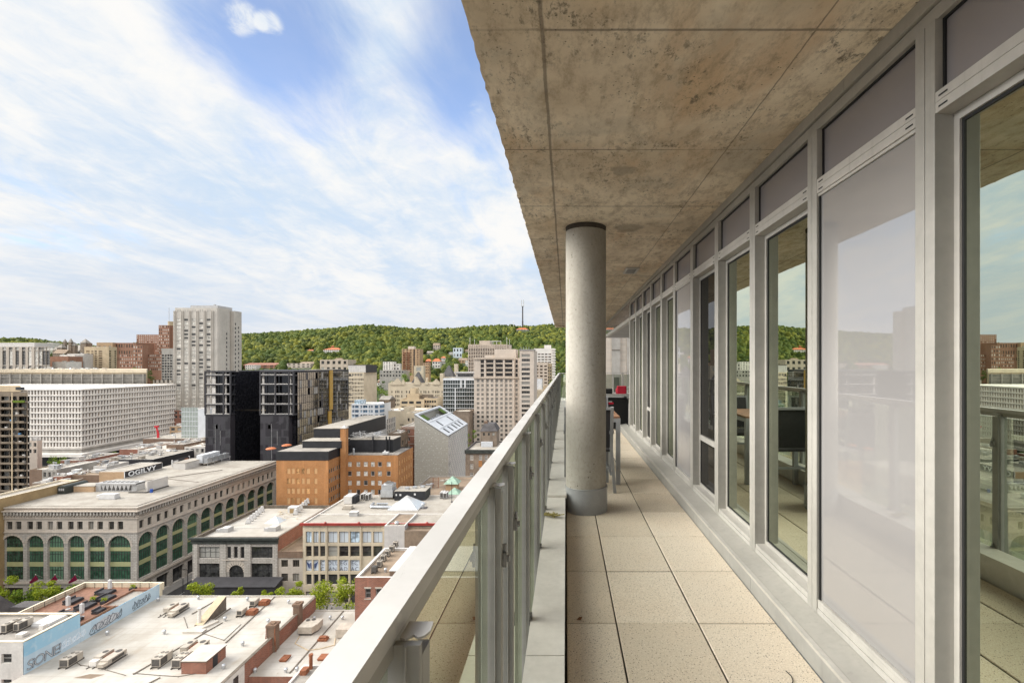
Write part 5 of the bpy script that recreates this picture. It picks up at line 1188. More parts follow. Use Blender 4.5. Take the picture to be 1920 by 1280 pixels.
def street_front():
    # grey stone corner building with dark cornice
    x0,x1=PX(362,130.3),PX(521,130.3); zt=PZ(1007,130.3); W=x1-x0; px=lambda p: PX(p,130.3)-x0; pz=lambda p: PZ(p,130.3)-GZ
    r=bld('stone_corner_building','grey rusticated stone building with dark green cornice beside the side street','building',x0,x1,130.3,160,zt,'stone_grey','roof_membrane',
        S=[dict(cols=[(px(372.5),px(412.5)),(px(425.5),px(433)),(px(438),px(445.5)),(px(450.5),px(458)),(px(470.7),px(511))],rows=[(pz(1046),pz(1024.5))],keep=lambda i,j:True,glass='glass_dark',frame='dark_metal',nx=4,nz=2,depth=0.45,fw=0.12),
           dict(cols=[(px(372.5),px(412.5)),(px(429),px(457)),(px(470.7),px(511))],rows=[(pz(1083),pz(1055.7))],glass='glass_dark',frame='dark_metal',nx=4,nz=2,depth=0.45,fw=0.12)],
        wallE='brick_red',par=0.9,cap='seam_dark',thin=0.6)
    mb=MB(); mb.box(x0-0.7,x1+0.4,129.5,130.298,zt-0.5,zt+0.05); mb.box(x0-0.3,x1+0.2,129.95,130.297,zt-1.6,zt-0.502)
    for k in range(14): mb.tube((x0+0.6+k*1.65,129.9,zt-1.05),(x0+0.6+k*1.65,129.948,zt-1.05),0.25,8)
    mb.build('cornice','green_black',r)
    mb=MB(); mb.box(x0-0.1,x1,130.0,130.298,pz(1085)+GZ-0.35,pz(1085)+GZ); mb.box(px(417)+x0,px(466)+x0,130.1,130.297,pz(1048)+GZ-0.3,pz(1048)+GZ); mb.build('string_course','stone_pale',r)
    mb=MB()
    n=12; cx_=(px(443)+x0); zc=pz(1072)+GZ; rr=1.95
    for k in range(n):
        a0,a1=math.pi*(k+0.08)/n,math.pi*(k+0.92)/n; f=lambda a,q:(cx_-q*math.cos(a),130.22,zc+q*math.sin(a)); mb.quad(f(a0,rr),f(a0,rr+1.3),f(a1,rr+1.3),f(a1,rr))
    mb.build('arch_stones','stone_pale',r)
    for a,b,q in ((412.5,424,1),(459,470.5,1),(362,371,1),(512,521,1)): part(r,'pilaster','stone_grey',lambda m:m.box(px(a)+x0,px(b)+x0,130.12,130.295,pz(1084)+GZ,pz(1019)+GZ))
    zr=zt-0.9
    def at(p,q): Y=(CAMZ-zr)*F/(q-CY); return PX(p,Y),Y
    for p,q,l in ((418,998,'grey sloped roof fan box at the left front of the stone corner building'),(508,996,'grey sloped roof fan box at the right front of the stone corner building')):
        x,y=at(p,q); t=thing('fan_box',l,'fan box',(x,y,zr),'sloped fan boxes'); mb=MB(); mb.box(-0.9,1.4,0,2.4,0,1.1); mb.prism([(-2.2,0.2),(-0.9,0.0),(-0.9,2.2),(-1.8,2.0)],0,0.8); mb.build('casing','grey_metal',t,local=True,bev=0.05); mb=MB(); mb.box(-0.8,1.3,0.1,2.3,1.102,1.2); mb.build('lid','pale_metal',t,local=True)
    for p0,q0,p1,q1,l in ((463,982,489,960,'row of white tilted condensers along the left of the stone corner roof'),(552,965,575,944,'row of white tilted condensers at the back right of the stone corner roof')):
        xa,ya=at(p0,q0); xb,yb=at(p1,q1); t=thing('condenser_row',l,'condensers',(xa,ya,zr),'white tilted condenser rows')
        for k in range(6):
            s=k/5; x=(xb-xa)*s; y=(yb-ya)*s; mb=MB(); mb.add(((x-0.5,y,0.2),(x+0.9,y,0.2),(x+0.9,y+0.6,0.2),(x-0.5,y+0.6,0.2),(x-0.1,y,1.8),(x+0.5,y,1.8),(x+0.5,y+0.6,1.8),(x-0.1,y+0.6,1.8)),((0,1,5,4),(1,2,6,5),(2,3,7,6),(3,0,4,7),(4,5,6,7))); mb.build('condenser','canvas_white',t,local=True)
        mb=MB(); mb.bar((-0.4,0,0.1),(xb-xa,yb-ya+0.6,0.1),0.2,0.19); mb.build('rail','seam_dark',t,local=True)
    x,y=at(515,978); mb=MB(); mb.add(((x-2.2,y-1.5,zr),(x+2.2,y-1.5,zr),(x+2.2,y+2.5,zr),(x-2.2,y+2.5,zr),(x,y+0.5,zr+1.6)),((0,1,4),(1,2,4),(2,3,4),(3,0,4))); one(mb,'glass_skylight','glass_sky','small pyramid skylight in the middle of the stone corner roof','skylight')
    x,y=at(548,962); t=thing('roof_hut','white roof hut with an orange door at the back of the stone corner roof','hut',(x,y,zr)); mb=MB(); mb.box(-1.5,1.5,0,2,0,2.0); mb.build('wall','canvas_white',t,local=True); mb=MB(); mb.box(-0.8,0.6,-0.05,-0.002,0.1,1.5); mb.build('door','ochre',t,local=True)
    mb=MB(); rnd=random.Random(4)
    for k in range(26):
        x,y=at(rnd.uniform(520,560),rnd.uniform(958,975)); mb.bar((x,y,zr+0.1+0.02*k),(x+rnd.uniform(-1.6,1.6),y+rnd.uniform(-1,1),zr+0.1+0.02*k),0.14,0.08)
    one(mb,'timber_pile','cream','loose pile of pale timber on the stone corner roof','timber')
    part(r,'roof_seam','pale_metal',lambda m:(m.bar((x0+4,140,zr+0.06),(x1-1,141,zr+0.06),0.2,0.1),m.bar((x0+10,150,zr+0.06),(x1-1,151,zr+0.06),0.2,0.1)))
    # charcoal canopy
    a,b=PX(352,126),PX(515,126.0); c=thing('charcoal_canopy','long charcoal canopy hiding the shop level of the stone corner building','canopy',((a+b)/2,127,GZ))
    zc=PZ(1087,127.5); mb=MB(); mb.box(a,b,125.9,129.4,GZ+0.14,zc-1.0); mb.build('hoarding','charcoal',c)
    mb=MB(); mb.add(((a-0.3,125.6,zc-1.0),(b+0.3,125.6,zc-1.0),(b+0.3,129.45,zc-0.999),(a-0.3,129.45,zc-0.999),(a-0.3,129.45,zc),(b+0.3,129.45,zc)),((0,1,5,4),(1,2,5),(3,0,4),(2,3,4,5))); mb.build('roof','charcoal',c)
    # narrow stone house
    x0,x1=PX(521.2,130.3),PX(567.5,130.3); zt=PZ(1033,130.3); px2=lambda p: PX(p,130.3)-x0
    bld('narrow_stone_house','narrow pale stone house with a brick top band squeezed between two larger fronts','building',x0+0.02,x1,130.3,146,zt,'stone_pale','roof_brown',
        S=dict(cols=[(px2(527),px2(539.5)),(px2(548.5),px2(561))],rows=[(pz(1089.5),pz(1074.5)),(pz(1062.5),pz(1049))],glass='glass_mixed',frame='seam_dark',nx=3,nz=1,depth=0.3),par=0.5,cap='roof_brown')
    r=bpy.context.scene.objects['narrow_stone_house']; part(r,'brick_band','brick_brown',lambda m:m.box(x0+0.02,x1-0.02,130.15,130.298,zt-1.75,zt+0.02))
    x=x1-2; mb=MB(); mb.dome(x,139,zt-0.5,0.6,0,10,4,0.7); one(mb,'roof_vent','silver','low domed vent on the brown roof of the narrow stone house','roof vent')
    # college building
    x0,x1=PX(567.6,130.3),PX(826,130.3); zt=PZ(980,130.3); q=lambda p: PX(p,130.3)-x0
    cl=[(573,584),(587,597),(599.5,610),(614.5,632.5),(635.5,653),(656,674),(679,696),(699.5,717)]
    cols_=[(q(a),q(b)) for a,b in cl]+[(q(722+k*21),q(739+k*21)) for k in range(4)]
    C=bld('college_building','pale concrete framed college building with red cornice and lettered windows','building',x0+0.02,x1,130.3,158,zt,'cream','roof_pale',
        S=[dict(cols=cols_,rows=[(pz(1017.5),pz(996))],glass='glass_sky',frame='seam_dark',nx=2,nz=1,fw=0.09,depth=0.4),
           dict(cols=cols_,rows=[(pz(1043),pz(1023))],glass='glass_dark',frame='seam_dark',nx=1,nz=2,fw=0.09,depth=0.4),
           dict(cols=cols_[:6],rows=[(pz(1070.5),pz(1049))],glass='sign_panel',frame='seam_dark',nx=1,nz=1,fw=0.06,depth=0.4),
           dict(cols=cols_,rows=[(pz(1096),pz(1076))],glass='glass_dark',frame='alu_light',nx=1,nz=1,fw=0.1,depth=0.4),
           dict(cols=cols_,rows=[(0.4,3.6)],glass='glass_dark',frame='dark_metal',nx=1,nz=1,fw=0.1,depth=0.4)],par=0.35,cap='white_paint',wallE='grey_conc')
    mb=MB(); mb.box(x0-0.6,x1+0.2,129.75,130.298,zt-0.55,zt+0.04)
    for p in (610,673,801): mb.dome(PX(p,130),129.95,zt+0.04,0.4,0,8,3)
    mb.build('cornice','red_cornice',C)
    for p in (614-2.2,676.3,720): part(C,'pier','cream',lambda m:m.box(PX(p-1.4,130.3),PX(p+1.4,130.3),130.1,130.296,GZ,zt-0.7))
    # lettering, a row in serif-like capitals, one piece per pane
    def word(s,p,py,size=1.5,mat='ink_navy'):
        cu=bpy.data.curves.new('lettering','FONT'); cu.body=s; cu.size=size; cu.extrude=0.01; cu.offset=-0.025; cu.space_character=1.12; cu.align_x='CENTER'
        o=text_mesh('lettering',cu,C,mat); o.rotation_euler=(R(90),0,0); rw=parent_world(C)
        o.location=(PX(p,130.6)-rw[0],130.62-rw[1],PZ(py,130.6)-rw[2])
    for s,p in (('C',604.5),('OLL',623.5),('EG',644.3),('EC',665)): word(s,p,1058.6)
    for s,p in (('C',604.5),('AN',623.5),('AD',644.3),('AC',665)): word(s,p,1069.6)
    def crest(m):
        cx_=PX(585.3,130.6); z=PZ(1060,130.6); y=130.60
        m.poly([(cx_-0.55,y,z+0.8),(cx_-0.45,y,z-0.6),(cx_,y,z-1.2),(cx_+0.45,y,z-0.6),(cx_+0.55,y,z+0.8)],0)
        for sgn in (-1,1):
            for k in range(4): m.poly([(cx_+sgn*0.6,y+0.005*k,z+0.4-0.3*k),(cx_+sgn*(1.6-0.15*k),y+0.005*k,z+1.2-0.45*k),(cx_+sgn*(1.5-0.2*k),y+0.005*k,z+0.7-0.45*k),(cx_+sgn*0.6,y+0.005*k,z+0.2-0.3*k)],0)
    part(C,'crest','ink_blue',crest)
    zr=zt-0.35
    def at(p,q): Y=(CAMZ-zr)*F/(q-CY); return PX(p,Y),Y
    def T(name,label,cat,p,q,group=None): x,y=at(p,q); return thing(name,label,cat,(x,y,zr),group)
    t=T('pyramid_skylight','large glass pyramid skylight on the college roof','skylight',756,957)
    mb=MB(); b0=[(-4.6,0),(4.2,0),(4.2,7.5),(-4.6,7.5)]; mb.add([(x,y,0.3) for x,y in b0]+[(0,3.4,3.6)],((0,1,4),(1,2,4),(2,3,4),(3,0,4))); mb.build('glazing','glass_sky',t,local=True)
    mb=MB()
    for k in range(7):
        s=k/6
        for i in range(2):
            p,q=b0[i],b0[(i+1)%4]; c=(p[0]+(q[0]-p[0])*s,p[1]+(q[1]-p[1])*s,0.32); mb.bar(c,(0+(c[0]-0)*0.02,3.4+(c[1]-3.4)*0.02,3.58),0.1,0.1)
    mb.box(-4.8,4.4,-0.2,7.7,0,0.29); mb.build('glazing_bars','canvas_white',t,local=True)
    t=T('black_plant_box','flat black plant box with pale roof behind the pyramid skylight','plant box',769,938)
    mb=MB(); mb.box(-5,4.8,0,6,0,2.9); mb.build('wall','dark_metal',t,local=True); mb=MB(); mb.box(-5.1,4.9,-0.1,6.1,2.902,3.05); mb.build('roof','roof_pale',t,local=True)
    mb=MB(); mb.box(-4.6,-4.2,-0.04,-0.002,1.5,2.1); mb.box(-3.4,-2.8,-0.04,-0.002,1.5,2.1); mb.box(1.2,1.8,-0.04,-0.002,1.7,2.3); mb.build('vent_louvre','canvas_white',t,local=True)
    for k in range(3): part(t,'roof_unit','silver',lambda m:(m.T((0,0,0)),m.box(-2.4+k*2.2,-1.2+k*2.2,2+k,3.2+k,3.051,3.6)),local=True)
    t=T('cooling_tower','silver cooling tower with round fan top left of the black plant box','cooling tower',725,936)
    mb=MB(); mb.box(-2,1.9,0,4,0.7,2.9); mb.box(-1.8,1.7,0.2,3.8,2.902,4.6); mb.build('casing','silver',t,local=True,bev=0.04); mb=MB(); mb.cyl(0,2,4.602,5.0,1.5,18,m=1,top=0); mb.build('fan',['ac_dark','silver'],t,local=True)
    mb=MB(); mb.box(-2,1.9,0.2,0.4,0.2,0.699); mb.box(-2,1.9,3.4,3.6,0.2,0.699); mb.box(-1.9,-1.7,0.1,3.8,0,0.2); mb.box(1.6,1.8,0.1,3.8,0,0.2); mb.build('frame','seam_dark',t,local=True)
    t=T('grey_air_handler','grey louvred air handler at the back left of the college roof','air handler',654,945)
    mb=MB(); mb.box(-1.6,0.9,0,4,0.1,2.4); mb.build('casing','pale_metal',t,local=True,bev=0.04); mb=MB(); mb.box(0.902,1.9,0.3,3.6,0.1,2.2); mb.build('louvre','dark_metal',t,local=True)
    for p,q,l in ((679,937,'left of two tall white condensers at the back of the college roof'),(688,938,'right of two tall white condensers at the back of the college roof'),(828,934,'left white condenser by the rail on the college roof'),(834,935,'right white condenser by the rail on the college roof')):
        x,y=at(p,q); condenser(x,y+1.4,zr,1.1,2.8,1.9,l,2,'canvas_white',0,'tall white condensers')
    t=T('low_air_handler','small cream hooded unit on the left of the college roof','air handler',651,955); mb=MB(); mb.box(-1.2,1.2,0,1.4,0.1,1.1); mb.add(((-1.7,0.1,0.1),(-1.2,0.1,0.1),(-1.2,1.3,0.1),(-1.7,1.3,0.1),(-1.2,0.1,1.0),(-1.2,1.3,1.0)),((0,1,4),(2,3,5),(3,0,4,5))); mb.build('casing','ac_beige',t,local=True,bev=0.03); mb=MB(); mb.box(-1.5,1.5,-0.2,1.6,0,0.098); mb.build('base','seam_dark',t,local=True)
    t=T('duct_bundle','curved silver duct with wrapped pipe ends left of the pyramid skylight','duct',706,952)
    mb=MB(); pts=[(-2.2+2.6*(1-math.cos(a))*0.4,3.2-3.6*math.sin(a),0.5) for a in np.linspace(0,1.57,7)]+[(2.5,-0.7,0.5),(8.5,-0.9,0.5)]
    for p_,q_ in zip(pts,pts[1:]): mb.tube(p_,q_,0.42,8)
    mb.build('main_duct','silver',t,local=True); mb=MB()
    for k in range(5): mb.tube((-0.4+k*0.7,1.8,0.15),(-0.3+k*0.7,1.6,1.0),0.35,8)
    mb.build('duct_branch','silver',t,local=True)
    t=T('brick_vent_box','squat grey louvred box in the front middle of the college roof','vent',662,968); mb=MB(); mb.box(-1.1,1.1,0,1.6,0,1.1); mb.build('casing','grey_metal',t,local=True); mb=MB(); mb.box(-1.2,1.2,-0.1,1.7,1.102,1.25); mb.build('lid','pale_metal',t,local=True)
    t=T('small_exhaust','small cylindrical exhaust on a dark pad right of the pyramid skylight','exhaust',792,953); mb=MB(); mb.cyl(0,0.6,0.1,1.0,0.5,12); mb.dome(0,0.6,1.0,0.5); mb.build('body','silver',t,local=True); mb=MB(); mb.box(-1.2,1.2,-0.4,1.6,0,0.098); mb.build('base','roof_dark',t,local=True)
    part(C,'roof_seam','white_paint',lambda m:m.box(x0+0.4,x1-0.5,138.2,138.5,zr+0.002,zr+0.35))
    mb=MB(); x,y=at(847,941); mb.tube((x,y,zr),(x,y,zr+6.5),0.09,6); mb.cyl(x,y,zr,zr+0.3,0.3,8); one(mb,'roof_mast','dark_metal','thin dark mast standing on the college roof near the rail','mast')
    # stair tower in pale metal
    Y=127.2; xa,xb=PX(720.6,Y),PX(759,Y); zt=PZ(985,Y)
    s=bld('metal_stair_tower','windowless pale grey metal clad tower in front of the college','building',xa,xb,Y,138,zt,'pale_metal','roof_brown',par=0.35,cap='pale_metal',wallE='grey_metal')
    part(s,'door','seam_dark',lambda m:m.box(xb+0.002,xb+0.05,131.4,132.7,zt-5.6,zt-3.2)); part(s,'window','seam_dark',lambda m:m.box(xb+0.002,xb+0.05,134.6,135.4,zt-4.2,zt-3.0))
    part(s,'roof_vent','silver',lambda m:(m.cyl(xa+2.6,129.2,zt-0.35,zt,0.5,10),m.dome(xa+2.6,129.2,zt,0.6)))
    bld('low_brown_roof','low brown roofed annex between the metal tower and the handrail','building',xb+0.05,-14,126.8,129.6,PZ(985,127)-1.3,'roof_brown','roof_brown',par=0.3)
    # theatre with copper pyramids
    x0,x1,y0,y1,zt=PX(806,195),-20,166,195,-44.2
    t=bld('theatre_building','broad brown roofed building with two green copper pyramids','building',x0,x1,y0,y1,zt,'stone_brown','roof_brown',par=0.4,cap='grey_conc')
    for p,q,s_,l in ((846,917,2.7,'copper cupola'),(850,927,2.2,'copper cupola')):
        Y=(CAMZ-zt)*F/(q-CY); x=PX(p,Y); mb=MB(); mb.box(x-s_*0.75,x+s_*0.75,Y,Y+2*s_*0.75,zt-0.4,zt+2.0 if s_>2.5 else zt+0.2,1); z=zt+2.0 if s_>2.5 else zt+0.2
        mb.add(((x-s_,Y-s_*0.25,z),(x+s_,Y-s_*0.25,z),(x+s_,Y+s_*1.75,z),(x-s_,Y+s_*1.75,z),(x,Y+s_*0.75,z+s_*0.9)),((0,1,4),(1,2,4),(2,3,4),(3,0,4)),0); mb.build('cupola',['copper_green','brick_tan'],t)
    roof_bits(t,x0+2,x1-4,y0+8,y1-2,zt-0.4,9,31)
    mb=MB()
    for k in range(2): mb.bar((x0+6+k*2,178,zt-0.4),(x0+6+k*2,178,zt+3.5),0.15,0.15); 
    for k in range(5): mb.bar((x0+6,178,zt+k*0.75),(x0+8,178,zt+k*0.75),0.1,0.1)
    mb.build('steel_frame','rust',t)
street_front()

def orange_hotel():
    # orange brick block: left wing, main wing, chimney, black penthouses
    xl,xr=PX(518,165),PX(615.6,165); zt=PZ(848,165); r_=lambda n,z0,pit,h:rows(z0,n,pit,h)
    u=lambda p:PX(p,165)-xl
    z=lambda py,Y=165:PZ(py,Y)-GZ
    rw_=[(z(895.5),z(877.6)),(z(909),z(896.5)),(z(928),z(915)),(z(946),z(933))]
    cs=[(538,544),(546.5,552.5),(556,562),(565.5,571),(574.5,581),(589,595)]
    rws=[(z(888),z(877.6)),(z(906.8),z(896.3)),(z(925),z(915)),(z(944),z(933))]
    W=bld('orange_brick_wing','orange brick hotel wing with a black top band and blank window panels','hotel wing',xl,xr,165,174.2,zt-2.7,'brick_orange','roof_grey',
        S=dict(cols=[(u(a),u(b)) for a,b in cs],rows=sorted(rws),glass='blind_orange',frame='brick_orange',fw=0,depth=0.1),
        E=dict(cols=even(9.2,6,0.9,0.5),rows=sorted([(z(888,165),z(880)),(z(906.5),z(898)),(z(925),z(916)),(z(943),z(934)),(z(962),z(953))]),glass='glass_mixed',frame='alu_grey',depth=0.15),par=0)
    part(W,'black_band','dark_metal',lambda m:m.box(xl-0.1,xr+0.1,164.9,180,zt-2.699,zt+0.3)); part(W,'upper_roof','roof_grey',lambda m:m.box(xl+0.2,xr-0.2,165.2,179.7,zt+0.302,zt+0.34))
    x0,x1,y0,y1=PX(640,174.3),PX(746,174.3),174.3,191.6; zm=PZ(853,174.3); v=lambda p:PX(p,174.3)-x0; zz=lambda p:PZ(p,174.3)-GZ
    cs=[(652,659.5),(668.5,675.5),(682,689.5),(695.5,702.5),(708.5,716),(725,732.5)]
    rr=[(zz(874.5),zz(865.5)),(zz(892),zz(883)),(zz(909.5),zz(900.3)),(zz(927),zz(917.5)),(zz(945),zz(935))]
    M=bld('orange_brick_hotel','orange brick hotel main wing with white curtained windows and black roof plant','hotel',x0,x1,y0,y1,zm,'brick_orange','roof_grey',
        S=dict(cols=[(v(a),v(b)) for a,b in cs],rows=sorted(rr),glass='glass_pale',frame='white_paint',depth=0.18,nx=1,nz=1,fw=0.12),
        E=dict(cols=even(17.3,6,1.2,1.4),rows=sorted(rr),glass='blind_orange',frame='brick_orange',fw=0,depth=0.1),par=0.4,cap='dark_metal')
    def pent(name,label,pa,pb,ptop,Y,d,zb):
        a,b=PX(pa,Y),PX(pb,Y); zt_=PZ(ptop,Y); r=thing(name,label,'plant room',((a+b)/2,Y,zb)); mb=MB(); mb.box(a,b,Y,Y+d,zb,zt_); mb.build('wall','dark_metal',r); mb=MB(); mb.box(a-0.1,b+0.1,Y-0.1,Y+d+0.1,zt_+0.002,zt_+0.2); mb.build('roof','roof_pale',r); return r
    pent('black_plant_room','low black plant room on the left orange wing',567,640,827,172,7,zt+0.3)
    pent('black_plant_room','tallest black plant block above the orange brick hotel',588,637,803.5,180,46,zt)
    p=pent('black_plant_room','wide black screened plant room right of the brick chimney',650.5,737,824,182,8.5,zm-0.4)
    Z=PZ(824,182)+0.2
    rnd=random.Random(9); mb=MB()
    for k in range(40):
        x=PX(rnd.uniform(655,712),184); mb.bar((x,183+rnd.uniform(0,6),Z+rnd.uniform(0.3,2.2)),(x+rnd.uniform(1,4),183+rnd.uniform(0,6),Z+rnd.uniform(0.3,2.4)),0.15,0.15)
        if k%4==0: mb.bar((x,185,Z),(x,185,Z+2.2),0.15,0.15)
    mb.build('pipework','grey_metal',p)
    for q in (700,725,731): part(p,'flue','dark_metal',lambda m:m.tube((PX(q,182),181.7,PZ(852,182)),(PX(q,182),181.7,PZ(818,182)),0.3,8))
    c=thing('brick_chimney','tall square orange brick chimney between the two hotel wings','chimney',(PX(643.5,173),173.2,GZ)); a,b=PX(638.5,172.5),PX(648.8,172.5); zc=PZ(803,172.5)
    mb=MB(); mb.box(a,b,172.3,174.25,GZ,zc); mb.build('stack','brick_orange',c); mb=MB(); mb.box(a-0.15,b+0.15,172.15,174.4,zc+0.002,zc+0.3); mb.add(((a+0.2,172.5,zc+0.302),(b-0.2,172.5,zc+0.302),(b-0.2,174.1,zc+0.302),(a+0.2,174.1,zc+0.302),((a+b)/2,173.3,zc+1.1)),((0,1,4),(1,2,4),(2,3,4),(3,0,4))); mb.build('cap','pale_metal',c)
    x=PX(662,176); mb=MB(); mb.cyl(x,176.5,zm-0.4,zm+1.8,0.35,10); mb.dome(x,176.5,zm+1.8,0.35); one(mb,'gas_cylinder','silver','small upright silver cylinder on the main hotel roof','cylinder')
    t=thing('roof_compressor','small cluttered white compressor near the hotel roof corner','roof unit',(PX(722,177),177,zm-0.4)); mb=MB(); mb.box(-1,1,0,1.4,0.2,1.0); mb.cyl(-0.3,0.7,1.0,1.5,0.35,8); mb.build('casing','canvas_white',t,local=True)
    for k,(p,l) in enumerate(((527,'orange tarp mound at the left edge of the hotel wing roof'),(552,'orange tarp mound farther back on the hotel wing roof'))):
        x=PX(p,176+k*6); mb=MB(); mb.dome(x,170+k*7,zt+0.34,1.7,0,12,4,0.35); one(mb,'tarp_mound','orange_roof',l,'tarp','orange tarp mounds')
orange_hotel()

def dark_glass_tower():
    Y=205.0; zt=PZ(695,Y); zb=GZ
    a0,a1,b0,b1=PX(385,Y),PX(432,Y),PX(488,Y),PX(550,Y)
    r=thing('dark_glass_tower','black glass residential tower with white balconies and a gold stripe','tower',((a0+b1)/2,230,GZ))
    yb=257.0; recess=226.0
    zlev=[PZ(p,Y) for p in (861,775.5,757.5,741,722.5,706.5)]   # balcony floor levels from the patterned base up
    zl=PZ(777,Y)
    def core(m):
        m.prism([(a0+0.5,Y+3),(a1-0.3,Y+3),(a1-0.3,recess),(b0+0.3,recess),(b0+0.3,Y+3),(b1-0.6,Y+3),(b1-0.6,yb),(a0+0.5,yb)],zb,zt-0.4)
    part(r,'glass_core','glass_black',core)
    def base(m):
        rnd=random.Random(12)
        for x0,x1 in ((a0,a1),(b0,b1-2.0)):
            m.box(x0,x1,Y,Y+2.9,zb,zl,0)
            n=int((x1-x0)/1.05); 
            for k in range(46):
                i=rnd.randrange(n); j=rnd.randrange(7); w=(x1-x0)/n; h=rnd.choice((2.6,2.6,5.0)); z=zl-3.1*(j+1)
                mi=rnd.choice((1,1,2)); m.box(x0+i*w+0.02*mi,min(x0+(i+rnd.choice((1,2)))*w,x1-0.02)-0.01,Y-0.03-0.005*(k%9),Y-0.001,z+0.1,min(z+h,zl-0.1),mi)
            for k in range(2): m.box(x0+(x1-x0)*(0.4+0.2*k)-0.05,x0+(x1-x0)*(0.4+0.2*k)+0.05,Y-0.09,Y-0.075,zl-22+k*9,zl-4-k*3,3)
    part(r,'patterned_base',['dark_panel','dark_panel_b','charcoal','grey_metal'],base)
    floors=[PZ(p,Y) for p in (776,757,738.5,720,702.5)]
    for k,z in enumerate(floors):
        # slabs with dark edge; white soffit/back walls read as the pale balcony rooms
        for x0,x1 in ((a0,a1),(b0,b1)):
            s=part(r,'balcony',['charcoal','white_paint'],lambda m:(m.box(x0-0.2,x1+0.2,Y-0.25,Y+2.95,z-0.55,z,0),m.box(x0+0.1,x1-0.1,Y-0.1,Y-0.05,z+0.002,z+0.95,1) if 0 else m.box(x0+0.1,x1-0.1,Y-0.12,Y-0.08,z+0.002,z+0.25,1)))
            h=(floors[k+1] if k<4 else zt)-z-0.55
            mb=MB(); cuts=[0.02,0.24,0.62,0.7,0.98] if x0==a0 else [0.02,0.40,0.48,0.8,0.86,0.97]
            W=x1-x0
            for q in ((0.02,0.13),(0.22,0.36),(0.72,0.80)) if x0==a0 else ((0.03,0.09),(0.40,0.46),(0.85,0.9)): mb.box(x0+W*q[0],x0+W*q[1],Y+0.6,Y+0.9,z+0.003,z+h-0.02,0)
            for q in ((0.42,0.60),(0.62,0.7)) if x0==a0 else ((0.12,0.38),(0.5,0.82)): mb.box(x0+W*q[0],x0+W*q[1],Y+2.0,Y+2.3,z+0.003,z+h-0.02,1)
            mb.build('balcony_wall',['white_paint','glass_black'],s)
            for q in ((0.0,0.73,1.0) if x0==a0 else (0.0,0.46,0.87,1.0)):
                part(r,'column','charcoal',lambda m:m.box(x0+W*q-0.3,x0+W*q+0.3,Y-0.2,Y+0.35,z+0.001,z+h))
    part(r,'roof_frame','charcoal',lambda m:[m.box(x0-0.2,x1+0.2,Y-0.25,Y+3,zt-0.6,zt) for x0,x1 in ((a0,a1),(b0,b1))]+[m.box(b1-0.59,b1+0.1,Y+3.001,yb,zt-0.6,zt),m.box(a0,b1-0.6,recess,yb,zt-0.39,zt-0.1)])
    part(r,'recess_canopy','tan_conc',lambda m:m.box(a1,b0,224,recess-0.01,PZ(770,224),PZ(768,224)))
    mb=MB()
    rnd=random.Random(2)
    for k in range(16):
        z=zb+3.4*k
        for i in range(9): mb.box(a1+0.3+i*1.45,a1+0.4+i*1.45,recess-0.06,recess-0.005,z,z+3.3)
    mb.build('curtain_mullion','charcoal',r)
    # east side: mirror glass with frames, gold stripe
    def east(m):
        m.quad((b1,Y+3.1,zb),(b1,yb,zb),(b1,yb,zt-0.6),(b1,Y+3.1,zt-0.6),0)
        for k in range(18):
            z=zt-0.6-3.4*k; m.box(b1+0.003,b1+0.1,Y+3.1,yb,z-0.2,z,1)
        for k in range(30): y=Y+3.1+(yb-Y-3.1)*k/29; m.box(b1+0.003,b1+0.09,y-0.06,y+0.06,zb,zt-0.6,1)
        rn=random.Random(5)
        for k in range(90):
            y=Y+3.2+1.69*rn.randrange(29); z=zt-4.0-3.4*rn.randrange(16); m.box(b1+0.01,b1+0.04,y,y+1.5,z,z+3.0,2+rn.randrange(2))
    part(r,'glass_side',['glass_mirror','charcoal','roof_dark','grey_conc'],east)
    yg=b1; Yg1=abs(b1)*F/(1061-617); Yg2=abs(b1)*F/(1061-622.5)
    part(r,'gold_stripe','gold',lambda m:(m.box(b1+0.101,b1+0.5,Yg1,Yg2,PZ(765,245),zt-0.1),m.box(b1+0.101,b1+0.45,Yg1-1.2,Yg2-1.2,zb+12,PZ(767,245))))
    part(r,'corner_balcony','charcoal',lambda m:[m.box(b1+0.5,b1+2.4,yb-3,yb,zt-3.4*k-3.6,zt-3.4*k-3.3) for k in range(5)])
    part(r,'penthouse','roof_pale',lambda m:(m.box(b0+8,b1-1,225,252,zt-0.09,zt+0.25),))
dark_glass_tower()

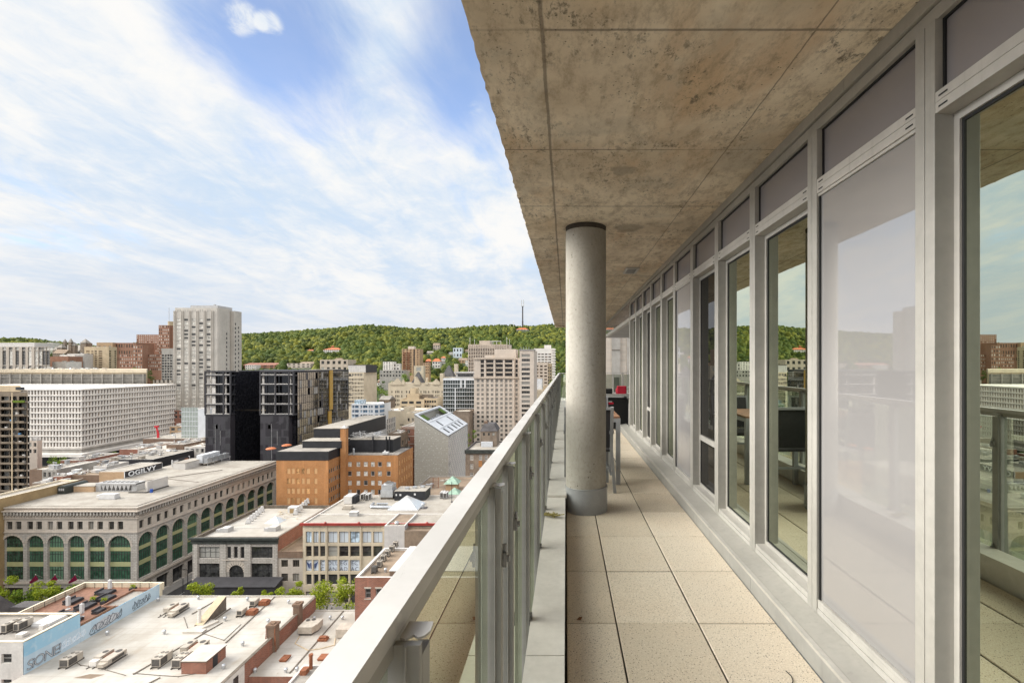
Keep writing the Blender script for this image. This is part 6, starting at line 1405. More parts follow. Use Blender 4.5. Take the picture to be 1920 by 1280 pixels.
# ------------------------------------------------------------------ office blocks and towers
def white_office():
    Y0,Y1=307.0,381.0; x0,x1=-440.0,PX(153,307); zt=PZ(729,307); zb=PZ(842,307)
    r=thing('white_office_block','huge white ten storey office block with rows of small slit windows','office block',((x0+x1)/2,340,GZ))
    H=zt-zb; mb=MB(); n=10; ph=(H-1.6)/n
    rws=[(0.7+ph*k+0.9,0.7+ph*k+0.9+2.55) for k in range(n)]
    cnt=[0]; W=Y1-Y0
    cE=[]; m=18
    for k in range(m): s=W/m; cE+=[(k*s+0.28*s-0.52,k*s+0.28*s+0.52),(k*s+0.76*s-0.52,k*s+0.76*s+0.52)]
    O=(x1,Y0,zb); ops=facade(mb,O,90,W,H,cE,rws,0.6); ops.sort(key=lambda o:o[0]); place_windows(r,ops,O,90,0.6,'glass_tan',fw=0,limit=100,count=cnt)
    # south face: only the visible stretch gets windows
    xs=PX(-10,307); cS=[]; s=4.05
    k=0
    while x1-0.8-k*s>xs: cS+=[(x1-x0-0.8-k*s-1.1,x1-x0-0.8-k*s),(x1-x0-0.8-k*s-3.1,x1-x0-0.8-k*s-2.0)]; k+=1
    cS=sorted(cS); O=(x0,Y0,zb); ops=facade(mb,O,0,x1-x0,H,cS,rws,0.6); place_windows(r,ops,O,0,0.6,'glass_tan',fw=0,limit=100,count=cnt)
    mb.quad((x0,Y0,zt),(x1,Y0,zt),(x1,Y1,zt),(x0,Y1,zt)); mb.quad((x0,Y0,zb),(x0,Y1,zb),(x1,Y1,zb),(x1,Y0,zb)); mb.quad((x1,Y1,zb),(x0,Y1,zb),(x0,Y1,zt),(x1,Y1,zt))
    mb.build('wall','white_conc',r)
    part(r,'floor_band','white_conc',lambda m:[(m.box(x0,x1+0.35,Y0-0.35,Y0-0.003,zb+0.7+ph*k+0.1,zb+0.7+ph*k+0.55),m.box(x1+0.003,x1+0.35,Y0,Y1,zb+0.7+ph*k+0.1,zb+0.7+ph*k+0.55)) for k in range(n+1)])
    part(r,'shadow_gap','grey_conc',lambda m:m.box(x0+1,x1-0.6,Y0+0.6,Y1-0.6,zb-2.4,zb-0.002))
    part(r,'podium_slab','white_conc',lambda m:m.box(x0,x1+4,Y0-4,Y1+6,zb-4.3,zb-2.402))
    part(r,'podium_glass','dark_metal',lambda m:m.box(x0,x1-3,Y0+2,Y1,GZ,zb-4.302))
    # mechanical crown
    Ym=325.0; xb=PX(284,330); za,zc=PZ(729,Ym),PZ(692,Ym)
    c=thing('beige_hall','long beige hall with a louvred dark band above the white office block','building',(-330,400,GZ)); xr=PX(285,395); zA=PZ(735,390); zB=PZ(693,390)
    mb=MB(); mb.prism([(-470,390),(xr,390),(xr-43,440),(-470,440)],GZ,zB); mb.build('wall','tan_conc',c)
    part(c,'roof_edge','cream',lambda m:m.prism([(-470.5,389.3),(xr+0.5,389.3),(xr-43,440.5),(-470.5,440.5)],PZ(698.5,390),zB+0.3)); 
    part(c,'louvre_band','louvre_grey',lambda m:m.box(-470,xr-0.4,389.6,389.998,PZ(723,390),PZ(701,390)))
    def post(m):
        k=0
        while xr-2-k*8.3>-470: x=xr-2-k*8.3; m.box(x-0.3,x+0.3,388.9,389.599,PZ(724,390),PZ(700.5,390)); k+=1
        for p in (707,713,719): m.box(-470,xr-0.4,389.4,389.5,PZ(p,390)-0.2,PZ(p,390)+0.15)
    part(c,'louvre_post','grey_conc',post)
    roof_bits(c,-460,xr-46,395,435,zB+0.3,26,8)
    # red crane arm in front of the white block
    k=thing('red_lift_boom','slim red lift boom raised in front of the white office block','lift',(PX(295,300),300,PZ(826,300)-6)); mb=MB(); 
    z0=PZ(826,300); z1=PZ(801,300); mb.bar((PX(296.5,300),300,z0-8),(PX(296.5,300),300,PZ(812,300)),0.9,0.9); mb.bar((PX(296.5,300),300,PZ(812,300)),(PX(293.5,300),300,z1),0.7,0.7); mb.box(PX(293.5,300)-0.9,PX(293.5,300)+0.9,299.3,300.7,z1,z1+1.0); mb.build('boom','crane_red',k)
white_office()

def pale_tower():
    Y=400.0; x0,x1=PX(328,Y),PX(398,Y); zt=PZ(577,Y); zb=GZ
    r=thing('pale_concrete_tower','tall pale concrete apartment tower with vertical ribs and rounded end','tower',(-305,420,GZ))
    mb=MB(); W=x1-x0; n=5; s=W/n; cs=[(k*s+1.35,k*s+s-1.45) for k in range(n)]; rws=rows(1.2,34,(zt-zb-9)/34,1.75)
    ops=facade(mb,(x0,Y,zb),0,W,zt-zb,cs,rws,0.3)
    ops.sort(key=lambda o:-o[1]); place_windows(r,ops,(x0,Y,zb),0,0.3,'glass_pale','alu_grey',4,1,0.07,limit=100)
    # rounded east end, then the recessed second bow
    def bow(cx,cy,rx,ry,a0,a1,n=10): return [(cx+rx*math.cos(R(a0+(a1-a0)*k/n)),cy+ry*math.sin(R(a0+(a1-a0)*k/n))) for k in range(n+1)]
    yb1=Y+12; xe=PX(431,yb1); b1=bow(x1+4,yb1,xe-x1-4,12,-90,0)
    p1=[(x1,Y+0.01)]+b1+[(xe-0.7*10,yb1+10),(x0,yb1+10),(x0,Y+0.3)]
    n=len(p1)
    mb.add([(a,b,zb) for a,b in p1]+[(a,b,zt) for a,b in p1],[(i,i+1,n+i+1,n+i) for i in range(n-1)]); mb.add([(a,b,zt-0.01) for a,b in p1],(tuple(range(n)),))
    yb2=Y+24; xf=PX(453,yb2); xs=xe-0.5; b2=bow(xs+2,yb2,xf-xs-2,8.5,-90,0)
    p2=[(xs-6,Y+15.5)]+[(xs,Y+15.5)]+b2+[(xf-0.7*18,yb2+18),(xs-12,yb2+18)]; n=len(p2); zt2=PZ(583,Y+16)
    mb.add([(a,b,zb) for a,b in p2]+[(a,b,zt2) for a,b in p2],[(i,i+1,n+i+1,n+i) for i in range(n-1)]); mb.add([(a,b,zt2-0.01) for a,b in p2],(tuple(range(n)),))
    mb.build('wall','tower_conc',r)
    def ribs(m):
        for k in range(n_+1):
            x=x0+k*s; m.box(x-0.75,x-0.25,Y-0.8,Y-0.003,zb,zt-2.5); m.box(x+0.25,x+0.75,Y-0.8,Y-0.003,zb,zt-2.5)
    n_=5; part(r,'rib','tower_conc',ribs)
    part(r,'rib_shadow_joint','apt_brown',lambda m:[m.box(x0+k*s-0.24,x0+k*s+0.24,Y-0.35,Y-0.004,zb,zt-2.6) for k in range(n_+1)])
    part(r,'crown_slot','grey_conc',lambda m:[m.box(x0+k*s+q,x0+k*s+q+0.9,Y-0.05,Y-0.002,zt-3.4,zt-1.5) for k in range(5) for q in (2.0,4.0)])
    for k in range(24):
        z=zt-22-3.7*k
        if z<zb+4: break
        for (bx,by),dz in ((b1[8],0.0),(b2[3],9.0),(b2[7],6.0)):
            part(r,'slit_window','dark_metal',lambda m:m.box(bx-0.35,bx+0.2,by-0.45,by+0.3,z+dz,z+dz+1.8))
    part(r,'penthouse','grey_metal',lambda m:(m.prism([(PX(357,Y+8),Y+8),(PX(408,Y+8),Y+8),(PX(411,Y+10),Y+12),(PX(411,Y+10),Y+26),(PX(357,Y+8),Y+26)],zt,PZ(572.5,Y+8)),m.box(-301,-300,410,412,zt+2,PZ(570,Y+8))))
pale_tower()

def mid_city():
    Z=PZ
    def B(name,label,cat,pa,pb,pt,Y,D,wall,roof='roof_grey',S=None,E=None,par=0.5,Yref=None,limit=60,zb=GZ,**k):
        return bld(name,label,cat,PX(pa,Y),PX(pb,Y),Y,Y+D,PZ(pt,Y),wall,roof,S,E,par=par,limit=limit,zb=zb,**k)
    def grid(pa,pb,Y,n,wfrac,z0,nr,pitch,h,**kw):
        W=PX(pb,Y)-PX(pa,Y); s=W/n; return dict(cols=[(k*s+s*(1-wfrac)/2,k*s+s*(1+wfrac)/2) for k in range(n)],rows=rows(z0,nr,pitch,h),**kw)
    # left balcony apartment block
    Y=200; pa,pb=-40,52; x0,x1=PX(pa,Y),PX(pb,Y); zt=PZ(735,Y)
    r=bld('brown_balcony_block','worn brown apartment block with stacked balconies at the left edge','apartment block',x0,x1,Y,Y+16,zt,'apt_brown','roof_grey',
        S=dict(cols=[(0.8,4.4),(4.9,8.6),(9.4,12.6),(13.0,15.9),(16.8,20.0)],rows=rows(1.1,18,2.85,2.25),glass='glass_dark',frame='alu_grey',nx=3,depth=1.1),par=0.5,limit=100)
    for k in range(18):
        for a,b in ((0.6,8.8),(9.2,15.8),(16.6,20.3)):
            part(r,'balcony','apt_brown',lambda m:(m.box(x0+a,x0+b,Y-1.3,Y-0.003,GZ+0.9+2.85*k,GZ+1.05+2.85*k),m.box(x0+a,x0+b,Y-1.35,Y-1.22,GZ+1.051+2.85*k,GZ+1.75+2.85*k)))
    part(r,'drain_pipe','tan_conc',lambda m:m.box(PX(30,Y)-0.25,PX(30,Y)+0.25,Y-1.5,Y-1.37,GZ,zt)); 
    part(r,'penthouse','tan_conc',lambda m:(m.box(x0,x1-3,Y+3,Y+14,zt,PZ(724,Y)))); part(r,'penthouse_window','glass_dark',lambda m:m.box(PX(14,Y),PX(31,Y),Y+2.9,Y+2.998,zt+0.8,zt+2.0))
    rnd=random.Random(3)
    for k in range(12): part(r,'balcony_clutter',rnd.choice(('white_paint','cloth_blue','roof_grey')),lambda m:(lambda x,z:m.box(x,x+0.8,Y-0.9,Y-0.4,z,z+rnd.uniform(0.9,1.5)))(x0+rnd.uniform(10,20),GZ+1.06+2.85*rnd.randrange(2,16)))
    part(r,'balcony_plants','leaf_green',lambda m:m.box(PX(30.5,Y),PX(52,Y),Y-1.5,Y-1.0,PZ(754,Y),PZ(750,Y)))
    skew(r,x1,Y,('wall','roof','penthouse'))
    # low rise clutter between the block and the store
    low=[
     ('low_brick_building','dark brick low house right against the brown balcony block','building',55,79,880,190,14,'brick_brown','roof_white',None),
     ('low_brick_building','low grey fronted shop with dark windows behind the dark brick house','building',79,106,880,186,16,'grey_conc','roof_white',dict(n=3)),
     ('low_brick_building','low brick shop with a pale awning left of the crumbling brick wall','building',98,118,893,178,10,'brick_red','roof_pale',None),
     ('low_brick_building','long low dark brick wall building in front of the sign block','building',114,188,890,181,8,'brick_brown','roof_brown',None),
     ('low_brick_building','orange brick low building in the second row behind the store','building',128,182,873,212,22,'brick_red','roof_brown',None),
     ('low_brick_building','reddish low building with cluttered gravel roof by the podium','building',113,152,863,232,20,'brick_red','roof_grey',None),
     ('low_brick_building','peach rendered low house beside the brown balcony block','building',52,70,826,240,2.2,'beige_pink','roof_brown',dict(n=2)),
     ('low_brick_building','dark clad low building with vents just behind the roof sign','building',222,286,861,215,24,'charcoal','roof_pale',None),
     ('low_brick_building','brick low building with two dark doors left of the dark clad one','building',188,222,864,222,30,'brick_red','roof_grey',dict(n=2)),
     ('low_brick_building','white fronted low building with wide windows under the red lift boom','building',258,310,843,258,30,'white_paint','roof_white',dict(n=4)),
     ('low_brick_building','plain brick low building left of the white fronted one','building',224,258,842,262,26,'brick_red','roof_pale',None),
     ('low_brick_building','brick sided low building right of the white fronted one','building',312,344,833,265,40,'brick_brown','roof_grey',None),
     ('low_brick_building','white two storey house with tall dark windows beside the black tower','building',346,384,837,240,22,'white_paint','roof_white',dict(n=4)),
     ('low_brick_building','wide low roof full of clutter in front of the white podium','building',268,382,822,295,30,'brick_brown','roof_pale',None),
     ('low_brick_building','orange brick house beside the pale greenish glass box','building',318,342,799,330,24,'brick_tan','roof_pale',dict(n=2)),
     ('low_brick_building','dark red brick house behind the orange one at the tower foot','building',318,350,769,380,20,'brick_red','roof_grey',dict(n=4)),
     ('low_brick_building','small building with a white tent-like roof in front of the sign block','building',175,200,874,196,10,'white_paint','roof_white',None),
     ('low_brick_building','grey low building with stained roof at the left of the store','building',60,120,905,174,8,'stone_brown','roof_pale',None),
    ]
    for i,(nm,lab,cat,pa,pb,pt,Y,D,wl,rf,win) in enumerate(low):
        x0,x1=PX(pa,Y),PX(pb,Y); zt=PZ(pt,Y); W=x1-x0; S=None
        if win: n=win['n']; s=W/n; S=dict(cols=[(k*s+s*0.2,k*s+s*0.8) for k in range(n)],rows=[(zt-GZ-6.2,zt-GZ-4.2),(zt-GZ-3.0,zt-GZ-1.0)],glass='glass_dark',frame='white_paint',depth=0.3)
        r=bld(nm,lab,cat,x0,x1,Y,Y+D,zt,wl,rf,S,par=0.35,cap='pale_metal' if i%3 else 'roof_brown',limit=20)
        roof_bits(r,x0,x1,Y,Y+D,zt-0.35,5 if W<8 else 11,i+50)
    # greenish glass box
    r=B('pale_glass_box','pale greenish glass cube at the foot of the concrete tower','building',340,371,768,300,16,'white_cool','roof_pale',S=grid(340,371,300,6,0.94,6,11,2.95,2.7,glass='frost_green',frame='white_cool',fw=0.08,depth=0.1,nx=1),par=0.3,limit=66)
    B('pale_glass_box_annex','plain white slab annex right of the greenish glass cube','building',371.3,386,767,300,14,'white_cool','roof_pale')
    # white L office with black penthouse
    Y=340; pa,pb=653,707; x0=PX(pa,Y)
    px=lambda p:PX(p,Y)-x0
    r=bld('cream_office_building','cream office slab with half blank front and dark plant room on top','office building',PX(pa,Y),PX(682.5,Y),Y,Y+23,PZ(697.5,Y),'cream','roof_grey',
      S=[dict(cols=[(px(654+k*2.85),px(654+k*2.85+1.7)) for k in range(10)],rows=sorted([(PZ(p+4.4,Y)-GZ,PZ(p,Y)-GZ) for p in (709,716,723,729.5,736,743,750,757)]),glass='glass_mixed',frame='alu_grey',fw=0,depth=0.3),
         dict(cols=[(px(654+k*5.3),px(654+k*5.3+4.0)) for k in range(5)],rows=[(PZ(704.5,Y)-GZ,PZ(700.5,Y)-GZ)],glass='glass_mixed',frame='apt_brown',fw=0.1,depth=0.4)],par=0.4,cap='white_conc',limit=90)
    zt=PZ(697.5,Y); part(r,'plant_room','pale_metal',lambda m:[m.box(PX(650.5+i*3.3,Y),PX(653.5+i*3.3,Y),Y+2,Y+21,zt-0.4,PZ(684.5,Y)) for i in range(10)]); part(r,'dark_plant_room','charcoal',lambda m:m.box(PX(684,Y),PX(684,Y)+0.3,Y+2,Y+21,zt-0.4,PZ(684,Y)))
    part(r,'plant_roof','seam_dark',lambda m:m.box(PX(649.8,Y),PX(683,Y),Y+1.8,Y+14.2,PZ(684.4,Y),PZ(683.6,Y)))
    # white grid apartments
    Y=288; x0,x1=PX(659,Y),PX(700,Y); zt=PZ(757,Y)
    r=bld('white_grid_apartments','white gridded apartment building with blue tinted windows and rounded corner','apartment building',x0,x1,Y,Y+16,zt,'white_cool','roof_white',
      S=dict(cols=[(0.4,1.7),(2.0,4.3),(5.3,6.4),(6.8,9.5),(10.2,11.2),(11.6,12.7)],rows=rows(zt-GZ-2.6-2.72*11,12,2.72,1.75),glass='glass_blue',frame='white_cool',nx=2,fw=0.12,depth=0.35),par=0.4,limit=72)
    cx_,cy_=x1,Y+5.5
    mb=MB(); n=8; pts=[(cx_+4.6*math.sin(R(90*k/n)),cy_-5.5*math.cos(R(90*k/n))) for k in range(n+1)]
    for p,q in zip(pts,pts[1:]): mb.quad((*p,GZ),(*q,GZ),(*q,zt),(*p,zt))
    mb.add([(a,b,zt-0.02) for a,b in pts]+[(cx_,cy_+10,zt-0.02),(cx_-0.01,cy_-5.4,zt-0.02)],(tuple(range(n+3)),)); mb.quad((pts[-1][0],pts[-1][1],GZ),(pts[-1][0],Y+16,GZ),(pts[-1][0],Y+16,zt),(pts[-1][0],pts[-1][1],zt)); mb.build('rounded_corner','white_cool',r)
    for j in range(12):
        z=zt-2.6-2.72*j
        for k,e in ((1,2),(4,7)):
            mb=MB()
            for i in range(k,e+1):
                p,q=pts[i],pts[i+1]; nx,ny=(q[1]-p[1]),-(q[0]-p[0]); L=math.hypot(nx,ny); nx,ny=nx/L*0.03,ny/L*0.03
                mb.quad((p[0]+nx,p[1]+ny,z),(q[0]+nx,q[1]+ny,z),(q[0]+nx,q[1]+ny,z+1.75),(p[0]+nx,p[1]+ny,z+1.75))
            mb.build('corner_window','glass_blue',r)
    part(r,'glass_roof_room','glass_sky',lambda m:m.prism([(PX(662,Y),Y+2),(PX(676,Y),Y+2),(PX(676,Y),Y+8),(PX(662,Y),Y+8)],zt-0.3,zt+2.2))
    B('grey_slab_building','narrow plain grey slab with a dark slit side right of the white grid apartments','building',714.5,725,790,268,14,'grey_metal','roof_pale',E=dict(cols=even(14,5,1.2,0.8),rows=rows(12,7,3.3,2.6),glass='glass_dark',fw=0,depth=0.2))
    r=B('cream_hall','wide cream hall with a flat cluttered roof in the middle of the city','building',716,790,770,300,24,'cream','roof_white',S=grid(716,790,300,3,0.3,GZ*0+27,1,5,0.6,glass='glass_dark',fw=0,depth=0.3)); roof_bits(r,PX(718,300),PX(768,300),302,322,PZ(770,300)-0.5,10,5)
    r=B('cream_hall_block','taller cream stair block at the right of the cream hall','building',757,768,763,299.5,10,'cream','roof_pale')
    B('cream_narrow_house','narrow cream house with paired windows behind the red brick flats','building',762,778,773.5,262,16,'cream','roof_pale',S=grid(762,778,262,2,0.5,24,4,3.3,1.9,glass='glass_mixed',frame='white_paint',depth=0.3))
    Y=235; r=B('red_brick_flats','red brick flats with white window bands left of the angular grey building','flats',752.5,790,800,Y,26,'brick_red','roof_pale',S=dict(cols=[(0.6,2.1),(2.7,4.2)],rows=rows(PZ(800,Y)-GZ-3.2-3.75*5,6,3.75,1.9),glass='glass_mixed',frame='white_paint',nx=2,fw=0.14,depth=0.25),cap='white_paint')
    part(r,'stone_band','stone_pale',lambda m:[m.box(PX(752.5,Y),PX(779,Y),Y-0.12,Y-0.003,PZ(800,Y)-0.9-3.75*k,PZ(800,Y)-0.6-3.75*k) for k in range(6)])
    r=B('stone_row_house','grey stone row with arched windows between the black plant room and the red flats','row house',728,752,812,225,40,'stone_brown','roof_pale',S=grid(728,752,225,3,0.5,16,4,3.6,2.2,glass='glass_mixed',frame='white_paint',depth=0.3),E=dict(cols=even(40,8,2,1.5),rows=rows(16,4,3.6,2.2),glass='glass_mixed',frame='white_paint',depth=0.3)); roof_bits(r,PX(728,225),PX(752,225),227,262,PZ(812,225)-0.5,6,77)
    # tan stepped offices
    Y=330
    r=B('tan_stepped_offices','tan stepped office building with dark ribbon windows','office building',750,795,748,Y,20,'tan_conc','roof_brown',S=dict(cols=[(1.0,5.2),(6.2,9.5),(11,14.5)],rows=rows(PZ(748,Y)-GZ-3.2-3.3*5,6,3.3,1.7),glass='glass_dark',fw=0,nx=3,frame='tan_conc',depth=0.3))
    B('tan_stepped_offices_wing','right wing of the tan offices, ribbon windows, dark flat roof','office building',795.2,818,746,Y+1.5,20,'tan_conc','roof_dark',S=grid(795,818,Y,5,0.8,PZ(748,Y)-GZ-2.6-3.3*4,5,3.3,1.5,glass='glass_dark',fw=0,depth=0.3))
    B('stepped_roof_storey','stacked tan roof storeys on the tan offices','roof storey',763,785,738,Y+6,8,'tan_conc','roof_pale'); B('dark_roof_storey','dark band roof storey on the right of the tan offices','roof storey',779,807,740.5,Y+9,8,'apt_brown','roof_pale'); B('tan_lift_tower','tan lift tower rising highest on the tan offices','roof storey',769,779,728,Y+12,8,'tan_conc','roof_brown')
    # chateau apartments
    Y=400; zt=PZ(718,Y); x0,x1=PX(728,Y),PX(836,Y)
    W=x1-x0; u=lambda p:PX(p,Y)-x0
    cc=[]
    for p in (734,741,744,747,752.5,761.5,767,775,781,788.5,794,797.5,803,811,816,819,822,828): cc.append((u(p),u(p+1.7)))
    r=bld('chateau_apartments','cream château style apartment block with gables and steep slate turret roofs','apartment block',x0,x1,Y,Y+24,zt,'cream','roof_grey',S=dict(cols=cc,rows=rows(6,11,3.5,1.9),glass='glass_dark',frame='alu_light',fw=0,depth=0.3),par=0.6,limit=100)
    def gable(p,w,h): 
        x=PX(p,Y); a=w*Y/F/2; hh=h*Y/F; part(r,'gable','cream',lambda m:(m.T(),[m.prism([(x-a*q,Y-0.6+0.01*i),(x+a*q,Y-0.6+0.01*i),(x+a*q,Y+1.5),(x-a*q,Y+1.5)],zt-1.5+hh*t0,zt+hh*t1) for i,(q,t0,t1) in enumerate(((1.0,0,0.35),(0.7,0.36,0.62),(0.4,0.63,0.85),(0.18,0.86,1.1)))]))
    for p,w,h in ((745,15,8),(782,11,9),(818,13,7),(756,6,6),(735,5,3),(800,6,3)): gable(p,w,h)
    def spire(px_,w,pb_,pt_,Yc,mat='roof_grey'):
        x=PX(px_,Yc); a=w*Yc/F/2; z0=PZ(pb_,Yc); z1=PZ(pt_,Yc); m=MB(); m.box(x-a,x+a,Yc-a,Yc+a,zt-1,z0-0.01,1); m.add(((x-a,Yc-a,z0),(x+a,Yc-a,z0),(x+a,Yc+a,z0),(x-a,Yc+a,z0),(x-a*0.12,Yc-a*0.12,z1),(x+a*0.12,Yc-a*0.12,z1),(x+a*0.12,Yc+a*0.12,z1),(x-a*0.12,Yc+a*0.12,z1)),((0,1,5,4),(1,2,6,5),(2,3,7,6),(3,0,4,7),(4,5,6,7)),0); m.build('turret',['slate','cream'],r)
    spire(784.5,20,717,697,Y+12); spire(842,24,708,685,Y+14)
    part(r,'chimney','cream',lambda m:(m.box(PX(840,Y),PX(847,Y),Y+22,Y+25,zt,PZ(682,Y)),m.box(PX(773,Y),PX(777,Y),Y+5,Y+8,zt,PZ(706,Y)),m.box(PX(795,Y),PX(798,Y),Y+5,Y+8,zt,PZ(708,Y)),m.box(PX(823,Y),PX(829,Y),Y+3,Y+8,zt,PZ(700,Y))))
    part(r,'tower_wing','cream',lambda m:m.box(PX(822,Y),PX(850,Y),Y+6,Y+22,GZ,PZ(707,Y)))
    # green glass block
    Y=330; r=B('green_glass_block','green glass apartment block with white slab edges beside the beige hotel tower','apartment block',831,889,709,Y,22,'white_cool','roof_grey',S=grid(831,889,Y,13,0.92,2.0,19,2.76,2.45,glass='glass_curtain',frame='grey_metal',fw=0.08,depth=0.15,nx=1),par=0.3,limit=100)
    part(r,'slab_edge','white_cool',lambda m:[m.box(PX(831,Y)-0.1,PX(889,Y),Y-0.5,Y-0.003,GZ+1.68+2.76*k,GZ+1.95+2.76*k) for k in range(20)]); part(r,'penthouse',['grey_metal','glass_dark'],lambda m:(m.box(PX(852,Y),PX(889,Y),Y+4,Y+18,PZ(709,Y)-0.3,PZ(699.5,Y)),m.box(PX(849,Y),PX(889,Y),Y+3.2,Y+18,PZ(699.4,Y),PZ(697.5,Y)),m.box(PX(856,Y),PX(885,Y),Y+3.9,Y+3.998,PZ(706,Y),PZ(701,Y),1)))
    part(r,'white_fin','white_cool',lambda m:(m.box(PX(853,Y),PX(855,Y),Y-0.8,Y-0.51,GZ,PZ(727,Y)),m.box(PX(863.5,Y),PX(866,Y),Y-0.8,Y-0.51,PZ(727,Y),PZ(709,Y)),m.box(PX(871,Y),PX(873.5,Y),Y-0.8,Y-0.51,PZ(727,Y),PZ(709,Y))))
    B('plain_grey_house','plain grey roofed house wedged behind the angular grey building','building',850,880,771,Y-30,14,'stone_brown','roof_pale',E=None)
    # beige hotel
    Y=310; x0=PX(889,Y); u=lambda p:PX(p,Y)-x0
    cols_=[(u(a),u(b)) for a,b in ((894,899),(902.5,907),(912,916.5),(920.3,925),(929,934),(938,942.6),(947,951.6),(955,960),(966.3,970.7))]
    ph=2.9; zt=PZ(671,Y)
    r=bld('beige_hotel_tower','large pinkish beige hotel tower with square windows and upper balconies','hotel',x0,PX(974,Y),Y,Y+26,zt,'beige_pink','roof_grey',
      S=[dict(cols=cols_,rows=rows(1.2,19,ph,1.75),glass='glass_mixed',frame='alu_light',nx=2,fw=0.1,depth=0.25),
         dict(cols=[(u(901),u(907.5)),(u(911.5),u(925)),(u(929),u(943)),(u(946.5),u(960.5)),(u(966.3),u(970.7))],rows=rows(PZ(706,Y)-GZ,4,ph,2.2),glass='glass_mixed',frame='beige',nx=3,fw=0.12,depth=0.9)],par=0.6,limit=100)
    for k in range(4):
        part(r,'balcony','beige',lambda m:[m.box(PX(a,Y),PX(b,Y),Y-0.35,Y-0.003,PZ(706,Y)-0.35+ph*k,PZ(706,Y)+0.75+ph*k) if 0 else m.box(PX(a,Y),PX(b,Y),Y-0.3,Y-0.003,PZ(706,Y)-0.4+ph*k,PZ(706,Y)+0.35+ph*k) for a,b in ((911.5,925),(929,943),(946.5,960.5))])
    part(r,'pilaster','beige_pink',lambda m:[m.box(PX(p-1.7,Y),PX(p+1.7,Y),Y-0.45,Y-0.004,GZ,PZ(671,Y)) for p in (909.5,927,944.7,962.8)]); part(r,'cornice','beige',lambda m:(m.box(x0-0.7,PX(1003,Y),Y-0.9,Y-0.46,PZ(709,Y),PZ(706.5,Y)),m.box(x0-0.4,PX(965,Y),Y-0.9,Y-0.46,PZ(673,Y),zt+0.3)))
    part(r,'plant_block','beige_pink',lambda m:(m.box(PX(926,Y),PX(966,Y),Y+4,Y+20,zt-0.6,PZ(654,Y)),m.box(PX(906,Y),PX(926,Y)-0.01,Y+6,Y+18,zt-0.6,PZ(666,Y))))
    Y2=304; x0=PX(974,Y2); zt=PZ(656,Y2)
    r2=bld('beige_hotel_wing','projecting right bay of the beige hotel tower with wide triple windows','hotel wing',x0,PX(1001,Y2),Y2,Y2+34,zt,'beige_pink','roof_grey',S=dict(cols=[(PX(978,Y2)-x0,PX(993.5,Y2)-x0)],rows=rows(3.0,24,ph,1.75),glass='glass_mixed',frame='alu_grey',nx=5,fw=0.1,depth=0.25),par=0.5,limit=30)
    part(r2,'roof_rim','grey_metal',lambda m:(m.box(PX(974,Y2)-0.3,PX(1001,Y2)+0.5,Y2-0.5,Y2+10,zt+0.01,zt+0.4),[m.tube((PX(p,Y2),Y2+3,zt),(PX(p,Y2),Y2+3,zt+2.2),0.08,5) for p in (976,981,986,991)]))
    # striped tower behind
    Y=450; r=B('striped_office_tower','tall pale office tower with close vertical stripes behind the beige hotel','office tower',878.5,950,645.5,Y,24,'beige','roof_grey',S=grid(878.5,950,Y,22,0.55,1.5,24,3.3,2.3,glass='glass_tan',fw=0,depth=0.5),par=0.6,limit=100)
    part(r,'fin','beige_pink',lambda m:[m.box(PX(878.5,Y)+k*(71.5*Y/F/22)-0.25,PX(878.5,Y)+k*(71.5*Y/F/22)+0.25,Y-0.5,Y-0.003,GZ,PZ(646,Y)) for k in range(23)]); part(r,'rounded_end','beige_pink',lambda m:m.cyl(PX(951,Y),Y+8,GZ,PZ(646,Y),3.2,14))
    part(r,'penthouse','beige',lambda m:m.box(PX(897,Y),PX(917,Y),Y+5,Y+18,PZ(646,Y),PZ(638,Y))); part(r,'roof_frame','pale_metal',lambda m:(m.box(PX(917,Y)+0.01,PX(938,Y),Y+6,Y+6.4,PZ(639.6,Y),PZ(638.4,Y)),[m.box(PX(p,Y),PX(p,Y)+0.4,Y+6,Y+6.4,PZ(646,Y),PZ(639.7,Y)) for p in (922,929,937)]))
    part(r,'antenna','pale_metal',lambda m:[m.tube((PX(p,Y),Y+2,PZ(647,Y)),(PX(p,Y),Y+2,PZ(t,Y)),0.18,5) for p,t in ((880.5,632),(889,636),(950,632),(955,635))])
    # right hand towers
    Y=520; r=B('white_balcony_tower','white apartment tower with stepped balconies far right against the wooded hill','apartment tower',1001,1040,653,Y,20,'white_conc','roof_pale',S=grid(1001,1034,Y,5,0.75,20,20,2.9,1.3,glass='glass_tan',fw=0,depth=0.7),par=0.6,limit=100)
    part(r,'penthouse','white_conc',lambda m:m.box(PX(1020,Y),PX(1033,Y),Y+4,Y+14,PZ(653,Y)-0.5,PZ(646.5,Y))); part(r,'balcony','white_conc',lambda m:[m.box(PX(1034,Y),PX(1042,Y),Y-1.2,Y-0.003,PZ(656,Y)-2.9*k,PZ(656,Y)-2.9*k+1.1) for k in range(14)])
    Y=420; B('beige_slab_flats','beige slab of flats with ribbon windows right of the hotel','flats',1003,1027,679,Y,20,'beige','roof_pale',S=grid(1003,1027,Y,3,0.6,22,15,2.9,1.4,glass='glass_tan',fw=0,depth=0.4)); B('tan_side_flats','narrow tan flats with many small balconies by the handrail','flats',1027.2,1034,681,Y+4,20,'tan_conc','roof_brown',S=grid(1027,1034,Y,2,0.6,22,15,2.8,1.4,glass='glass_dark',fw=0,depth=0.4))
    Y=350; B('cream_side_house','cream house with a grey roof box between hotel and handrail','building',1004,1018,732,Y,16,'cream','roof_pale'); B('grey_roof_block','pale blue grey plant block above the cream house','building',1004.5,1016,711,Y+18,10,'white_cool','roof_grey')
    B('ochre_side_house','ochre side wall house next to the handrail','building',1018.2,1030,724,Y+2,16,'tan_conc','roof_brown')
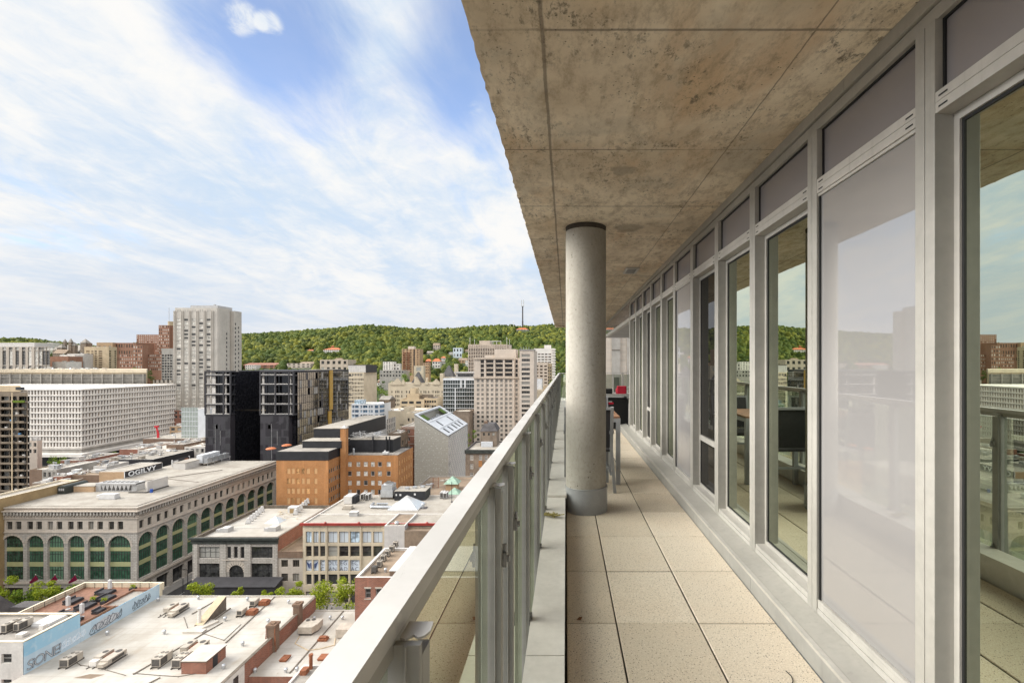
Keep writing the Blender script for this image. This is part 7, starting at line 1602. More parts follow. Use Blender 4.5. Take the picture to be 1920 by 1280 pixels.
    # angular grey building
    Y0,Y1=215.,258.; xa,xb=PX(777,Y0),PX(840.3,Y0); zl,zr=PZ(777,Y0),PZ(817.5,Y0)
    g=thing('angular_clad_building','angular grey clad building with a sloping white roof and speckled front','building',((xa+xb)/2,236,GZ))
    m,t,b=new_mat('speckled_grey'); p=pos(t); s=N(t,'ShaderNodeSeparateXYZ'); t.links.new(p,s.inputs[0]); cb=N(t,'ShaderNodeCombineXYZ'); t.links.new(s.outputs[0],cb.inputs[0]); t.links.new(s.outputs[2],cb.inputs[1])
    vo=N(t,'ShaderNodeTexVoronoi'); vo.inputs['Scale'].default_value=0.55; vo.voronoi_dimensions='2D'; t.links.new(cb.outputs[0],vo.inputs['Vector'])
    br=N(t,'ShaderNodeTexBrick'); br.inputs['Scale'].default_value=1; br.inputs['Brick Width'].default_value=1.6; br.inputs['Row Height'].default_value=0.8; br.inputs['Mortar Size'].default_value=0.04; br.inputs['Color1'].default_value=(0.36,0.34,0.295,1); br.inputs['Color2'].default_value=(0.335,0.315,0.27,1); br.inputs['Mortar'].default_value=(0.27,0.25,0.21,1); t.links.new(cb.outputs[0],br.inputs['Vector'])
    t.links.new(mixc(t,math_(t,'LESS_THAN',vo.outputs['Distance'],0.07),br.outputs[0],(0.7,0.68,0.62)),b.inputs['Base Color']); b.inputs['Roughness'].default_value=0.5
    mb=MB(); mb.poly([(xa,Y0,GZ),(xb,Y0,GZ),(xb,Y0,zr),(xa,Y0,zl)]); mb.poly([(xb,Y1,GZ),(xa,Y1,GZ),(xa,Y1,zl),(xb,Y1,zr)]); mb.quad((xa,Y1,GZ),(xa,Y0,GZ),(xa,Y0,zl),(xa,Y1,zl)); mb.build('wall','speckled_grey',g)
    mb=MB(); mb.quad((xb,Y0,GZ),(xb,Y1,GZ),(xb,Y1,zr),(xb,Y0,zr),0); rnd=random.Random(8)
    for k in range(34):
        z=zr-0.3-0.95*k
        for i in range(11):
            y=Y0+0.2+3.9*i; q=(k*0.9)%3.9; a=max(Y0+0.1,y+q-3); e=min(Y1-0.1,a+2.6)
            if e>a: mb.add(((xb+0.005,a,z-0.75),(xb+0.005,e,z-0.75),(xb+0.22,e,z),(xb+0.22,a,z),(xb+0.005,e,z),(xb+0.005,a,z)),((0,1,2,3),(3,2,4,5),(1,4,2),(0,3,5)),1)
    mb.build('relief_wall',['grey_metal','white_conc'],g)
    def rp(u,v,h=0.0): # roof plane
        x=xa+(xb-xa)*u; return (x,Y0+(Y1-Y0)*v,zl+(zr-zl)*u+h)
    def rq(m,u0,u1,v0,v1,h0,h1,mi):
        pts=[rp(u0,v0,h0),rp(u1,v0,h0),rp(u1,v1,h0),rp(u0,v1,h0),rp(u0,v0,h1),rp(u1,v0,h1),rp(u1,v1,h1),rp(u0,v1,h1)]
        m.add(pts,((0,1,5,4),(1,2,6,5),(2,3,7,6),(3,0,4,7),(4,5,6,7),(3,2,1,0)),mi)
    mb=MB(); rq(mb,0.0,1,0,0.05,-0.3,0.35,0); rq(mb,0.0,1,0.95,1,-0.3,0.35,0); rq(mb,0,0.04,0.05,0.95,-0.3,0.35,0); rq(mb,0.96,1,0.05,0.95,-0.3,0.35,0); rq(mb,0.36,0.40,0.05,0.95,-0.3,0.3,0); rq(mb,0.68,0.71,0.05,0.95,-0.3,0.3,0); mb.build('roof_rim','white_cool',g)
    mb=MB(); rq(mb,0.40,0.68,0.05,0.95,-0.6,-0.05,0); rq(mb,0.71,0.96,0.05,0.95,-0.6,-0.05,0); mb.build('roof','white_cool',g)
    mb=MB(); a=rp(0.04,0.05); e=rp(0.36,0.95); zz=rp(0.36,0)[2]-1.2; mb.box(a[0],e[0],a[1],e[1],zz-0.5,zz,0); rq(mb,0.1,0.3,0.08,0.2,-0.2,0.1,1); rq(mb,0.1,0.3,0.8,0.92,-0.2,0.1,1)
    for k in range(9): mb.box(a[0]+1+rnd.random()*2,a[0]+2+rnd.random()*2.5,a[1]+8+k*2.6,a[1]+9.5+k*2.6,zz+0.002+0.001*k,zz+0.8+rnd.random(),2)
    mb.build('roof_terrace',['white_cool','leaf_dark','silver'],g)
    mb=MB()
    for v in (0.14,0.32,0.5,0.66,0.82): rq(mb,0.74,0.93,v,v+0.045,-0.04,0.02,0)
    for v in (0.25,0.72): rq(mb,0.44,0.66,v,v+0.04,-0.04,0.02,0)
    mb.build('roof_slot','dark_metal',g)
    # brown stone block with house on its roof
    Y=195; x0,x1=PX(872.7,Y),PX(962,Y); zt=PZ(843,Y); u=lambda p:PX(p,Y)-x0
    r=bld('brown_stone_flats','brown stone flats with white sash windows and a dark parapet by the handrail','flats',x0,x1,Y,Y+22,zt,'stone_brown','roof_pale',S=dict(cols=[(u(881.2),u(887.5)),(u(898),u(903.5)),(u(909),u(914.5)),(u(922),u(928))],rows=rows(zt-GZ-4.2-3.55*5,6,3.55,2.1),glass='glass_mixed',frame='white_paint',nx=2,nz=2,fw=0.2,depth=0.2),par=0.6,cap='roof_dark')
    part(r,'parapet_band','green_black',lambda m:m.box(x0-0.3,x1,Y-0.4,Y-0.003,zt-1.5,zt+0.05)); part(r,'brick_panel','brick_orange',lambda m:[m.box(PX(a,Y),PX(b,Y),Y-0.08,Y-0.003,zt-GZ*0-3.55*k-6.9,zt-3.55*k-4.4) for a,b in ((897.4,904),) for k in range(4)])
    Y=206; x0,x1=PX(901,Y),PX(931,Y); zb_=zt-0.6; z1=PZ(808,Y)
    h=thing('rooftop_house','small tan stone house with a slate mansard standing on the brown stone flats','house',((x0+x1)/2,Y+4,zb_))
    mb=MB(); ops=facade(mb,(x0,Y,zb_),0,x1-x0,z1-zb_,[(1.0,1.9),(3.1,4.0),(5.0,6.1)],[(z1-zb_-1.9,z1-zb_-0.7)],0.2); mb.box(x0,x1,Y+0.21,Y+9,zb_,z1-0.01); mb.quad((x1,Y,zb_),(x1,Y+0.21,zb_),(x1,Y+0.21,z1),(x1,Y,z1)); mb.build('wall','stone_brown',h); place_windows(h,ops,(x0,Y,zb_),0,0.18,'glass_dark','seam_dark',1,1,0.08)
    mb=MB(); z2=PZ(795,Y); mb.add(((x0-0.3,Y-0.3,z1),(x1+0.3,Y-0.3,z1),(x1+0.3,Y+9.2,z1),(x0-0.3,Y+9.2,z1),(x0+1.3,Y+1.6,z2),(x1-1.3,Y+1.6,z2),(x1-1.3,Y+7.5,z2),(x0+1.3,Y+7.5,z2)),((0,1,5,4),(1,2,6,5),(2,3,7,6),(3,0,4,7),(4,5,6,7),(3,2,1,0))); mb.build('roof','roof_dark',h)
    part(h,'porch','graffiti_fill',lambda m:m.prism([(x0+0.4,Y-1.0),(x1-1.6,Y-1.0),(x1-1.6,Y-0.01),(x0+0.4,Y-0.01)],zb_,zb_+2.2)); part(h,'chimney','brick_brown',lambda m:m.box(x0+1.2,x0+2.6,Y+2,Y+3.4,z2-1,z2+1.0))
    # left distance
    Y=480; r=B('white_stone_offices','white stone office building with tall vertical window strips at the left edge','office building',-30,93,650,Y,30,'stone_pale','roof_pale',S=dict(cols=[(u_,u_+3.4) for u_ in (18.5,25,31.5,38,44,50.5,54.5,58.3,62)],rows=[(60,63.4),(64,78.5),(79,82)],glass='glass_pale',frame='alu_light',nx=2,nz=5,fw=0.15,depth=0.6),par=0.5)
    skew(r,PX(93,Y),Y); part(r,'green_roof_storey','pale_metal',lambda m:(m.box(PX(-30,Y),PX(52,Y),Y+6,Y+24,PZ(650,Y)-0.5,PZ(641.5,Y)))); part(r,'roof_garden','leaf_lime',lambda m:m.box(PX(-30,Y),PX(40,Y),Y+5.8,Y+23.8,PZ(641.4,Y),PZ(640.3,Y)))
    Y=560; r=B('tan_balcony_tower','tan apartment tower with columns of dark balconies above the beige hall','apartment tower',158,204,650,Y,10,'tan_conc','roof_pale',S=dict(cols=[(2.0,6.4),(8,10.6),(12,14.6),(16.5,21.0)],rows=rows(48,13,2.6,1.3),glass='glass_tan',fw=0,depth=0.7),E=dict(cols=[(0.6,3.2),(7.2,9.4)],rows=rows(48,13,2.6,1.5),glass='glass_dark',fw=0,depth=0.7),limit=90); roof_bits(r,PX(162,Y),PX(200,Y),Y+2,Y+9,PZ(650,Y)-0.5,8,6)
    Y=520; r=B('dark_balcony_tower','dark grey tower banded with balconies beside the pale concrete tower','apartment tower',303,328,653,Y,24,'grey_conc','roof_grey',S=grid(303,328,Y,5,0.8,30,16,2.9,1.9,glass='glass_dark',fw=0,depth=0.8),limit=80)
    r=B('white_terrace_house','white low building with square windows between the hall and the pale tower','building',287,327,714,430,20,'white_paint','roof_pale',S=grid(287,327,430,5,0.5,40,3,4.2,2.5,glass='glass_dark',fw=0,depth=0.4)); roof_bits(r,PX(290,430),PX(324,430),432,448,PZ(714,430)-0.5,7,9)
    for i,(pa,pb,pt,Yq,wl,lab) in enumerate(((94,128,668,530,'brick_far','low brick house left of the jumble of white roofs'),(112,140,665,540,'white_paint','white gabled house among the jumble of roofs left of the tan tower'),(126,158,663,550,'pale_metal','pale ribbed house just left of the tan balcony tower'),(98,124,678,500,'white_paint','white building with two large dark windows above the hall'))):
        r=B('distant_low_house',lab,'house',pa,pb,pt,Yq,16,wl,'roof_pale',S=grid(pa,pb,Yq,3,0.5,50,2,5,2.2,glass='glass_dark',fw=0,depth=0.3)); roof_bits(r,PX(pa,Yq),PX(pb,Yq),Yq,Yq+16,PZ(pt,Yq)-0.5,5,i+20)
mid_city()

def neighbour_tower():
    r=thing('neighbour_tower','pale tower with grey brick stripes close behind the end railing, right of the column','tower',(8,66,GZ))
    mb=MB(); mb.box(3,16,60,72,GZ,18); mb.build('wall','stone_pale',r)
    part(r,'brick_stripe','grey_conc',lambda m:(m.box(PX(1147,59.8),PX(1163,59.8),59.8,59.998,GZ,18),m.box(PX(1176,59.8),16,59.8,59.998,GZ,18)))
    part(r,'window','glass_dark',lambda m:m.box(PX(1150,59.7),PX(1161,59.7),59.7,59.797,PZ(736,59.7),PZ(707,59.7)))
    part(r,'joint','seam_dark',lambda m:m.box(PX(1147,59.7),PX(1163,59.7),59.75,59.797,PZ(656,59.7)-0.04,PZ(656,59.7)+0.04))
    t=thing('white_canopy','white folded canopy roof seen through the end railing','canopy',(5.5,52,-3)); mb=MB(); mb.box(4.4,7.2,50,56,-2.2,-2.0); mb.bar((4.6,50.2,-2.0),(7,50.2,-0.9),0.1,0.1); mb.bar((5.4,50.2,-2.0),(7,50.2,-1.3),0.1,0.1); mb.build('roof','canvas_white',t); mb=MB(); mb.box(4.5,4.7,50.1,50.3,GZ,-2.201); mb.box(6.9,7.1,50.1,50.3,GZ,-2.201); mb.build('post','grey_metal',t)
neighbour_tower()

# ------------------------------------------------------------------ the wooded hill
SKY=[(-900,640),(-300,636),(0,637),(40,635),(70,638),(110,643),(150,649),(210,655),(240,650),(256,645),(330,634),(453,629),(500,626),(560,623),(600,620),(650,616),(690,612),(720,614),(750,617),(800,620),(840,619),(880,616),(930,613),(1000,614),(1040,611),(1062,609),(1100,610),(1300,618),(1700,640)]
_sx=np.array([a for a,b in SKY],float); _sy=np.array([b for a,b in SKY],float)
def ridge(px): # distance of the crest for a bearing
    return np.interp(px,[-900,0,240,330,453,1100,1700],[2300,2250,1750,1600,1550,1500,1500])
def hill_z(x,y):
    """terrain height at world x, y (numpy): flat town, a rising slope of houses, then the hill"""
    y=np.maximum(y,1.0); px=CX+F*x/y; yr=ridge(px); zr=CAMZ-(np.interp(px,_sx,_sy)-CY)*yr/F-7
    t=np.clip((y-470)/(900-470),0,1); foot=-64+(t*t*(3-2*t))*50.0
    s=np.clip((y-840)/(yr-840),0,1.0); s2=s*s*(3-2*s)*0.55+s*0.45
    z=foot+(zr+14)*s2
    z=z+ (np.sin(x*0.013+y*0.007)*3+np.sin(x*0.031-y*0.019)*2)*np.clip((y-850)/300,0,1)*np.clip((yr-y)/250,0,1)
    over=np.clip((y-yr)/600,0,1); return z-over*over*90
def hz(x,y): return float(hill_z(np.array([x],float),np.array([y],float))[0])
def hillpoint(px,py,y0=500.0,y1=1700.0):
    for y in np.arange(y0,y1,4.0):
        x=(px-CX)*y/F
        if CAMZ-(py-CY)*y/F<=hz(x,y): return x,float(y),hz(x,y)
    y=y1; x=(px-CX)*y/F; return x,y,hz(x,y)
def hill():
    pxs=np.linspace(-1500,1900,260); ys=np.concatenate([np.linspace(470,900,26),np.linspace(915,2900,90)])
    P,Y=np.meshgrid(pxs,ys); X=(P-CX)*Y/F; Zz=hill_z(X,Y); nx=len(pxs); ny=len(ys)
    v=np.stack([X,Y,Zz],-1).reshape(-1,3); f=[(j*nx+i,j*nx+i+1,(j+1)*nx+i+1,(j+1)*nx+i) for j in range(ny-1) for i in range(nx-1)]
    me=bpy.data.meshes.new('hill'); me.from_pydata(v.tolist(),[],f); plain('hill_floor',(0.035,0.055,0.015),0.95,0,0.4,0.02); me.materials.append(MATS['hill_floor']); me.polygons.foreach_set('use_smooth',[True]*len(f)); me.update()
    o=bpy.data.objects.new('hill',me); col.objects.link(o); o['kind']='structure'
hill()

HOUSES=[]  # (x, y, half width px, top py) clearings
def hhouse(name,label,px,py_base,py_top,wpx,wall='white_paint',roof='roof_grey',kind='flat',nwin=4,nfl=2,dist=None,cat='house',glass='glass_dark',depth=None,group=None):
    if dist: y=dist; x=(px-CX)*y/F; zb=min(hz(x,y),PZ(py_base,y))
    else: x,y,zb=hillpoint(px,py_base)
    w=wpx*y/F; zt=PZ(py_top,y); zb=zb-2; d=depth or max(8,w*0.7); H=zt-zb
    HOUSES.append((x,y,px,wpx,py_top,py_base))
    zr=zt if kind=='flat' else zt-min(H*0.35,w*0.35)
    n=nwin; s=w/n; ph=(zr-PZ(py_base,y)-0.4)/nfl; z0=PZ(py_base,y)-zb+0.3
    r=bld(name,label,cat,x-w/2,x+w/2,y,y+d,zr,wall,roof,S=dict(cols=[(k*s+s*0.25,k*s+s*0.75) for k in range(n)],rows=rows(z0+ph*0.3,nfl,ph,ph*0.5),glass=glass,fw=0,depth=0.3),zb=zb,par=0.4 if kind=='flat' else 0.0,limit=60,group=group)
    if kind!='flat':
        m=MB(); a,b,c,e=x-w/2-0.5,x+w/2+0.5,y-0.5,y+d+0.5; ym=(c+e)/2
        if kind=='gable': m.add(((a,c,zr+0.02),(b,c,zr+0.02),(b,e,zr+0.02),(a,e,zr+0.02),(a,ym,zt),(b,ym,zt)),((0,1,5,4),(1,2,5),(2,3,4,5),(3,0,4),(3,2,1,0)))
        else: m.add(((a,c,zr+0.02),(b,c,zr+0.02),(b,e,zr+0.02),(a,e,zr+0.02),(a+w*0.3,ym,zt),(b-w*0.3,ym,zt)),((0,1,5,4),(1,2,5),(2,3,4,5),(3,0,4),(3,2,1,0)))
        m.build('pitched_roof',roof,r)
    return r
def hill_town():
    hhouse('hill_mansion','long white mansion with red roofs amid the forest on the hillside',622,661,651.5,32,'white_paint','orange_roof','hip',8,2,cat='mansion'); hhouse('hill_mansion_wing','small white wing with a red roof left of the hillside mansion',582,659.5,655,12,'white_paint','orange_roof','hip',4,1,cat='mansion')
    hhouse('red_lookout','red roofed turret right above the hillside mansion',623,655,648,4,'orange_roof','orange_roof','hip',1,2,cat='turret')
    hhouse('summit_chalet','stone chalet with an orange roof on the summit below the radio mast',979,622,614,23,'beige_pink','orange_roof','hip',8,1,dist=1430,cat='chalet')
    for i,(px,pb,pt,w,wl,rf,k,l) in enumerate((
        (485,691,680,60,'brick_far','brick_red','gable','long dark red brick terrace at the forest foot beside the pale tower'),
        (470,693,684,20,'white_paint','roof_pale','flat','white low house in front of the dark red brick terrace'),
        (560,690,681,44,'beige_pink','roof_pale','flat','wide pale pink block at the forest foot'),
        (574,688,678,26,'white_paint','roof_brown','gable','gabled white house behind the pale pink block'),
        (626,698,674,52,'beige','roof_brown','flat','beige terraced block stepping up behind the cream office slab'),
        (632,690,671,24,'tan_conc','roof_brown','hip','tan hipped top storey of the beige terraced block'))):
        hhouse('foothill_house',l,px,pb,pt,w,wl,rf,k,5,2,group=None)
    r=hhouse('brick_balcony_tower','slim brick and tan apartment tower with rusty balconies rising from the hillside trees',770,700,654,33,'brick_tan','roof_pale','flat',5,14,dist=690,cat='apartment tower',glass='glass_tan'); 
    y=690; part(r,'balcony','rust',lambda m:[m.box(PX(a,y),PX(b,y),y-1.2,y-0.003,PZ(700,y)+2.45*k,PZ(700,y)+2.45*k+0.9) for k in range(13) for a,b in ((756,761),(763.5,768.5))]); part(r,'penthouse','beige_pink',lambda m:m.box(PX(764,y),PX(775,y),y+3,y+12,PZ(654,y)-0.4,PZ(649,y))); part(r,'side_recess','dark_metal',lambda m:m.box(PX(775.5,y),PX(777.5,y),y-0.1,y-0.004,PZ(705,y),PZ(656,y)))
    hhouse('white_hillside_flats','white flats with small windows left of the slim brick tower',728,697,678,20,'white_conc','roof_pale','flat',4,5,dist=640,cat='flats'); hhouse('white_hillside_villa','white stepped villa attached right of the white flats',743,695,681.5,12,'white_conc','roof_pale','flat',2,2,dist=642)
    hhouse('long_grey_rowhouse','long grey balconied row house in front of the white flats',735,708,694,46,'grey_conc','roof_brown','flat',8,2,dist=600,cat='row house')
    hhouse('blank_cream_house','cream house with a blank windowless wall right of the slim brick tower',785,700,685.5,18,'cream','roof_pale','flat',1,1,dist=610); hhouse('narrow_brick_house','narrow orange brick house right of the blank cream wall',799,702,680,11,'brick_tan','roof_brown','flat',3,4,dist=630)
    for i,(px,pb,pt,w,wl,rf,k,l) in enumerate((
        (818,690,672,15,'white_paint','orange_roof','hip','white villa with a bright orange roof on the hillside'),
        (831,682,668,8,'white_paint','orange_roof','hip','white tower of the orange roofed hillside villa'),
        (803,684,673,11,'brick_red','orange_roof','hip','rust roofed brick house left of the orange roofed villa'),
        (818,656,643,12,'beige_pink','roof_brown','gable','pinkish gabled manor high among the hillside trees'),
        (806,664,658,11,'beige_pink','roof_pale','gable','pale cottage under the pinkish gabled manor'),
        (858,671,652,17,'glass_sky','roof_grey','flat','pale blue glass fronted house on the hillside'),
        (868,681,671,16,'brick_tan','roof_brown','gable','brown gabled house below the blue glass house'),
        (876,687,676,7,'white_paint','roof_pale','flat','small white house touching the striped office tower'),
        (846,665,660,8,'white_paint','roof_pale','flat','small white house left of the blue glass house'),
        (875,661,655,9,'cream','roof_brown','hip','cream cottage beside the striped office tower'),
        (792,690,680,16,'white_paint','roof_grey','gable','white gabled house above the blank cream wall'),
        (788,668,661,6,'white_paint','roof_pale','flat','little white house right of the slim brick tower top'),
        (720,719,711,24,'brick_far','roof_brown','gable','brown brick terrace in front of the grey row house'),
        (745,716,709,30,'brick_red','roof_brown','gable','reddish terrace roofs behind the château flats'),
        (716,728,718,18,'white_paint','roof_grey','flat','pale low house behind the cream office slab'),
        (722,722,715,14,'charcoal','roof_dark','gable','dark slate roofed house left of the château gables'))):
        hhouse('hillside_house',l,px,pb,pt,w,wl,rf,k,3,2)
    hhouse('slate_chapel','grey slate roofed chapel left of the château flats',720,770,743,18,'stone_brown','roof_grey','gable',3,1,dist=372,cat='chapel',depth=14)
    # hospital and old college on the left
    hhouse('hospital_wing','long tan brick hospital wing with rows of pale windows, left part',243,696,663.5,38,'brick_far','roof_pale','flat',11,5,dist=700,cat='hospital wing',glass='glass_pale'); hhouse('hospital_wing','tan brick hospital wing with rows of pale windows, right part by the dark banded tower',288,696,663.5,36,'brick_far','roof_pale','flat',11,5,dist=700,cat='hospital wing',glass='glass_pale')
    hhouse('hospital_stair_block','plain brick hospital block between the two windowed wings',258,692,647,18,'brick_far','roof_pale','flat',4,6,dist=690,cat='hospital wing',glass='glass_pale')
    hhouse('hospital_upper_block','brown brick hospital block with ribbed wall behind the tan balcony tower',226,680,642.5,58,'brick_far','roof_brown','flat',12,3,dist=840,cat='hospital wing',glass='glass_tan'); hhouse('hospital_upper_wing','orange brown windowless wing stepping left of the upper hospital block',196,675,642,30,'brick_tan','roof_brown','flat',3,1,dist=835,cat='hospital wing')
    hhouse('hospital_main_wing','brown brick hospital wing with a grid of pale windows left of its tower',277,660,627,42,'brick_far','roof_pale','flat',11,8,dist=900,cat='hospital wing',glass='glass_pale')
    r=hhouse('hospital_tower','tall brown brick hospital tower with a round tank and mast',307.5,664,609.5,20,'brick_far','roof_brown','flat',6,9,dist=880,cat='hospital tower',glass='glass_pale',depth=14); y=880
    part(r,'side_wing','brick_far',lambda m:m.box(PX(317.7,y),PX(326,y),y+5,y+16,-60,PZ(611,y))); part(r,'round_tank','tan_conc',lambda m:m.cyl(PX(314.5,y),y+7,PZ(610,y),PZ(602,y),4.6,14)); part(r,'mast','grey_metal',lambda m:m.tube((PX(311,y),y+7,PZ(603,y)),(PX(311,y),y+7,PZ(576,y)),0.35,6))
    # victorian stone pile
    r=hhouse('victorian_hall','sprawling grey brown victorian stone hall with turrets on the left hillside',122,662,646,44,'stone_brown','roof_grey','gable',9,2,dist=900,cat='hall'); y=899
    def turret(px,w,pb,pt,Yq,mat='roof_grey'): a=w*Yq/F/2; x=PX(px,Yq); q=MB(); q.box(x-a,x+a,Yq-a,Yq+a,PZ(668,Yq),PZ(pb,Yq),0); q.add(((x-a*1.15,Yq-a*1.15,PZ(pb,Yq)+.01),(x+a*1.15,Yq-a*1.15,PZ(pb,Yq)+.01),(x+a*1.15,Yq+a*1.15,PZ(pb,Yq)+.01),(x-a*1.15,Yq+a*1.15,PZ(pb,Yq)+.01),(x,Yq,PZ(pt,Yq))),((0,1,4),(1,2,4),(2,3,4),(3,0,4)),1); q.build('turret',['stone_brown',mat],r)
    for q in ((122,4,641,635,895),(133,5,642,634,890),(140,6,648,641,892),(107,8,656,648,890),(116,9,652,644,888)): turret(*q)
    hhouse('hall_annex','stone annex with rust roof in front of the victorian hall',110,665,655,22,'stone_brown','roof_brown','gable',6,2,dist=870,cat='hall')
    r=hhouse('stone_clock_turret','square stone tower with a steep slate cap on the left hillside',160,658,643,10,'stone_brown','roof_grey','flat',2,2,dist=850,cat='tower'); turret(160.5,10,643,635,852)
    hhouse('far_white_villa','tiny white villas line on the far left hill',92,646,642,16,'white_paint','roof_pale','flat',6,1,dist=1300,cat='villa')
    # radio mast
    y=1450; x=PX(980,y); z0=hz(x,y); m=thing('radio_mast','tall dark radio mast with a forked top on the hill summit','mast',(x,y,z0))
    def lat(q):
        zt=PZ(574,y); 
        for sx,sy in ((-1.4,-1.4),(1.4,-1.4),(1.4,1.4),(-1.4,1.4)): q.tube((x+sx,y+sy,z0),(x+sx*0.8,y+sy*0.8,zt),0.5,6)
        n=14
        for k in range(n):
            za=z0+(zt-z0)*k/n; zb=z0+(zt-z0)*(k+1)/n; q.bar((x-1.4,y-1.4,za),(x+1.3,y-1.4,zb),0.35,0.35); q.bar((x+1.4,y-1.4,za),(x-1.3,y-1.4,zb),0.35,0.35)
        q.box(x-0.9,x+0.9,y-0.9,y+0.9,z0,zt)
    part(m,'lattice','roof_dark',lat); part(m,'antenna_fork','grey_metal',lambda q:(q.tube((x-3,y,PZ(575,y)),(x-3,y,PZ(562,y)),0.8,6),q.tube((x+3,y,PZ(575,y)),(x+3,y,PZ(562,y)),0.8,6),q.box(x-3.6,x+3.6,y-0.8,y+0.8,PZ(575,y),PZ(573.4,y)))); part(m,'platform','roof_dark',lambda q:[q.box(x-2.6,x+2.6,y-2.6,y+2.6,PZ(p,y)-0.5,PZ(p,y)+0.5) for p in (603,606.5,610)])
    for px,pt,l in ((963,602,'slim white pole left of the radio mast'),(957,607,'short thin pole far left of the radio mast')):
        x=PX(px,1430); z=hz(x,1430); q=MB(); q.tube((x,1430,z),(x,1430,PZ(pt,1430)),0.45,6); q.box(x-0.8,x+0.8,1429.2,1430.8,z,z+2); one(q,'slim_pole','pale_metal',l,'pole')
hill_town()

# ------------------------------------------------------------------ forest: far-off wood, one mass
def forest():
    rnd=np.random.RandomState(21)
    bm=bmesh.new(); bmesh.ops.create_icosphere(bm,subdivisions=2,radius=1.0); base=np.array([v.co[:] for v in bm.verts]); bm.verts.ensure_lookup_table(); tris=np.array([[v.index for v in f.verts] for f in bm.faces]); bm.free(); nv=len(base)
    pts=[]
    # sample in bearing and depth so cover is even in the picture and from a step aside
    n=30000
    px=rnd.uniform(-240,1080,n); u=rnd.uniform(0,1,n); yr=ridge(px); y=700+(yr+60-700)*u**0.8; x=(px-CX)*y/F; z=hill_z(x,y)
    dense=np.where(y>880,1.0,np.where(y>760,0.40,0.10))
    left=px<330; dense=np.where(left,np.where(y>1000,0.55,0.12),dense)
    keep=rnd.uniform(0,1,n)<dense
    H=np.array([(h[1],h[2],h[3],h[4],h[5]) for h in HOUSES])
    hh=(0.6+0.95*rnd.uniform(0,1,n)**1.6)*np.where(y>1000,6.6,6.2)
    for (hy,hpx,hw,hpt,hpb) in H:
        d=(np.abs(px-hpx)<hw*0.5+5)&(y<hy+hw*hy/F*0.8+8)
        top=CY-(z+hh*1.6-CAMZ)*F/y      # picture row of the crown's top
        keep&=~(d&(top<hpb-2.0)&(y>hy-420))
    x,y,z,hh,px=x[keep],y[keep],z[keep],hh[keep],px[keep]; n=len(x)
    V=np.empty((n,nv,3)); lump=rnd.normal(0,0.20,(n,nv)); 
    sc=np.stack([hh*rnd.uniform(0.62,0.9,n),hh*rnd.uniform(0.62,0.9,n),hh*rnd.uniform(0.75,1.05,n)],-1)
    V=base[None]*(1+lump)[...,None]*sc[:,None,:]; V[...,0]+=x[:,None]; V[...,1]+=y[:,None]; V[...,2]+=(z+hh*0.55)[:,None]
    verts=V.reshape(-1,3); faces=(tris[None]+(np.arange(n)*nv)[:,None,None]).reshape(-1,3)
    me=bpy.data.meshes.new('forest'); me.vertices.add(len(verts)); me.vertices.foreach_set('co',verts.ravel()); me.loops.add(faces.size); me.loops.foreach_set('vertex_index',faces.ravel().astype(np.int32)); me.polygons.add(len(faces)); me.polygons.foreach_set('loop_start',np.arange(0,faces.size,3,dtype=np.int32))
    me.update(calc_edges=True); me.validate()
    m,t,b=new_mat('forest_leaf'); g=N(t,'ShaderNodeNewGeometry').outputs['Random Per Island']; p=pos(t)
    r=N(t,'ShaderNodeValToRGB'); t.links.new(g,r.inputs[0]); el=r.color_ramp.elements; el[0].color=(0.028,0.042,0.010,1); el[1].color=(0.235,0.225,0.034,1)
    for q,cq in ((0.25,(0.055,0.078,0.015,1)),(0.5,(0.100,0.116,0.024,1)),(0.8,(0.160,0.168,0.028,1))): e=el.new(q); e.color=cq
    n1=noise(t,p,0.35,5,0.7); cc=mixc(t,maprange(t,n1,0.35,0.65,0,1),r.outputs[0],N_dark(t,r.outputs[0]))
    broad=noise(t,p,0.006,3,0.5); cc=mixc(t,maprange(t,broad,0.4,0.65,0,0.55),cc,(0.055,0.085,0.014))
    t.links.new(cc,b.inputs['Base Color']); b.inputs['Roughness'].default_value=0.8; b.inputs['Specular IOR Level'].default_value=0.15; bump(t,b,noise(t,p,0.7,5,0.75),1.0,2.2)
    me.materials.append(m); o=bpy.data.objects.new('forest',me); col.objects.link(o); o['kind']='stuff'
def N_dark(t,c):
    n=N(t,'ShaderNodeMix',data_type='RGBA'); n.blend_type='MULTIPLY'; n.inputs[0].default_value=1.0; t.links.new(c,n.inputs[6]); n.inputs[7].default_value=(0.55,0.58,0.5,1); return n.outputs[2]
forest()

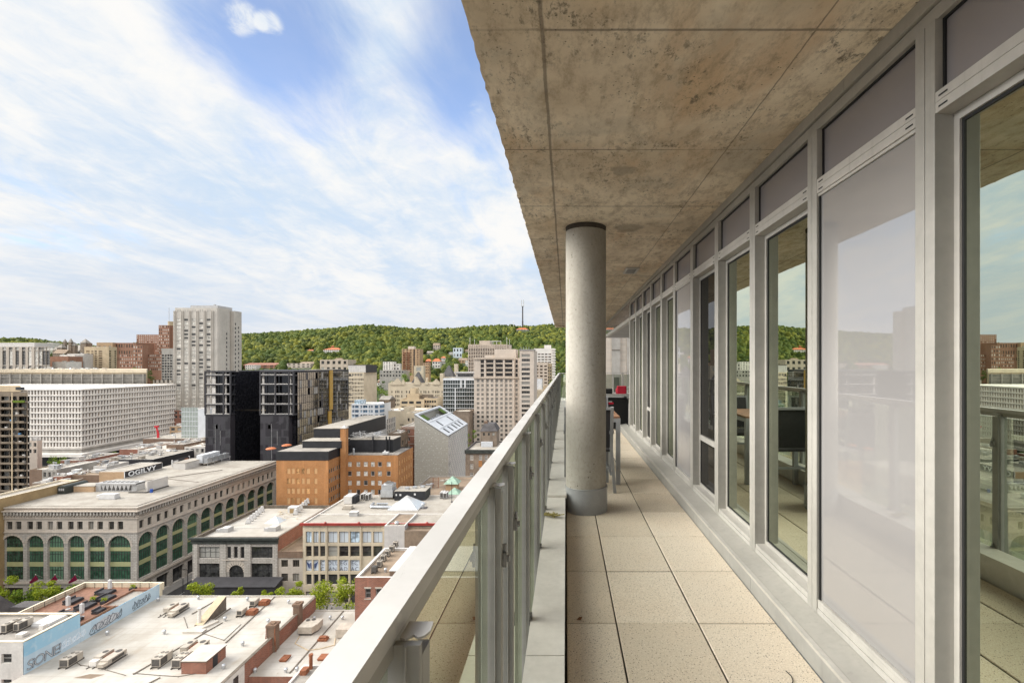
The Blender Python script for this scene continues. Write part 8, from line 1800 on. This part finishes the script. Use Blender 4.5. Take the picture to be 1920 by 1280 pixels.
# ------------------------------------------------------------------ trees one can tell apart in the town
def town_trees():
    for i,(px,pt,Y,zb,h,r,m,l) in enumerate((
        (110,853,292,GZ,None,5.0,'leaf_green','green tree under the podium of the white office block'),
        (221,845,268,GZ,None,4.0,'leaf_green','green tree at the end of the white office podium'),
        (190,852,262,GZ,None,3.5,'leaf_green','bushy green roof shrubbery tree left of the podium end tree'),
        (723,722,470,-60,None,8,'leaf_green','dark green tree left of the château flats'),
        (712,708,560,-58,None,8,'leaf_dark','dark spreading tree between the cream office and the grey row house'),
        (742,709,545,-58,None,8,'leaf_green','green tree hiding the foot of the grey row house'),
        (757,706,560,-58,None,7,'leaf_dark','dark tree below the right end of the grey row house'),
        (700,716,480,-58,None,6,'leaf_green','green tree just right of the cream office corner'),
        (808,700,520,-58,None,9,'leaf_green','large green tree behind the château flats between its spires'),
        (822,704,500,-58,None,7,'leaf_dark','dark tree beside the right château spire'),
        (762,695,585,-40,None,8,'leaf_green','green tree below the slim brick tower'),
        (806,681,640,-35,None,8,'leaf_dark','dark round tree right of the narrow orange brick house'),
        (884,795,262,GZ,None,3.6,'leaf_green','small green tree between the angular building and the hotel'),
        (1040,690,420,GZ,None,9,'leaf_green','green tree beside the handrail in front of the hill'),
        (1046,674,560,-50,None,10,'leaf_dark','tall dark tree left of the round column'),
        (1052,700,380,GZ,None,6,'leaf_green','green tree just above the far end of the handrail'),
        (250,682,640,-40,None,7,'leaf_green','yellow green tree in front of the plain hospital block'),
        (263,687,635,-40,None,6,'leaf_dark','dark tree in front of the right hospital wing'),
        (240,690,625,-40,None,6,'leaf_dark','dark low tree in front of the left hospital wing'),
        (280,689,630,-40,None,6,'leaf_dark','dark tree left of the banded dark tower'),
        (150,657,760,-30,None,11,'leaf_green','green tree right of the victorian hall'),
        (128,662,770,-30,None,9,'leaf_dark','dark tree below the victorian hall'),
        (100,664,740,-30,None,8,'leaf_dark','dark tree left below the victorian hall'),
        (97,649,900,-20,None,9,'leaf_dark','dark round tree left of the victorian hall'))):
        x=PX(px,Y); zt=PZ(pt,Y); zb=max(zb,hz(x,Y)) if Y>470 else zb
        tree('tree',l,x,Y,zb,max(6,(zt-zb)*1.04),r,m,i+3,None,1100,0.5 if Y<400 else 0.9)
town_trees()

# ------------------------------------------------------------------ people and cars in the street
def person(x,y,z,rz,label,top,legs,stride=0.25,hold=False):
    verts=[(0,0,0.95),(0,0,1.2),(0,0.01,1.42),(0,0.01,1.52),(0,0,1.66)]; rad=[0.14,0.13,0.15,0.06,0.10]; ed=[(0,1),(1,2),(2,3),(3,4)]
    def chain(pts,rs,root):
        p=root
        for q,rr in zip(pts,rs): verts.append(q); rad.append(rr); ed.append((p,len(verts)-1)); p=len(verts)-1
    for s in (-1,1):
        st=stride*s
        chain([(0.1*s,0,0.88),(0.1*s,-st*0.45,0.5),(0.1*s,-st+0.08*(st<0),0.09),(0.1*s,-st-0.14,0.04)],[0.09,0.065,0.045,0.04],0)
        chain([(0.2*s,0.01,1.4),(0.25*s,st*0.4,1.12),(0.24*s,st*0.8-0.05,0.88),(0.24*s,st*0.9-0.08,0.78)],[0.06,0.045,0.035,0.035],2)
    r=thing('person',label,'person',(x,y,z),None,rz)
    me=bpy.data.meshes.new('body'); me.from_pydata(verts,ed,[]); o=bpy.data.objects.new('body',me); col.objects.link(o); o.parent=r
    sk=o.modifiers.new('skin','SKIN'); lay=me.skin_vertices[0] if me.skin_vertices else None
    if lay is None:
        bm=bmesh.new(); bm.from_mesh(me); bm.verts.layers.skin.verify(); bm.to_mesh(me); bm.free(); lay=me.skin_vertices[0]
    for i,rr in enumerate(rad): lay.data[i].radius=(rr,rr)
    lay.data[0].use_root=True
    ss=o.modifiers.new('sub','SUBSURF'); ss.levels=1; ss.render_levels=1
    dg=bpy.context.evaluated_depsgraph_get(); m2=bpy.data.meshes.new_from_object(o.evaluated_get(dg)); o.modifiers.clear(); o.data=m2; m2.name='body'
    m2.materials.clear()
    for k in (legs,top,'skin','hair'): m2.materials.append(MATS[k])
    for p in m2.polygons:
        c=p.center; hand=abs(c.x)>0.19 and c.z<0.9
        p.material_index = 3 if (c.z>1.70 or (c.z>1.6 and c.y>0.03)) else 2 if (c.z>1.5 or hand) else 1 if c.z>0.95 or abs(c.x)>0.19 else 0
        p.use_smooth=True
person(PX(613,126.5),126.5,GZ+0.14,80,'pedestrian in dark clothes walking on the pavement by the college','cloth_dark','cloth_dark')
person(PX(622,127),127.0,GZ+0.14,-70,'pedestrian in pale top striding between the street trees','cloth_pale','cloth_dark',0.32)
person(PX(359,134),134,GZ+0.14,10,'pedestrian in a light blue shirt on the side street pavement','cloth_blue','cloth_pale')
def car(x,y,z,rz,label,paint='car_paint'):
    r=thing('parked_car',label,'car',(x,y,z),'cars on the side street',rz)
    prof=[(-2.2,0.35),(-2.25,0.7),(-2.1,0.95),(-1.3,1.0),(-0.7,1.42),(0.7,1.45),(1.5,1.02),(2.15,0.9),(2.25,0.6),(2.2,0.35)]
    n=len(prof); mb=MB(); L=[(p,-0.88 if q<1.1 else -0.7,q) for p,q in prof]; Rr=[(p,-b,q) for p,b,q in L]
    mb.add(L+Rr,[(i,(i+1)%n,n+(i+1)%n,n+i) for i in range(n)]+[tuple(range(n-1,-1,-1)),tuple(range(n,2*n))]); mb.build('body',paint,r,local=True,smooth=False,bev=0.06)
    for s in (-1,1):
        mb=MB(); yq=0.9*s; mb.add([(-1.2,yq*0.98,1.02),(1.35,yq*0.98,1.02),(0.68,s*0.76,1.36),(-0.68,s*0.76,1.36)],((0,1,2,3),)); mb.build('side_window','glass_black',r,local=True)
        for wx in (-1.4,1.4):
            mb=MB(); mb.tube((wx,s*0.72,0.33),(wx,s*0.92,0.33),0.33,16); w_=mb.build('wheel','rubber',r,local=True); mb=MB(); mb.tube((wx,s*0.921,0.33),(wx,s*0.94,0.33),0.2,12); mb.build('rim','silver',w_,local=True)
        mb=MB(); mb.box(2.16,2.24,s*0.6-0.15,s*0.6+0.15,0.66,0.8); mb.build('headlight','sign_white',r,local=True)
        mb=MB(); mb.box(-2.26,-2.2,s*0.65-0.12,s*0.65+0.12,0.7,0.85); mb.build('tail_light','crane_red',r,local=True)
    mb=MB(); mb.add([(0.75,-0.68,1.42),(0.75,0.68,1.42),(1.5,0.8,1.05),(1.5,-0.8,1.05)],((0,1,2,3),)); mb.build('windscreen','glass_black',r,local=True)
car(PX(335,128.5)+1.2,128.5,GZ+0.01,90,'black parked car at the mouth of the side street by the charcoal canopy')
car(-107.2,142,GZ+0.01,90,'dark car parked farther up the side street under the arcaded store','charcoal')
for k,(px,Y) in enumerate(((343,131.5),(352,137))):
    x=PX(px,Y); r=thing('street_lamp',('dark street lamp post at the side street corner','second dark lamp post up the side street')[k],'street lamp',(x,Y,GZ+0.14),'side street lamps')
    mb=MB(); mb.tube((0,0,0),(0,0,6.5),0.09,8); mb.tube((0,0,6.4),(-1.0,0,6.6),0.06,6); mb.build('pole','dark_metal',r,local=True); mb=MB(); mb.box(-1.5,-0.8,-0.15,0.15,6.5,6.62); mb.build('lamp_head','dark_metal',r,local=True)
